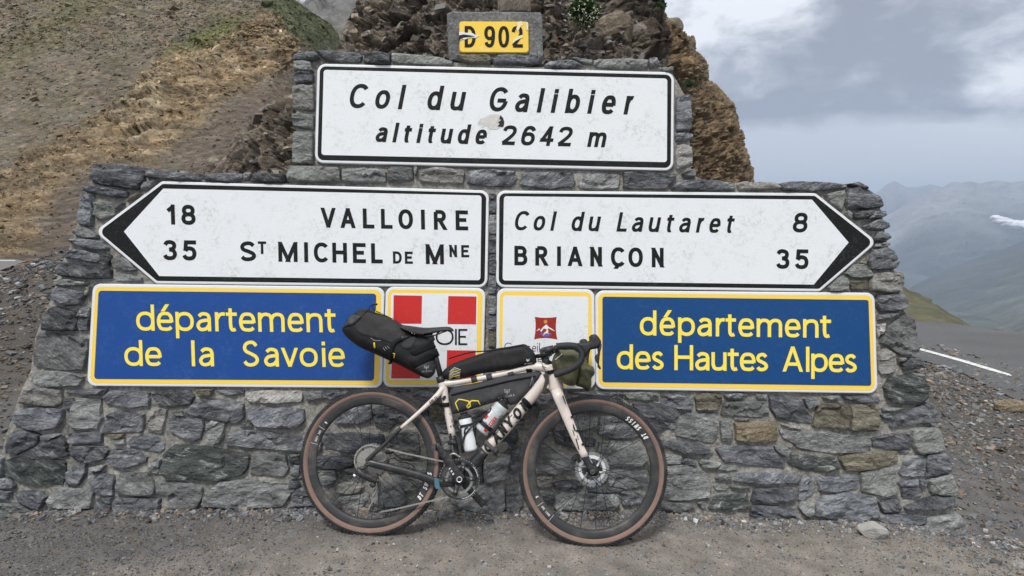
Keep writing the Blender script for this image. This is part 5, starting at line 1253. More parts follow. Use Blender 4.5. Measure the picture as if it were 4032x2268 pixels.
for k, P_ in enumerate([[(1935, 178), (1975, 172), (1985, 200), (1960, 225), (1945, 260), (1930, 235), (1942, 205)], [(1905, 330), (1930, 300), (1975, 285), (1990, 300), (1960, 315), (1930, 330), (1905, 352)], [(1995, 175), (2025, 180), (2028, 250), (2010, 240), (2012, 200)]]):
    poly_sheet('peeled_patch', z2(P_), .0206, plain('bared primer %d' % k, (.78, .70, .42), .7, noise=.3, nscale=90), s)
# ---------------------------------------------------------------- the bicycle, leaning on the wall
GR, GF = hitz(1447, 2113), hitz(2330, 2157); LEAN = radians(12)
B1 = unit(GF - GR); NH = unit(np.cross(B1, [0, 0, 1.])); B2 = A_([0, 0, cos(LEAN)]) - NH * sin(LEAN); BN = NH * cos(LEAN) + A_([0, 0, sin(LEAN)])
BN = unit(np.cross(B1, B2)); 
if BN[1] > 0: BN = -BN
def BP(x, y, off=0.): return hit(x, y, GR + BN * off, BN)
def bp2(x, y, off=0.): P = BP(x, y, off) - GR; return A_([P @ B1, P @ B2])
def B3(a, b, off): return GR + B1 * a + B2 * b + BN * off
E1 = lambda x, y: (1340 + x / 4.528, 1180 + y / 4.528)
E2 = lambda x, y: (1700 + x / 3.814, 1480 + y / 3.814)
E3 = lambda x, y: (1360 + x / 4.025, 1720 + y / 4.025)
E4 = lambda x, y: (2080 + x / 5.797, 1290 + y / 5.797)
Z4 = lambda x, y: (1900 + x / 2.8975, 1250 + y / 2.8975)
Z6 = lambda x, y: (1700 + x / 2.07, 1500 + y / 2.07)
carbon = plain('bare carbon', (.022, .023, .025), .42, noise=.3, nscale=25, dirt=((.10, .09, .08), 30, .35), coat=.2)
cream = plain('cream frame paint', (.70, .62, .555), .32, noise=.05, nscale=12, dirt=((.45, .39, .33), 35, .25), coat=.35)
blk = plain('black decal', (.015, .015, .016), .5, noise=.2); wht = plain('white decal', (.78, .78, .77), .5, noise=.05)
rub = plain('tyre rubber', (.026, .028, .031), .85, noise=.35, nscale=80, dirt=((.12, .105, .09), 25, .45), bump=.4)
tanw = plain('tan sidewall', (.225, .145, .115), .8, noise=.16, nscale=40, dirt=((.16, .12, .10), 22, .6), bump=.2, bscale=400)
rimm = plain('carbon rim', (.035, .036, .037), .5, noise=.25, nscale=30, dirt=((.13, .115, .10), 9, .75))
steel = plain('steel', (.42, .41, .38), .38, .85, .3, 60, dirt=((.12, .10, .07), 90, .6)); chainm = plain('worn chain steel', (.40, .385, .35), .45, .5, .3, 120, dirt=((.08, .07, .055), 260, .85))
alu = plain('dark anodised', (.035, .036, .038), .45, .3, .3, 60, dirt=((.16, .14, .12), 60, .45)); silver = plain('silver alloy', (.66, .67, .68), .35, .6, .1)
white_alloy = plain('white rotor carrier', (.75, .76, .77), .45, .1, .06)
tape = plain('black bar tape', (.026, .027, .029), .62, noise=.25, nscale=60, bump=.5, bscale=300); hoodm = plain('hood rubber', (.024, .025, .027), .6, noise=.2, nscale=50, bump=.2)
fab = plain('black bag fabric', (.013, .013, .014), .62, spec=.25, noise=.35, nscale=25, bump=.6, bscale=35, dirt=((.05, .048, .045), 14, .3)); fabg = plain('grey bag fabric', (.050, .051, .055), .75, spec=.2, noise=.25, nscale=22, bump=.4, bscale=60, dirt=((.11, .10, .095), 10, .4))
panelm = plain('textured bag panel', (.040, .040, .040), .8, spec=.2, noise=.35, nscale=260, bump=1., bscale=260, dirt=((.09, .085, .08), 12, .35)); olive = plain('olive nylon', (.085, .083, .040), .58, noise=.3, nscale=14, bump=.5, bscale=30, dirt=((.04, .04, .022), 12, .5))
yel = plain('yellow print', (.78, .60, .06), .6, noise=.1); greyp = plain('grey print', (.30, .30, .31), .6); straps = plain('black webbing', (.008, .008, .009), .7, spec=.2, noise=.3, nscale=200, bump=.4)
bottlew = plain('white bottle plastic', (.74, .76, .77), .42, noise=.06, nscale=20, dirt=((.5, .5, .49), 20, .3)); bottles = plain('silver bottle plastic', (.50, .53, .54), .45, noise=.25, nscale=90); redp = plain('red print', (.55, .03, .035), .5)
cage = plain('black cage', (.018, .018, .02), .4, coat=.2)
bike = empty('bicycle', (GR + GF) / 2, 'cream and black gravel bicycle with tan tyres and packed bags, leaning on the sign wall', 'bicycle')
def bt(name, pts, r, mat, parent=bike, seg=14, flat=1., n=0, **kw):
    P = [BP(*p) if len(p) == 3 else BP(p[0], p[1]) for p in pts]
    rr = r
    if n:
        m = len(P); t = np.linspace(0, m - 1, (m - 1) * n + 1); P2 = catmull(P, n)
        rr = np.interp(t, np.arange(m), r) if hasattr(r, '__len__') else r; P = P2
    V, Fc = tube(P, rr, seg, flat, BN if flat != 1. or True else None)
    return mk(name, V, Fc, mat, parent, smooth=True, **kw)
def dense(Lf, Rt, cl, step):
    A, B = list(Lf), list(Rt)
    if cl: A.append(A[0]); B.append(B[0])
    oa, ob = [A[0]], [B[0]]
    for i in range(len(A) - 1):
        n_ = max(1, int(math.ceil(max(np.linalg.norm(A_(A[i + 1]) - A_(A[i])), np.linalg.norm(A_(B[i + 1]) - A_(B[i]))) / step)))
        for k in range(1, n_ + 1): oa.append(A_(A[i]) + (A_(A[i + 1]) - A_(A[i])) * k / n_); ob.append(A_(B[i]) + (A_(B[i + 1]) - A_(B[i])) * k / n_)
    return oa, ob, False
def lathe(mb, c, ax, u, v, prof, seg=72, closed=False, a0=0, a1=2 * pi):
    V = []; Fc = []; m = len(prof); full = abs(a1 - a0 - 2 * pi) < 1e-6; ns = seg if full else seg + 1
    for k in range(ns):
        a = a0 + (a1 - a0) * k / seg; d = u * cos(a) + v * sin(a)
        for r, l in prof: V.append(c + d * r + ax * l)
    for k in range(seg):
        j = (k + 1) % ns
        for i in range(m if closed else m - 1): Fc.append((k * m + i, k * m + (i + 1) % m, j * m + (i + 1) % m, j * m + i))
    mb.add(V, Fc)
def box(mb, c, ax, hs):
    V = [A_(c) + sum(A_(a) * (s_ * h) for a, s_, h in zip(ax, q, hs)) for q in _cube]; mb.add(V, _cf.tolist())
def ring_text(name, text, C, u, v, ax, r0, a_mid, hgt, adv, latf, mat, parent, t=.26, flip=1, slant=0.):
    """letters standing on a circle of radius r0 (tops outward), read clockwise"""
    mb = MB(); n = len(text); W = adv * .74
    for k, ch in enumerate(text):
        if ch == ' ': continue
        am = a_mid - flip * (k - (n - 1) / 2) * adv / r0; w_ = W * (.3 if ch in 'I1' else 1.25 if ch == 'W' else 1.)
        for Lf, Rt, cl in strokes(ch, 0, w_, hgt, hgt * t * .8, .7, slant):
            Lf, Rt, cl = dense(Lf, Rt, cl, .003)
            V = []
            for a_, b_ in zip(Lf, Rt):
                for p in (a_, b_):
                    an = am - flip * (p[0] - w_ / 2) / r0; rr = r0 + flip * (p[1] - hgt / 2); V.append(C + (u * cos(an) + v * sin(an)) * rr + ax * latf(rr))
            m = len(Lf); mb.add(V, [(2 * i, 2 * i + 1, (2 * i + 3) % (2 * m), (2 * i + 2) % (2 * m)) for i in range(m if cl else m - 1)])
    return mb.build(name, mat, parent)
RW = .353
def wheel(G0, u, front):
    lat_ = unit(np.cross(u, B2)); lat_ = lat_ if lat_ @ BN > 0 else -lat_; v = B2; C = G0 + v * RW
    mb = MB(); hubp = [(.006, -.05), (.011, -.05), (.011, -.036), (.027, -.034), (.027, -.031), (.012, -.026), (.010, 0), (.012, .022), (.024, .026), (.024, .029), (.011, .032), (.011, .05), (.006, .05)]
    lathe(mb, C, lat_, u, v, hubp, 24); wh = mb.build('wheel', alu, bike, smooth=True)
    mb = MB(); pr = [(.3125, .0125), (.309, .0138), (.300, .0140), (.285, .0115), (.274, .0075), (.2705, 0), (.274, -.0075), (.285, -.0115), (.300, -.0140), (.309, -.0138), (.3125, -.0125)]
    lathe(mb, C, lat_, u, v, pr, 120); mb.build('rim', rimm, wh, smooth=True)
    mb = MB()
    for sg in (1, -1): lathe(mb, C, lat_, u, v, [(.3115, .0130 * sg), (.316, .0178 * sg), (.323, .0208 * sg), (.330, .0212 * sg), (.334, .0205 * sg)], 120)
    mb.build('sidewall', tanw, wh, smooth=True)
    mb = MB(); lathe(mb, C, lat_, u, v, [(.331, .0213), (.339, .0195), (.3455, .0145), (.3490, .006), (.3495, 0), (.3490, -.006), (.3455, -.0145), (.339, -.0195), (.331, -.0213)], 120)
    nk = 96
    for k in range(nk):
        a = 2 * pi * k / nk
        for off, r_, l_, hs in ((0, .3500, .0045, (.0032, .0026, .0030)), (.5, .3480, .0115, (.0034, .0026, .0032)), (0, .3425, .0175, (.0038, .0030, .0036)), (.5, .3355, .0208, (.0030, .0026, .0020))):
            for sg in (1, -1):
                aa = a + off * 2 * pi / nk + (pi / nk if sg < 0 else 0); d = u * cos(aa) + v * sin(aa); tng = -u * sin(aa) + v * cos(aa); box(mb, C + d * r_ + lat_ * l_ * sg, (tng, d, lat_), hs)
    mb.build('tyre', rub, wh)
    ns = 24
    for k in range(ns):
        side = 1 if k % 2 else -1; a = 2 * pi * k / ns + .06; cross = (1 if (k // 2) % 2 else -1) * radians(68)
        d = u * cos(a) + v * sin(a); ah = a + cross; p0 = C + (u * cos(ah) + v * sin(ah)) * .024 + lat_ * (.028 * side); p1 = C + d * .2725
        V, Fc = tube([p0, p1], .0014, 5, 1., lat_); mk('spoke', V, Fc, blk, wh)
    a = radians(100 if front else 20); d = u * cos(a) + v * sin(a); V, Fc = tube([C + d * .27, C + d * .232], .003, 8, 1., lat_); mk('valve', V, Fc, alu, wh)
    latf = lambda r: float(np.interp(r, [.2705, .274, .285, .300, .309, .3125], [0, .0075, .0115, .0140, .0138, .0125])) + .0006
    if front:
        ring_text('rim_lettering', 'DT SWISS', C, u, v, lat_, .2925, radians(45), .023, .0175, latf, wht, wh, .24, -1, .15)
        ring_text('rim_lettering', 'GRC 1400', C, u, v, lat_, .291, radians(221), .010, .0072, latf, wht, wh, .2, -1)
        ring_text('rim_lettering', 'G', C, u, v, lat_, .291, radians(206), .014, .011, latf, wht, wh, .24, -1)
        ma = (213.1, 228.9)
    else:
        ring_text('rim_lettering', 'DT SWISS', C, u, v, lat_, .2925, radians(-21), .023, .0175, latf, wht, wh, .24, -1, .15)
        ring_text('rim_lettering', 'GRC 1400', C, u, v, lat_, .291, radians(157.5), .010, .0072, latf, wht, wh, .2, -1)
        ring_text('rim_lettering', 'G', C, u, v, lat_, .291, radians(143), .014, .011, latf, wht, wh, .24, -1)
        ma = (149.2, 165.4)
    mb = MB()
    for a in ma:
        a = radians(a); d = u * cos(a) + v * sin(a); tn = -u * sin(a) + v * cos(a); V = [C + d * r + tn * s_ * .0007 + lat_ * latf(r) for r in (.277, .288, .300, .311) for s_ in (-1, 1)]; mb.add(V, [(2 * i, 2 * i + 1, 2 * i + 3, 2 * i + 2) for i in range(3)])
    mb.build('rim_mark', wht, wh)
    # brake rotor on the far side
    mb = MB(); lathe(mb, C - lat_ * .0, lat_, u, v, [(.066, -.034), (.080, -.034), (.080, -.0358), (.066, -.0358)], 60, True)
    for k in range(30):
        a = 2 * pi * k / 30; d = u * cos(a) + v * sin(a); tn = -u * sin(a) + v * cos(a); box(mb, C + d * .081 - lat_ * .035, (tn, d, lat_), (.004, .0022, .0009))
    mb.build('brake_rotor', steel, wh, smooth=False)
    mb = MB(); lathe(mb, C, lat_, u, v, [(.050, -.0335), (.064, -.0335), (.066, -.0362), (.050, -.0362)], 60, True)
    for k in range(6):
        a = 2 * pi * k / 6 + .3; d = u * cos(a) + v * sin(a); d2 = u * cos(a + .5) + v * sin(a + .5); V, Fc = tube([C + d * .018 - lat_ * .035, C + d2 * .054 - lat_ * .035], .005, 6, .4, lat_); mb.add(V, Fc)
    mb.build('rotor_carrier', white_alloy if front else silver, wh)
    return wh, C, lat_
V_LAT = unit(ray(1968, 1483))
uf = unit(np.cross(B2, V_LAT)); uf = uf if uf[0] > 0 else -uf
FW, FC, FL = wheel(GF, uf, True); RWh, RC, RL = wheel(GR, B1, False)
# frame
DT = [(2132, 1508, 0), (2013, 1658, 0), (1907, 1781.5, 0)]
bt('down_tube', [(2150, 1484, 0)] + DT, [.026, .030, .0285, .026], cream, n=6, flat=.92, seg=24)
bt('bottom_bracket_shell', [(1912, 1776, 0), (1862, 1828, 0), (1812, 1886, 0)], [.0262, .027, .026], carbon, n=4, flat=1.1, seg=20)
o = bt('frame', [(2172, 1434, 0), (2180, 1478, 0), (2192, 1532, 0)], [.028, .030, .036], cream, n=6, seg=24); o.name = 'head_tube'
bt('top_tube', [(1746, 1512, 0), (1800, 1505, 0), (1850, 1497, 0), (1974, 1474, 0), (2062, 1452, 0), (2120, 1444, 0), (2172, 1452, 0)], [.017, .014, .0135, .0135, .0145, .022, .026], cream, n=5, seg=20)
bt('seat_tube', [(1738, 1500, 0), (1748, 1540, 0), (1757, 1590, 0), (1783, 1722, 0)], [.020, .0195, .0175, .0175], cream, n=5, seg=20)
bt('seat_tube_lower', [(1782, 1716, 0), (1790, 1770, 0), (1803, 1860, 0)], [.0178, .018, .024], carbon, n=4, seg=18)
dec = MB()
for sg, nm in ((1, 'near'), (-1, 'far')):
    bt('seat_stay', [(1744, 1528, sg * .010), (1716, 1562, sg * .024), (1650, 1623, sg * .045), (1578, 1686, sg * .056)], [.014, .0125, .0090, .0082], cream, n=5)
    bt('seat_stay_end', [(1579, 1685, sg * .056), (1520, 1744, sg * .062), (1459, 1800, sg * .067), (1447, 1816, sg * .067)], [.0086, .0092, .011, .013], carbon, n=5)
    bt('chain_stay', [(1443, 1818, sg * .067), (1475, 1828, sg * .066), (1560, 1848, sg * .062), (1660, 1876, sg * .054), (1730, 1900, sg * .045), (1790, 1900, sg * .03)], [.014, .0175, .0175, .0180, .0190, .021], carbon, n=5, flat=.6)
    ff = .052 if sg > 0 else -.052
    bt('fork_blade', [(2190, 1535, sg * .022), (2200, 1562, sg * .046), (2232, 1640, ff), (2266, 1722, ff), (2304, 1800, ff)], [.026, .0265, .0235, .0205, .0170], cream, n=5, flat=.62, seg=20)
    bt('fork_tip', [(2302, 1797, ff), (2322, 1838, ff), (2333, 1858, ff)], [.0172, .0155, .0125], carbon, n=4, flat=.62, seg=18)
bt('fork_crown', [(2188, 1526, 0), (2193, 1545, 0)], [.034, .030], cream, seg=20)
# axle ends
for px, of in (((2333, 1858), .064), ((1446, 1822), .076)):
    mb = MB(); lathe(mb, BP(*px, of), BN, B1, B2, [(0, .004), (.006, .004), (.0085, .001), (.0085, -.01)], 24); mb.build('axle', alu, bike, smooth=True)
    mb = MB(); lathe(mb, BP(*px, of), BN, B1, B2, [(.0085, .002), (.0100, .002), (.0100, -.004)], 24); mb.build('axle_ring', steel, bike)
def patch_on(name, poly, off, mat, parent=bike):
    return mk(name, [BP(x, y, off) for x, y in poly], [tuple(range(len(poly)))], mat, parent)
# paint chips and zebra lettering
ax0, ax1 = A_(E2(795, 1128)), A_(E2(1600, 215)); axd = (ax1 - ax0) / np.linalg.norm(ax1 - ax0); axn = A_([axd[1], -axd[0]])
def dt_map(along, perp, l):
    q = ax0 + axd * along + axn * perp; r = .0300; t_ = perp / 845.; return BP(q[0], q[1], sqrt(max(r * r - t_ * t_, 1e-6)) * .94 + .0016 + l * .0002)
mbm = MB(); lay = 0
for k, ch in enumerate('CANYON'):
    x0 = 4 + k * 43.5
    for Lf, Rt, cl in strokes(ch, 0, 36, 42, 10, .7, .25):
        Lf, Rt, cl = dense(Lf, Rt, cl, 4.); lay += 1; n_ = len(Lf); Vv = []
        for a_, b_ in zip(Lf, Rt):
            for p in (a_, b_): Vv.append(dt_map(x0 + p[0], -20 + p[1], lay % 5))
        mbm.add(Vv, [(2 * i, 2 * i + 1, (2 * i + 3) % (2 * n_), (2 * i + 2) % (2 * n_)) for i in range(n_ if cl else n_ - 1)])
rg = random.Random(3)
for k in range(26):
    a = rg.uniform(0, 262); p = rg.uniform(-21, 21); L_ = rg.uniform(8, 20); w_ = rg.uniform(1., 2.4); q = [(0, 0), (L_ * .5, w_), (L_, w_ * .3), (L_ * .6, -w_ * .6)]
    mbm.add([dt_map(a + x + y * .3, np.clip(p + y - x * .25, -23, 23), 6) for x, y in q], [(0, 1, 2, 3)])
mbm.build('frame_lettering', blk, bike)
mb = MB()
def sh(pts, cx, offf): mb.add([BP(x, y, offf(x, y)) for x, y in pts], [tuple(range(len(pts)))])
fk = lambda x, y: .052 + .0165 * float(np.interp(y, [1540, 1640, 1720, 1800], [1.0, .92, .82, .66])) + .0012
for P_ in ([(1062, 122), (1072, 118), (1094, 185), (1090, 190)], [(1138, 240), (1145, 240), (1147, 262), (1142, 262)], [(1150, 345), (1156, 350), (1174, 402), (1166, 414), (1152, 380)], [(1145, 398), (1153, 402), (1166, 446), (1160, 448)], [(1170, 470), (1180, 468), (1205, 560), (1196, 560)], [(1182, 440), (1188, 444), (1198, 480), (1192, 480)], [(1242, 622), (1262, 618), (1272, 632), (1252, 636)]):
    sh([Z6(*p) for p in P_], 0, fk)
for cx, cy in ((1142, 295), (1185, 407), (1230, 517)): sh([Z6(cx + 11 * cos(a), cy + 11 * sin(a)) for a in np.linspace(0, 2 * pi, 13)[:-1]], 0, fk)
st_ = lambda x, y: .0180
for P_ in ([(145, 345), (180, 300), (210, 295), (215, 330), (180, 375)], [(165, 480), (180, 475), (195, 520), (190, 540)], [(265, 556), (278, 560), (280, 580), (268, 580)], [(296, 650), (304, 648), (315, 690), (300, 708)], [(270, 765), (292, 738), (296, 775)], [(310, 735), (325, 722), (345, 780), (330, 775)], [(262, 868), (295, 862), (305, 940), (272, 930)], [(120, 262), (132, 262), (132, 274), (120, 274)]):
    sh([E2(*p) for p in P_], 0, lambda x, y: .0212 if y < 1580 else .0192)
mb.build('paint_mark', blk, bike)
A0, A1 = A_([1691, 1585.]), A_([1722, 1561.]); 
def ss_map(along, perp, l): d = unit(A1 - A0); n_ = A_([d[1], -d[0]]); q = A0 + d * along + n_ * perp; return BP(q[0], q[1], .0335 + (q[0] < 1705) * .004 + .010 + l * .0002)
mbm = MB()
for k, ch in enumerate('GRIZL'):
    for Lf, Rt, cl in strokes(ch, 0, 6.5 if ch != 'I' else 2, 12, 2.4, .7, .1):
        n_ = len(Lf); Vv = []
        for a_, b_ in zip(Lf, Rt):
            for p in (a_, b_): Vv.append(ss_map(k * 8 + p[0], -7 + p[1], 1))
        mbm.add(Vv, [(2 * i, 2 * i + 1, (2 * i + 3) % (2 * n_), (2 * i + 2) % (2 * n_)) for i in range(n_ if cl else n_ - 1)])
mbm.build('frame_lettering', blk, bike)
patch_on('protective_tape', [E3(1408, 655), E3(1445, 650), E3(1478, 668), E3(1500, 830), E3(1440, 825), E3(1415, 790)], .0745, plain('blue tape', (.06, .16, .22), .6, dirt=((.1, .1, .1), 60, .5)))
# seatpost, saddle
bt('seat_post', [(1690, 1322, 0), (1714, 1400, 0), (1740, 1500, 0)], .0138, carbon, seg=18)
bt('seat_clamp', [(1732, 1482, 0), (1739, 1506, 0)], .021, carbon, seg=18)
prof = [(1100, 458, 468, .030), (1122, 452, 500, .062), (1200, 462, 545, .070), (1300, 474, 590, .068), (1400, 488, 622, .058), (1500, 498, 625, .044), (1600, 498, 602, .032), (1700, 491, 575, .026), (1800, 485, 560, .022), (1900, 480, 552, .020), (1960, 486, 556, .018), (2008, 520, 562, .012), (2022, 545, 560, .004)]
V = []; Fc = []; m = 18
for x, y0, y1, hw in prof:
    # camera sees the near edge: the traced lower line is the near skirt
    a0, b0 = bp2(*E1(x, y0)); a1, b1 = bp2(*E1(x, y1), hw * .9)
    for k in range(m):
        t_ = 2 * pi * k / m; c, s_ = cos(t_), sin(t_); up_ = s_ > 0
        zz = b0 - (b0 - b1) * (abs(c) ** 2.2) if up_ else b1 + (b0 - b1) * .12 + (b0 - b1) * .2 * (1 - abs(c))
        V.append(B3(a0, zz, hw * math.copysign(abs(c) ** .8, c)))
for i in range(len(prof) - 1):
    for k in range(m): Fc.append((i * m + k, i * m + (k + 1) % m, (i + 1) * m + (k + 1) % m, (i + 1) * m + k))
Fc += [tuple(range(m)), tuple((len(prof) - 1) * m + k for k in range(m))[::-1]]
mk('saddle', V, Fc, plain('saddle leather', (.022, .022, .024), .42, noise=.2, nscale=20, bump=.15), bike, smooth=True)
for sg in (1, -1):
    bt('saddle_rail', [E1(1890, 560) + (sg * .010,), E1(1800, 590) + (sg * .016,), E1(1720, 625) + (sg * .02,), E1(1600, 645) + (sg * .022,), E1(1430, 650) + (sg * .022,), E1(1330, 610) + (sg * .022,)], .0036, blk, n=4, seg=8)
bt('saddle_clamp', [E1(1500, 650), E1(1600, 665), E1(1640, 740)], [.014, .018, .015], alu, n=3)
# cockpit
NEAR = .20
def hb(x, y, far=0.): return BP(x, y, NEAR) + V_LAT * far
bc = hb(2196, 1368, .2)
def vt(name, P, r, mat, seg=14, n=0, **kw):
    if n:
        m_ = len(P); rr = np.interp(np.linspace(0, m_ - 1, (m_ - 1) * n + 1), np.arange(m_), r) if hasattr(r, '__len__') else r; P = catmull(P, n); r = rr
    V, Fc = tube(P, r, seg, 1., kw.pop('ref', None)); return mk(name, V, Fc, mat, kw.pop('parent', bike), smooth=True, **kw)
vt('handlebar', [bc + V_LAT * .17, bc + V_LAT * .10, bc, bc - V_LAT * .10, bc - V_LAT * .165], [.012, .0155, .0158, .0155, .012], alu)
vt('stem', [bc + B1 * -.002, BP(2136, 1384, 0)], [.020, .019], alu); vt('steerer_spacer', [BP(2136, 1372, 0), BP(2150, 1424, 0), BP(2168, 1440, 0)], [.0175, .0185, .022], alu)
drop = [E4(640, 430), E4(800, 415), E4(980, 412), E4(1110, 440), E4(1200, 520), E4(1232, 620), E4(1205, 740), E4(1120, 850), E4(1000, 930), E4(860, 990), E4(700, 1045), E4(615, 1072)]
for far in (0., .4):
    P_ = [hb(*q, far) for q in drop]; P_ = catmull(P_, 7); m_ = len(P_)
    rr = [.0150 + .0011 * (((k * .36) % 1.)) for k in range(m_)]
    V, Fc = tube(P_, rr, 16, 1., V_LAT); hbp = mk('bar_tape', V, Fc, tape, bike, smooth=False)
    vt('bar_plug', [P_[-1], P_[-1] + unit(P_[-1] - P_[-2]) * .006], [.0158, .012], blk)
    def lobe(name, poly, half, mat, off=0., g=.006, R=.012):
        pl = [bp2(*q, NEAR) for q in poly]; v, f, isb, B = fill2d(A_(pl), g, .1); d = edge_d(v, B); h = half * np.sqrt(np.clip(1 - (1 - np.clip(d / R, 0, 1)) ** 2, 0, 1)); n_ = len(v)
        dl = V_LAT * far; bn_ = -V_LAT
        base = A_([B3(a, b, NEAR) for a, b in v]) + dl; Vv = np.concatenate([base + bn_ * (h + off)[:, None], base - bn_ * (h - off)[:, None]])
        return mk(name, Vv, list(f) + [tuple(i + n_ for i in t[::-1]) for t in f], mat, bike, smooth=True)
    hood = [E4(1050, 360), E4(1180, 345), E4(1350, 330), E4(1392, 290), E4(1385, 215), E4(1430, 165), E4(1490, 150), E4(1550, 155), E4(1600, 205), E4(1645, 270), E4(1668, 320), E4(1662, 370), E4(1620, 440), E4(1560, 480), E4(1420, 505), E4(1350, 590), E4(1325, 700), E4(1290, 640), E4(1240, 540), E4(1150, 450)]
    lobe('brake_hood', hood, .018, hoodm)
    lobe('brake_lever', [E4(1570, 470), E4(1640, 400), E4(1675, 360), E4(1672, 440), E4(1640, 560), E4(1625, 700), E4(1612, 830), E4(1655, 925), E4(1650, 955), E4(1620, 950), E4(1570, 890), E4(1590, 780), E4(1585, 600)], .010, alu, .004, R=.006)
    lobe('shift_paddle', [E4(1572, 590), E4(1600, 560), E4(1610, 700), E4(1605, 830), E4(1590, 860), E4(1545, 800), E4(1500, 680), E4(1520, 640)], .005, hoodm, .012, R=.004)
# drivetrain
CR = E3(1805, 678)
def disc(name, prof, off, mat, seg=64, c=CR, parent=bike, closed=True):
    mb = MB(); lathe(mb, BP(*c, off), BN, B1, B2, prof, seg, closed); return mb.build(name, mat, parent, smooth=False)
cset = disc('chainring', [(.0845, -.0015), (.0845, .0025), (.0935, .0025), (.0935, -.0015)], .046, alu, 92)
mb = MB(); cc = BP(*CR, .046)
for k in range(46):
    a = 2 * pi * k / 46; d = B1 * cos(a) + B2 * sin(a); tn = -B1 * sin(a) + B2 * cos(a); r0, r1 = .0932, .0975
    V = [cc + d * r0 - tn * .0042 + BN * o_ for o_ in (0, .002)] + [cc + d * r0 + tn * .0042 + BN * o_ for o_ in (0, .002)] + [cc + d * r1 - tn * .0012 + BN * o_ for o_ in (0, .002)] + [cc + d * r1 + tn * .0012 + BN * o_ for o_ in (0, .002)]
    mb.add(V, [(1, 3, 7, 5), (0, 4, 6, 2), (4, 5, 7, 6), (0, 1, 5, 4), (2, 6, 7, 3)])
mb.build('tooth_ring', steel, cset, kind='stuff')
disc('inner_chainring', [(.054, -.002), (.054, .001), (.0655, .001), (.0655, -.002)], .039, steel, 60, parent=cset)
mb = MB()
for k, (zx, zy) in enumerate([(1600, 690), (1860, 470), (1995, 665), (1745, 865), (2060, 560), (1540, 660)][:4]):
    q = BP(*E3(zx, zy), .05); V, Fc = tube([cc + BN * .006, q, q + unit(q - cc) * .018], [.017, .010, .014], 8, .3, BN); mb.add(V, Fc)
mb.build('chainring_spider', alu, cset, smooth=True)
for zx, zy in [(1605, 688), (1868, 480), (1995, 665), (1745, 865)]:
    mb = MB(); lathe(mb, BP(*E3(zx, zy), .056), BN, B1, B2, [(0, .002), (.005, .002), (.005, -.003)], 14); mb.build('chainring_bolt', steel, cset)
mb = MB()
for a0, a1 in ((-80, -28), (10, 45)):
    lathe(mb, BP(*CR, .0492), BN, B1, B2, [(.0875, 0), (.0893, 0)], 20, False, radians(a0), radians(a1))
mb.build('chainring_print', wht, cset)
def arm(name, pts, rr, th, offs, mat):
    P_ = [BP(*p, o_) for p, o_ in zip(pts, offs)]; V, Fc = tube(catmull(P_, 5), np.interp(np.linspace(0, len(pts) - 1, (len(pts) - 1) * 5 + 1), np.arange(len(pts)), rr), 14, th, BN); return mk(name, V, Fc, mat, bike, smooth=True)
arm('crank_arm', [E3(1825, 690), E3(1745, 560), E3(1600, 340), E3(1470, 165), E3(1435, 130)], [.028, .0235, .0185, .0160, .013], .5, [.064, .068, .074, .078, .078], alu)
arm('crank_arm', [E3(1850, 690), E3(1960, 830), E3(2110, 990), E3(2200, 1085)], [.02, .017, .0165, .017], .5, [-.06, -.066, -.074, -.076], alu)
mb = MB(); lathe(mb, BP(*CR, .078), BN, B1, B2, [(.0095, .0), (.0125, .002), (.0140, .001), (.0140, -.01)], 30); mb.build('crank_bolt_ring', silver, bike, smooth=True)
mb = MB(); lathe(mb, BP(*CR, .0775), BN, B1, B2, [(0, 0), (.0098, 0)], 24); mb.build('crank_axle_bore', blk, bike)
mbm = MB(); G0_, G1_ = A_(E3(1722, 600)), A_(E3(1640, 475))
for k, ch in enumerate('GRX'):
    for Lf, Rt, cl in strokes(ch, 0, 8.6, 8.5, 1.9, .7, .25):
        d = unit(G1_ - G0_); n_ = -A_([d[1], -d[0]]); n2_ = len(Lf); Vv = []
        for a_, b_ in zip(Lf, Rt):
            for p in (a_, b_): q = G0_ + d * (k * 12.5 + p[0]) + n_ * (p[1] - 5.5); Vv.append(BP(q[0], q[1], .0865))
        mbm.add(Vv, [(2 * i, 2 * i + 1, (2 * i + 3) % (2 * n2_), (2 * i + 2) % (2 * n2_)) for i in range(n2_ if cl else n2_ - 1)])
mbm.build('crank_lettering', wht, bike)
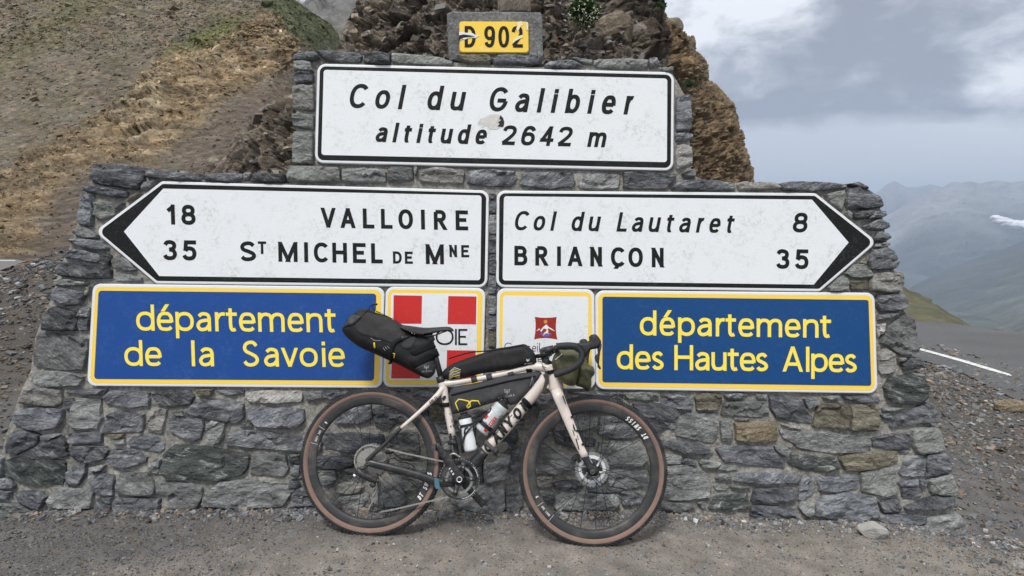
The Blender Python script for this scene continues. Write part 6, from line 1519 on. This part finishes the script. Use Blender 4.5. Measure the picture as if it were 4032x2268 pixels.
# small pedal bodies at the crank ends
for (c1, o1) in ((E3(1415, 165), .092), (E3(2245, 1040), -.096)):
    mb = MB(); q = BP(*c1, o1); V, Fc = tube([q - BN * .012, q + BN * .016], .007, 10, 1.); mb.add(V, Fc)
    for dx, dz, hx, hz_ in ((-.010, 0, .003, .010), (-.001, .013, .008, .0022), (-.002, -.014, .007, .0025)): box(mb, q + B1 * dx + B2 * dz, (B1, B2, BN), (hx, hz_, .009))
    mb.build('pedal', plain('pedal steel', (.12, .12, .12), .4, .6), bike)
cas = None
for k, r in enumerate([.0775, .070, .063, .0565, .051, .046, .041, .037, .033, .029, .026]):
    mb = MB(); of = .018 + k * .0036; C0 = RC + RL * of; nt_ = int(r * 2 * pi / .0127)
    V = []; n_ = nt_ * 4
    for i in range(n_):
        a = 2 * pi * i / n_; rr = r + (.0022 if i % 4 in (1, 2) else -.0022); V += [C0 + (B1 * cos(a) + B2 * sin(a)) * rr, C0 + (B1 * cos(a) + B2 * sin(a)) * (r - .013), C0 - RL * .0016 + (B1 * cos(a) + B2 * sin(a)) * rr]
    Fc = [(3 * i, 3 * ((i + 1) % n_), 3 * ((i + 1) % n_) + 1, 3 * i + 1) for i in range(n_)] + [(3 * i + 2, 3 * ((i + 1) % n_) + 2, 3 * ((i + 1) % n_), 3 * i) for i in range(n_)]
    if cas is None: cas = mk('cassette', V, Fc, chainm, bike)
    else: mk('sprocket', V, Fc, chainm, cas)
mb = MB(); lathe(mb, RC, RL, B1, B2, [(.030, .015), (.040, .016), (.040, .018)], 20); lathe(mb, RC, RL, B1, B2, [(.026, .018), (.018, .056), (.006, .058)], 24); mb.build('cassette_body', steel, bike)
def chain_run(name, pts, off):
    P_ = catmull([BP(p[0], p[1], off if len(p) < 3 else p[2]) for p in pts], 12); P_ = A_(P_); L_ = np.concatenate([[0], np.cumsum(np.linalg.norm(np.diff(P_, axis=0), axis=1))]); n_ = int(L_[-1] / .0127); mb = MB()
    at = lambda s_: A_([np.interp(s_, L_, P_[:, k]) for k in range(3)])
    for i in range(n_):
        a, b = at(i * .0127), at((i + 1) * .0127); d = unit(b - a); up_ = unit(np.cross(BN, d)); c = (a + b) / 2; o_ = .0036 if i % 2 else .0022
        for sg in (1, -1):
            cen = c + BN * o_ * sg
            V = [cen + d * x + up_ * y + BN * z for z in (.0005, -.0005) for x, y in ((-.0088, 0), (-.0062, .0042), (0, .0026), (.0062, .0042), (.0088, 0), (.0062, -.0042), (0, -.0026), (-.0062, -.0042))]
            mb.add(V, [(0, 1, 2, 3, 4, 5, 6, 7), tuple(range(15, 7, -1))] + [(k, k + 8, (k + 1) % 8 + 8, (k + 1) % 8) for k in range(8)])
        V, Fc = tube([a - BN * .0042, a + BN * .0042], .0022, 6, 1., d); mb.add(V, Fc)
    return mb.build(name, chainm, bike)
chain_run('chain', [E3(440, 140) + (.038,), E3(580, 167) + (.040,), E3(900, 250) + (.044,), E3(1200, 315) + (.046,), E3(1480, 375) + (.047,), E3(1620, 395) + (.047,)], .04)
chain_run('chain', [E3(520, 1195) + (.036,), E3(800, 1142) + (.039,), E3(1100, 1072) + (.043,), E3(1350, 1017) + (.046,), E3(1640, 948) + (.047,)], .04)
chain_run('chain', [E3(470, 145) + (.03,), E3(400, 128) + (.03,), E3(290, 155) + (.03,), E3(195, 235) + (.03,), E3(150, 340) + (.03,), E3(158, 450) + (.03,), E3(220, 520) + (.03,)], .03)
chain_run('chain', [E3(440, 940) + (.034,), E3(485, 850) + (.034,), E3(520, 700) + (.034,)], .034)
# rear derailleur
rd_ = arm('rear_derailleur', [E3(190, 520), E3(260, 590), E3(400, 660), E3(500, 690)], [.012, .016, .017, .016], .8, [.066, .068, .060, .052], alu)
arm('derailleur_hanger', [E3(345, 420), E3(300, 490), E3(190, 515)], [.010, .009, .010], .5, [.060, .060, .062], alu)
arm('derailleur_battery', [E3(125, 605), E3(160, 625)], [.006, .007], .8, [.064, .064], silver)
mb = MB(); lathe(mb, BP(*E3(435, 760), .052), BN, B1, B2, [(0, .012), (.011, .012), (.013, .008), (.013, -.006)], 24); mb.build('derailleur_pivot', alu, bike, smooth=True)
arm('derailleur_cage', [E3(530, 700), E3(545, 850), E3(530, 1000), E3(560, 1120), E3(480, 1180), E3(380, 1165)], [.010, .006, .006, .009, .007, .006], .3, [.044] * 6, alu)
arm('derailleur_cage', [E3(490, 800), E3(480, 950), E3(400, 1080), E3(375, 1160), E3(470, 1185)], [.006, .005, .004, .006, .006], .3, [.030] * 5, steel)
mb = MB(); lathe(mb, BP(*E3(480, 1135), .037), BN, B1, B2, [(.008, .003), (.012, .004), (.020, .004), (.021, 0), (.020, -.004)], 22); mb.build('jockey_wheel', alu, bike)
# front derailleur, calipers, cables
arm('front_derailleur', [E3(1630, 100), E3(1700, 80), E3(1740, 110)], [.010, .013, .011], .9, [.03, .032, .03], alu)
arm('front_derailleur_arm', [E3(1690, 120), E3(1700, 220), E3(1760, 320)], [.007, .008, .005], .6, [.03, .04, .045], alu)
arm('derailleur_plate', [E3(1640, 300), E3(1720, 270), E3(1830, 330)], [.003, .005, .003], .3, [.052] * 3, steel)
arm('brake_caliper', [E3(640, 250), E3(720, 230), E3(750, 200)], [.010, .014, .010], .9, [-.04] * 3, alu); arm('brake_caliper', [Z6(1150, 650), Z6(1180, 620), Z6(1205, 660)], [.012, .015, .012], .9, [-.035] * 3, alu)
bt('brake_hose', [E3(760, 330) + (-.03,), E3(900, 400) + (-.03,), E3(1030, 430) + (-.03,), E3(1100, 490) + (-.03,)], .003, blk, n=4, seg=6)
# bottle cages
def ring_around(name, A0, A1, R, t0, w_, mat, a0=0, a1=360, parent=bike):
    """band round a bottle axis A0->A1 at fraction t0"""
    c = A0 + (A1 - A0) * t0; ax = unit(A1 - A0); u_ = unit(np.cross(ax, BN)); v_ = unit(np.cross(u_, ax)); mb = MB()
    lathe(mb, c, ax, u_, v_, [(R, -w_), (R + .003, -w_), (R + .003, w_), (R, w_)], 40, True, radians(a0), radians(a1)); return mb.build(name, mat, parent, smooth=False)
def bottle(name, p0, p1, o_, prof, mat, label):
    A0, A1 = BP(*p0, o_), BP(*p1, o_); L_ = np.linalg.norm(A1 - A0); ax = (A1 - A0) / L_; u_ = unit(np.cross(ax, BN)); v_ = unit(np.cross(u_, ax))
    root = empty(name, A0, label, 'bottle'); mb = MB(); lathe(mb, A0, ax, u_, v_, [(r, t_ * L_) for r, t_ in prof if t_ <= .86], 40); mb.build('bottle_body', mat, root, smooth=True)
    mb = MB(); lathe(mb, A0, ax, u_, v_, [(.031, .84 * L_), (.033, .85 * L_), (.033, .89 * L_), (.026, .905 * L_), (.022, .92 * L_), (.017, .93 * L_), (.017, .97 * L_), (.019, .975 * L_), (.019, .99 * L_), (.012, 1.0 * L_), (0, 1.0 * L_)], 28); mb.build('cap', hoodm, root, smooth=True)
    return root, A0, A1, ax, u_, v_, L_
pf1 = [(0, 0), (.030, 0), (.035, .02), (.0365, .06), (.0365, .34), (.0350, .37), (.0365, .40), (.0365, .66), (.0345, .70), (.0365, .745), (.0355, .80), (.033, .84), (.031, .86)]
b1, A0, A1, ax, u_, v_, L_ = bottle('water_bottle', E2(745, 835), E2(1118, 372), .0, pf1, bottles, 'silver grey drinking bottle with a red lettered band in the down tube cage')
def on_cyl(al, ang, r, A0=None, ax=None, u_=None, v_=None): return A0 + ax * al + (u_ * cos(ang) + v_ * sin(ang)) * r
# red band along the bottle
A0b, axb, ub, vb = A0, ax, u_, v_
sgn = 1 if (ub @ B1) > 0 else -1
def bmap(al, sd, r=.0372):      # al along the axis (m), sd sideways (m, + to the right/lower side seen from the camera)
    a = sd / .0365; return A0b + axb * al + (ub * sgn * sin(a) + vb * cos(a)) * r
mb = MB(); n_ = 10
def cyl_quad(mb, al0, al1, s0, s1, r=.0372):
    V = []; 
    for i in range(9):
        for j in range(7): V.append(bmap(al0 + (al1 - al0) * i / 8, s0 + (s1 - s0) * j / 6, r))
    mb.add(V, [(i * 7 + j, i * 7 + j + 1, (i + 1) * 7 + j + 1, (i + 1) * 7 + j) for i in range(8) for j in range(6)])
cyl_quad(mb, .014, .098, .006, .024); mb.build('red_band', redp, b1)
mb = MB(); cyl_quad(mb, .060, .082, -.036, -.018); mb.build('red_band', redp, b1); mb = MB(); cyl_quad(mb, .083, .112, -.036, -.015); mb.build('white_label', wht, b1)
mbm = MB(); lay = 0
for k, ch in enumerate('ENERVIT'):
    for Lf, Rt, cl in strokes(ch, 0, .0075 if ch != 'I' else .003, .0115, .0022, .7, .15):
        lay += 1; m_ = len(Lf); Vv = []
        for a_, b_ in zip(Lf, Rt):
            for p in (a_, b_): Vv.append(bmap(.026 + k * .0098 + p[0], .0205 - p[1], .0376 + (lay % 4) * .0001))
        mbm.add(Vv, [(2 * i, 2 * i + 1, (2 * i + 3) % (2 * m_), (2 * i + 2) % (2 * m_)) for i in range(m_ if cl else m_ - 1)])
mbm.build('lettering', wht, b1)
mb = MB()
for al, sd in ((.040, -.010), (.047, -.006), (.040, -.004), (.050, -.012), (.045, -.013)): cyl_quad(mb, al, al + .004, sd, sd + .004)
mb.build('dot_print', blk, b1)
ring_around('bottle_cage', A0, A1, .0368, .20, .010, cage)
bt('bottle_cage_arm', [E2(1070, 600) + (.03,), E2(1040, 640) + (.036,), E2(1010, 720) + (.036,), E2(930, 830) + (.034,), E2(860, 890) + (.02,)], [.006, .007, .008, .009, .009], cage, n=4, flat=.5)
bt('bottle_cage_arm', [E2(890, 480) + (.02,), E2(870, 530) + (.03,), E2(800, 580) + (.03,), E2(700, 690) + (.03,)], [.004, .004, .005, .007], cage, n=4, flat=.5)
pf2 = [(0, 0), (.024, 0), (.031, .02), (.033, .06), (.033, .16), (.0345, .30), (.0335, .50), (.031, .62), (.0315, .68), (.0315, .78), (.0305, .80), (.029, .84), (.027, .86)]
b2, C0_, C1_, ax, u_, v_, L_ = bottle('water_bottle', E2(590, 1128), E2(478, 545), .0, pf2, bottlew, 'plain white drinking bottle with black cap in the seat tube cage')
ring_around('bottle_cage', C0_, C1_, .0320, .66, .006, cage)
bt('bottle_cage_arm', [E2(390, 715) + (.02,), E2(420, 790) + (.034,), E2(432, 900) + (.034,), E2(448, 1020) + (.034,), E2(470, 1150) + (.02,)], [.008, .007, .006, .006, .008], cage, n=4, flat=.5)
bt('bottle_cage_arm', [E2(625, 735) + (.030,), E2(560, 810) + (.037,), E2(495, 900) + (.037,), E2(462, 1010) + (.036,)], .0048, cage, n=4, flat=.6)
bt('bottle_cage_arm', [E2(545, 770) + (.036,), E2(500, 800) + (.037,), E2(490, 880) + (.037,)], .004, cage, n=4, flat=.6)
bt('bottle_cage_arm', [E2(640, 760) + (.02,), E2(645, 860) + (.012,), E2(640, 960) + (.006,), E2(670, 1040) + (.006,)], [.008, .007, .010, .012], cage, n=4, flat=.6)

# ---------------------------------------------------------------- bags (each one could be unstrapped)
class Bag:
    def __init__(s, name, poly, mid, T, R, mat, label, cat='bag', g=.011, wr=.003, back=None, Tf=None, seed=0, root=None, part='bag_body', ws=(9, 9)):
        s.pl = A_([bp2(*q, mid) for q in poly]); s.pl = A_(catmull(s.pl, 3, True)); v, f, isb, B = fill2d(s.pl, g, .15); s.B = B; s.mid = mid; s.T = T; s.R = R; s.Tf = Tf; s.wr = wr; s.seed = seed; s.ws = ws
        h = s.H(v); n_ = len(v); h2 = h * (back if back is not None else 1.)
        Vv = np.concatenate([A_([B3(a, b, mid + hh) for (a, b), hh in zip(v, h)]), A_([B3(a, b, mid - hh) for (a, b), hh in zip(v, h2)])])
        s.root = root or empty(name, Vv.mean(0), label, cat)
        s.body = mk(part, Vv, list(f) + [tuple(i + n_ for i in t[::-1]) for t in f], mat, s.root, smooth=True)
    def H(s, v):
        v = A_(v); d = edge_d(v, s.B); x = np.clip(d / s.R, 0, 1); t_ = s.T * (s.Tf(v) if s.Tf else 1.); h = t_ * np.sqrt(np.clip(1 - (1 - x) ** 2, 0, 1))
        return h + s.wr * np.minimum(x * 2, 1) * (fbm(np.stack([v[:, 0] * s.ws[0], v[:, 1] * s.ws[1], v[:, 0] * 0 + s.seed], 1), 4, .55, ridge=True)) * 2
    def sheet(s, name, poly, mat, lift=.002, g=.008, edge=.0, smooth_=True, **kw):
        pl = A_([bp2(*q, s.mid + s.T * .8) for q in poly]); v, f, isb, B = fill2d(pl, g, .1); h = s.H(v) + lift + edge * np.minimum(edge_d(v, B) / .004, 1)
        V = A_([B3(a, b, s.mid + hh) for (a, b), hh in zip(v, h)]); nb_ = len(V)
        bi = [int(np.argmin(((v - b) ** 2).sum(1))) for b in B]; Vb = V[bi] - BN * .004; nf = len(V); nb = len(bi)
        return mk(name, np.concatenate([V, Vb]), list(f) + [(bi[i], nf + i, nf + (i + 1) % nb, bi[(i + 1) % nb]) for i in range(nb)], mat, s.root, smooth=smooth_, **kw)
    def cord(s, name, poly, r, mat, lift=.003, closed=False, flat=1., smoothc=True):
        P_ = catmull([A_(q) for q in poly], 5) if smoothc else [A_(poly[0]) + (A_(poly[-1]) - A_(poly[0])) * 0] + [A_(q) for q in poly[1:]]
        if not smoothc:
            P_ = []
            for a, b in zip(poly[:-1], poly[1:]): P_ += [A_(a) + (A_(b) - A_(a)) * k / 4 for k in range(4)]
            P_.append(A_(poly[-1]))
        v = A_([bp2(*q, s.mid + s.T * .8) for q in P_]); h = np.maximum(s.H(v), 0) + lift; V, Fc = tube([B3(a, b, s.mid + hh) for (a, b), hh in zip(v, h)], r, 8, flat, BN); return mk(name, V, Fc, mat, s.root, smooth=True)
    def text(s, text, o0, d, hgt, adv, mat, lift=.0035, t=.2, slant=0.):
        mbm = MB(); o0 = A_(o0, float); d = unit(d); n_ = A_([d[1], -d[0]])
        for k, ch in enumerate(text):
            for Lf, Rt, cl in strokes(ch, adv * (.3 if ch == 'I' else 0), adv * (.72 if ch != 'I' else .45), hgt, hgt * t, .7, slant):
                m_ = len(Lf); Vv = []
                for a_, b_ in zip(Lf, Rt):
                    for p in (a_, b_):
                        q = o0 + d * (k * adv + p[0]) + n_ * p[1]; w_ = bp2(q[0], q[1], s.mid + s.T * .8); Vv.append(B3(w_[0], w_[1], s.mid + float(s.H([w_])[0]) + lift))
                mbm.add(Vv, [(2 * i, 2 * i + 1, (2 * i + 3) % (2 * m_), (2 * i + 2) % (2 * m_)) for i in range(m_ if cl else m_ - 1)])
        return mbm.build('lettering', mat, s.root)
    def bee(s, c, sz, mat, lift=.0035, rot=0.):
        for P_ in ([(0, .30), (.17, .12), (.10, -.35), (0, -.6), (-.10, -.35), (-.17, .12)], [(.14, .15), (.55, .62), (.66, .55), (.45, .2)], [(-.14, .15), (-.55, .62), (-.66, .55), (-.45, .2)], [(.18, .05), (.6, .05), (.62, -.06), (.3, -.2)], [(-.18, .05), (-.6, .05), (-.62, -.06), (-.3, -.2)], [(-.1, .36), (.1, .36), (.12, .5), (-.12, .5)]):
            Q = [(c[0] + (x * cos(rot) + y * sin(rot)) * sz, c[1] - (y * cos(rot) - x * sin(rot)) * sz) for x, y in P_]; w_ = [bp2(*q, s.mid + s.T * .8) for q in Q]
            mk('bee_print', [B3(a, b, s.mid + float(s.H([(a, b)])[0]) + lift) for a, b in w_], [tuple(range(len(w_)))], mat, s.root)
e1 = lambda L_: [E1(*p) for p in L_]; e2 = lambda L_: [E2(*p) for p in L_]
ub0 = bp2(*E1(1700, 1300))
sb = Bag('saddle_bag', e1([(42, 512), (95, 430), (165, 290), (240, 262), (310, 192), (385, 158), (520, 165), (660, 205), (820, 280), (950, 360), (1090, 452), (1220, 560), (1290, 610), (1480, 660), (1620, 720), (1680, 840), (1745, 985), (1690, 1080), (1700, 1230), (1670, 1330), (1585, 1400), (1480, 1385), (1330, 1310), (1150, 1215), (980, 1130), (850, 1075), (600, 960), (330, 840), (150, 705), (60, 600)]), 0., .074, .055, fab, 'black saddle bag with textured grey side panel and yellow trim under the saddle',
         Tf=lambda v: .58 + .42 * sm(0, .22, ub0[0] - v[:, 0]), wr=.0035, seed=3, g=.012)
sb.sheet('side_panel', e1([(288, 500), (300, 430), (380, 350), (450, 250), (490, 225), (620, 240), (850, 320), (1000, 430), (1215, 575), (1150, 680), (1000, 745), (950, 795), (880, 760), (650, 690), (450, 640), (350, 600), (300, 545)]), panelm, .001, edge=.002)
sb.sheet('side_panel', e1([(1090, 800), (1160, 690), (1250, 640), (1325, 648), (1342, 720), (1320, 800), (1270, 870), (1200, 892), (1120, 870)]), panelm, .001, edge=.002)
sb.sheet('roll_end', e1([(48, 510), (98, 432), (168, 292), (240, 266), (400, 300), (350, 380), (250, 460), (120, 485)]), plain('fabric fold', (.040, .040, .042), .6, noise=.2, nscale=20, bump=.5, bscale=30), .003, edge=.006)
sb.sheet('strap_wing', e1([(1245, 930), (1300, 900), (1610, 720), (1685, 835), (1400, 975), (1330, 1005), (1270, 980)]), straps, .0015, edge=.0015); sb.sheet('strap_wing', e1([(1245, 1080), (1330, 1070), (1690, 860), (1752, 990), (1500, 1130), (1330, 1220), (1270, 1190)]), straps, .0015, edge=.0015)
sb.sheet('stiffener_patch', e1([(1320, 1225), (1500, 1135), (1640, 1080), (1670, 1180), (1660, 1300), (1590, 1370), (1480, 1340)]), plain('patch grey', (.032, .032, .033), .6, noise=.3, nscale=20), .001)
sb.cord('compression_strap', e1([(1240, 600), (1140, 680), (1020, 750), (960, 820), (930, 920), (910, 1010), (865, 1140)]), .0085, straps, .006, flat=.35)
sb.sheet('buckle', e1([(1085, 660), (1180, 590), (1265, 620), (1225, 665), (1110, 735)]), cage, .010, edge=.003)
for L_ in ([(585, 180), (615, 220), (700, 245), (735, 250)], [(820, 297), (925, 350)], [(625, 770), (632, 865)], [(950, 960), (985, 965), (960, 1045)]): sb.cord('yellow_trim', e1(L_), .0022 if L_[0][0] != 625 else .0038, yel, .004, flat=.4, smoothc=False)
for L_ in ([(785, 860), (820, 915)], [(822, 842), (858, 893)], [(860, 830), (900, 878)], [(565, 685), (640, 735), (745, 732)]): sb.cord('reflective_cord', e1(L_), .0013, greyp, .004)
sb.cord('bungee_cord', e1([(505, 195), (640, 245), (760, 270), (850, 310), (950, 350), (1040, 410), (1090, 455)]), .0018, blk, .008); sb.cord('bungee_cord', e1([(425, 290), (455, 220), (475, 165), (530, 115), (600, 95)]), .0020, blk, .010); sb.cord('bungee_cord', e1([(568, 95), (570, 140), (592, 175)]), .0020, blk, .010)
sb.cord('cord_lock', e1([(600, 88), (640, 88), (680, 92)]), .0055, cage, .010)
sb.text('APIDURA', E1(1440, 1300), (190, -20), 6., 6.0, greyp, t=.2); sb.bee(E1(1527, 1210), 15, greyp, rot=0)
yf = 1.
fb = Bag('frame_bag', [E2(250, 300), E2(300, 190), E2(390, 150), (1850, 1512), (1900, 1502), Z4(150, 690), Z4(400, 640), Z4(620, 612), Z4(678, 640), Z4(668, 690), Z4(560, 830), Z4(450, 930), Z4(372, 990), Z4(300, 992), Z4(250, 925), E2(930, 400), E2(750, 455), E2(500, 530), E2(330, 572), E2(300, 530), E2(270, 380)], 0., .030, .03, fabg, 'dark grey frame bag with yellow bent line print slung inside the frame triangle', wr=.0022, seed=9)
fb.cord('yellow_print', e2([(405, 530), (360, 405), (412, 350), (485, 362), (565, 382), (562, 405)]), .0030, yel, .0022, flat=.25, smoothc=False); fb.cord('yellow_print', e2([(728, 438), (702, 376), (600, 372), (532, 455), (540, 482), (585, 455), (575, 405)]), .0030, yel, .0028, flat=.25, smoothc=False)
fb.cord('zip', e2([(300, 290), (500, 235), (900, 140), (1200, 70), (1480, 20), (1560, 5)]), .0042, straps, .003, flat=.5); fb.text('APIDURA', E2(1000, 352), (270, -55), 9, 10, greyp, t=.2); fb.bee(E2(1135, 238), 19, greyp)
fb.cord('zip_pull', e2([(1512, 15), (1500, 80), (1478, 150)]), .0012, greyp, .008); fb.cord('zip_pull', e2([(1514, 15), (1522, 90), (1520, 150)]), .0012, greyp, .008)
bt('frame_bag_strap', [E2(125, 440) + (.004,), E2(190, 438) + (.022,), E2(265, 430) + (.018,)], .0105, straps, fb.root, flat=.5)
bt('frame_bag_strap', [E2(1365, 345) + (.030,), E2(1420, 400) + (.036,), E2(1495, 480) + (.022,)], [.010, .012, .010], straps, fb.root, flat=.4)
bt('frame_bag_strap', [Z4(710, 640) + (.034,), Z4(735, 700) + (.036,), Z4(715, 790) + (.036,), Z4(698, 870) + (.034,)], [.012, .0095, .0085, .0085], plain('strap olive grey', (.045, .045, .04), .7), fb.root, flat=.2, n=3)
bt('head_strap', [Z4(715, 640) + (.03,), Z4(790, 620) + (.032,), Z4(850, 610) + (.02,)], .0095, straps, fb.root, flat=.3)
for q in ((Z4(530, 592)), (Z4(325, 640)), (Z4(80, 680)), ((1868, 1493))): bt('top_tube_strap', [(q[0] - 11, q[1] + 3, 0), (q[0] + 11, q[1] - 3, 0)], .0162, fabg if q[0] != Z4(530, 592)[0] else straps, fb.root, seg=18)
tb = Bag('top_tube_bag', [(1736, 1484), (1744, 1462), (1768, 1440), (1800, 1424), (1868, 1400), (1920, 1384), Z4(130, 358), Z4(300, 332), Z4(400, 314), Z4(480, 304), Z4(535, 340), Z4(585, 395), Z4(610, 450), Z4(615, 520), Z4(590, 548), Z4(520, 556), Z4(300, 596), Z4(130, 622), Z4(0, 638), (1850, 1483), (1800, 1492), (1762, 1496)], 0., .032, .028, fab, 'long black top tube bag with pale striped chevron at its tail', wr=.0015, seed=14)
for k in range(6):
    y = 1210 + k * 31; tb.cord('stripe_print', [E1(1955 - k * 6, y + 78 - k * 0 ), E1(2040 - k * 3, y + 2), E1(2150 - k * 4, y + 42 - k * 4)], .0011, wht if k % 2 == 0 else yel, .0015, flat=.3, smoothc=False)
tb.text('APIDURA', Z4(478, 538), (95, -12), 4.2, 4.7, wht, t=.2); tb.bee(Z4(518, 492), 10, wht)
tb.cord('zip', [Z4(-380, 470), Z4(-250, 430), Z4(-100, 395), Z4(150, 372), Z4(400, 330), Z4(470, 318)], .003, straps, .002, flat=.5)
hbag = Bag('handlebar_bag', [E4(535, 835), E4(560, 700), E4(600, 605), E4(700, 512), E4(860, 515), E4(1000, 505), E4(1085, 545), E4(1160, 640), E4(1190, 760), E4(1180, 900), E4(1150, 1050), E4(1120, 1180), E4(1080, 1300), E4(990, 1330), E4(860, 1300), E4(740, 1235), E4(680, 1150), E4(600, 1000)], .045, .085, .032, olive, 'olive green handlebar roll bag behind the drop bar', wr=.006, seed=21, g=.009, back=1.6, ws=(16, 7))
fl = Bag('x', [E4(1090, 560), E4(1230, 640), E4(1310, 700), E4(1390, 858), E4(1480, 890), E4(1520, 1045), E4(1440, 1160), E4(1445, 1300), E4(1400, 1430), E4(1330, 1440), E4(1230, 1370), E4(1080, 1308), E4(1060, 1100), E4(1090, 850)], -.02, .06, .028, olive, '', wr=.012, seed=27, g=.008, root=hbag.root, part='crumpled_roll_end', back=1.2, ws=(20, 14))
hbag.sheet('zip_patch', [E4(588, 740), E4(775, 588), E4(805, 612), E4(612, 768)], blk, .001, g=.004); hbag.sheet('reflective_strip', [E4(605, 738), E4(770, 600), E4(780, 612), E4(616, 748)], wht, .006, g=.004)
vt('bag_strap', [BP(2110, 1403, .012), BP(2140, 1400, .02), BP(2172, 1393, .02)], .0095, straps, parent=hbag.root); vt('bungee_cord', [BP(*E4(540, 560), .05), BP(*E4(470, 690), .05), BP(*E4(330, 740), .045), BP(*E4(320, 870), .04), BP(*E4(385, 960), .04)], .0018, blk, n=4, parent=hbag.root); vt('bungee_cord', [BP(*E4(320, 870), .04), BP(*E4(400, 915), .04)], .0018, blk, parent=hbag.root)
vt('bungee_cord', [BP(*E4(640, 545), .07), BP(*E4(520, 620), .06), BP(*E4(350, 710), .045)], .003, blk, n=4, parent=hbag.root)
# rolled strap under the down tube
rs = empty('rolled_strap', BP(*E2(985, 1150)), 'coiled grey strap buckled round the lower down tube', 'strap'); sg_ = plain('grey webbing', (.095, .09, .085), .8, noise=.3, nscale=150, bump=.5, bscale=300)
for (cx, cy, a_) in ((1055, 1080, 0), (905, 1225, 1)):
    for k, (ra, rb) in enumerate(((92, 58), (72, 42), (52, 28), (30, 14))):
        th = radians(-38); P_ = []
        for i in range(28):
            t_ = 2 * pi * i / 28; x, y = cos(t_) * ra, sin(t_) * rb; P_.append(BP(*E2(cx + x * cos(th) - y * sin(th), cy + x * sin(th) + y * cos(th)), .022))
        V, Fc = tube(P_, .0030, 6, 4.0, BN, closed=True); mk('strap_coil', V, Fc, sg_, rs, smooth=True)
bt('strap_band', [E2(800, 985) + (.027,), E2(880, 1060) + (.036,), E2(960, 1140) + (.037,), E2(1030, 1210) + (.036,)], [.010, .010, .009, .009], plain('band grey', (.075, .072, .068), .7), rs, flat=.35, n=3)
bt('buckle', [E2(930, 1095) + (.041,), E2(985, 1160) + (.042,)], .012, alu, rs, flat=.3)
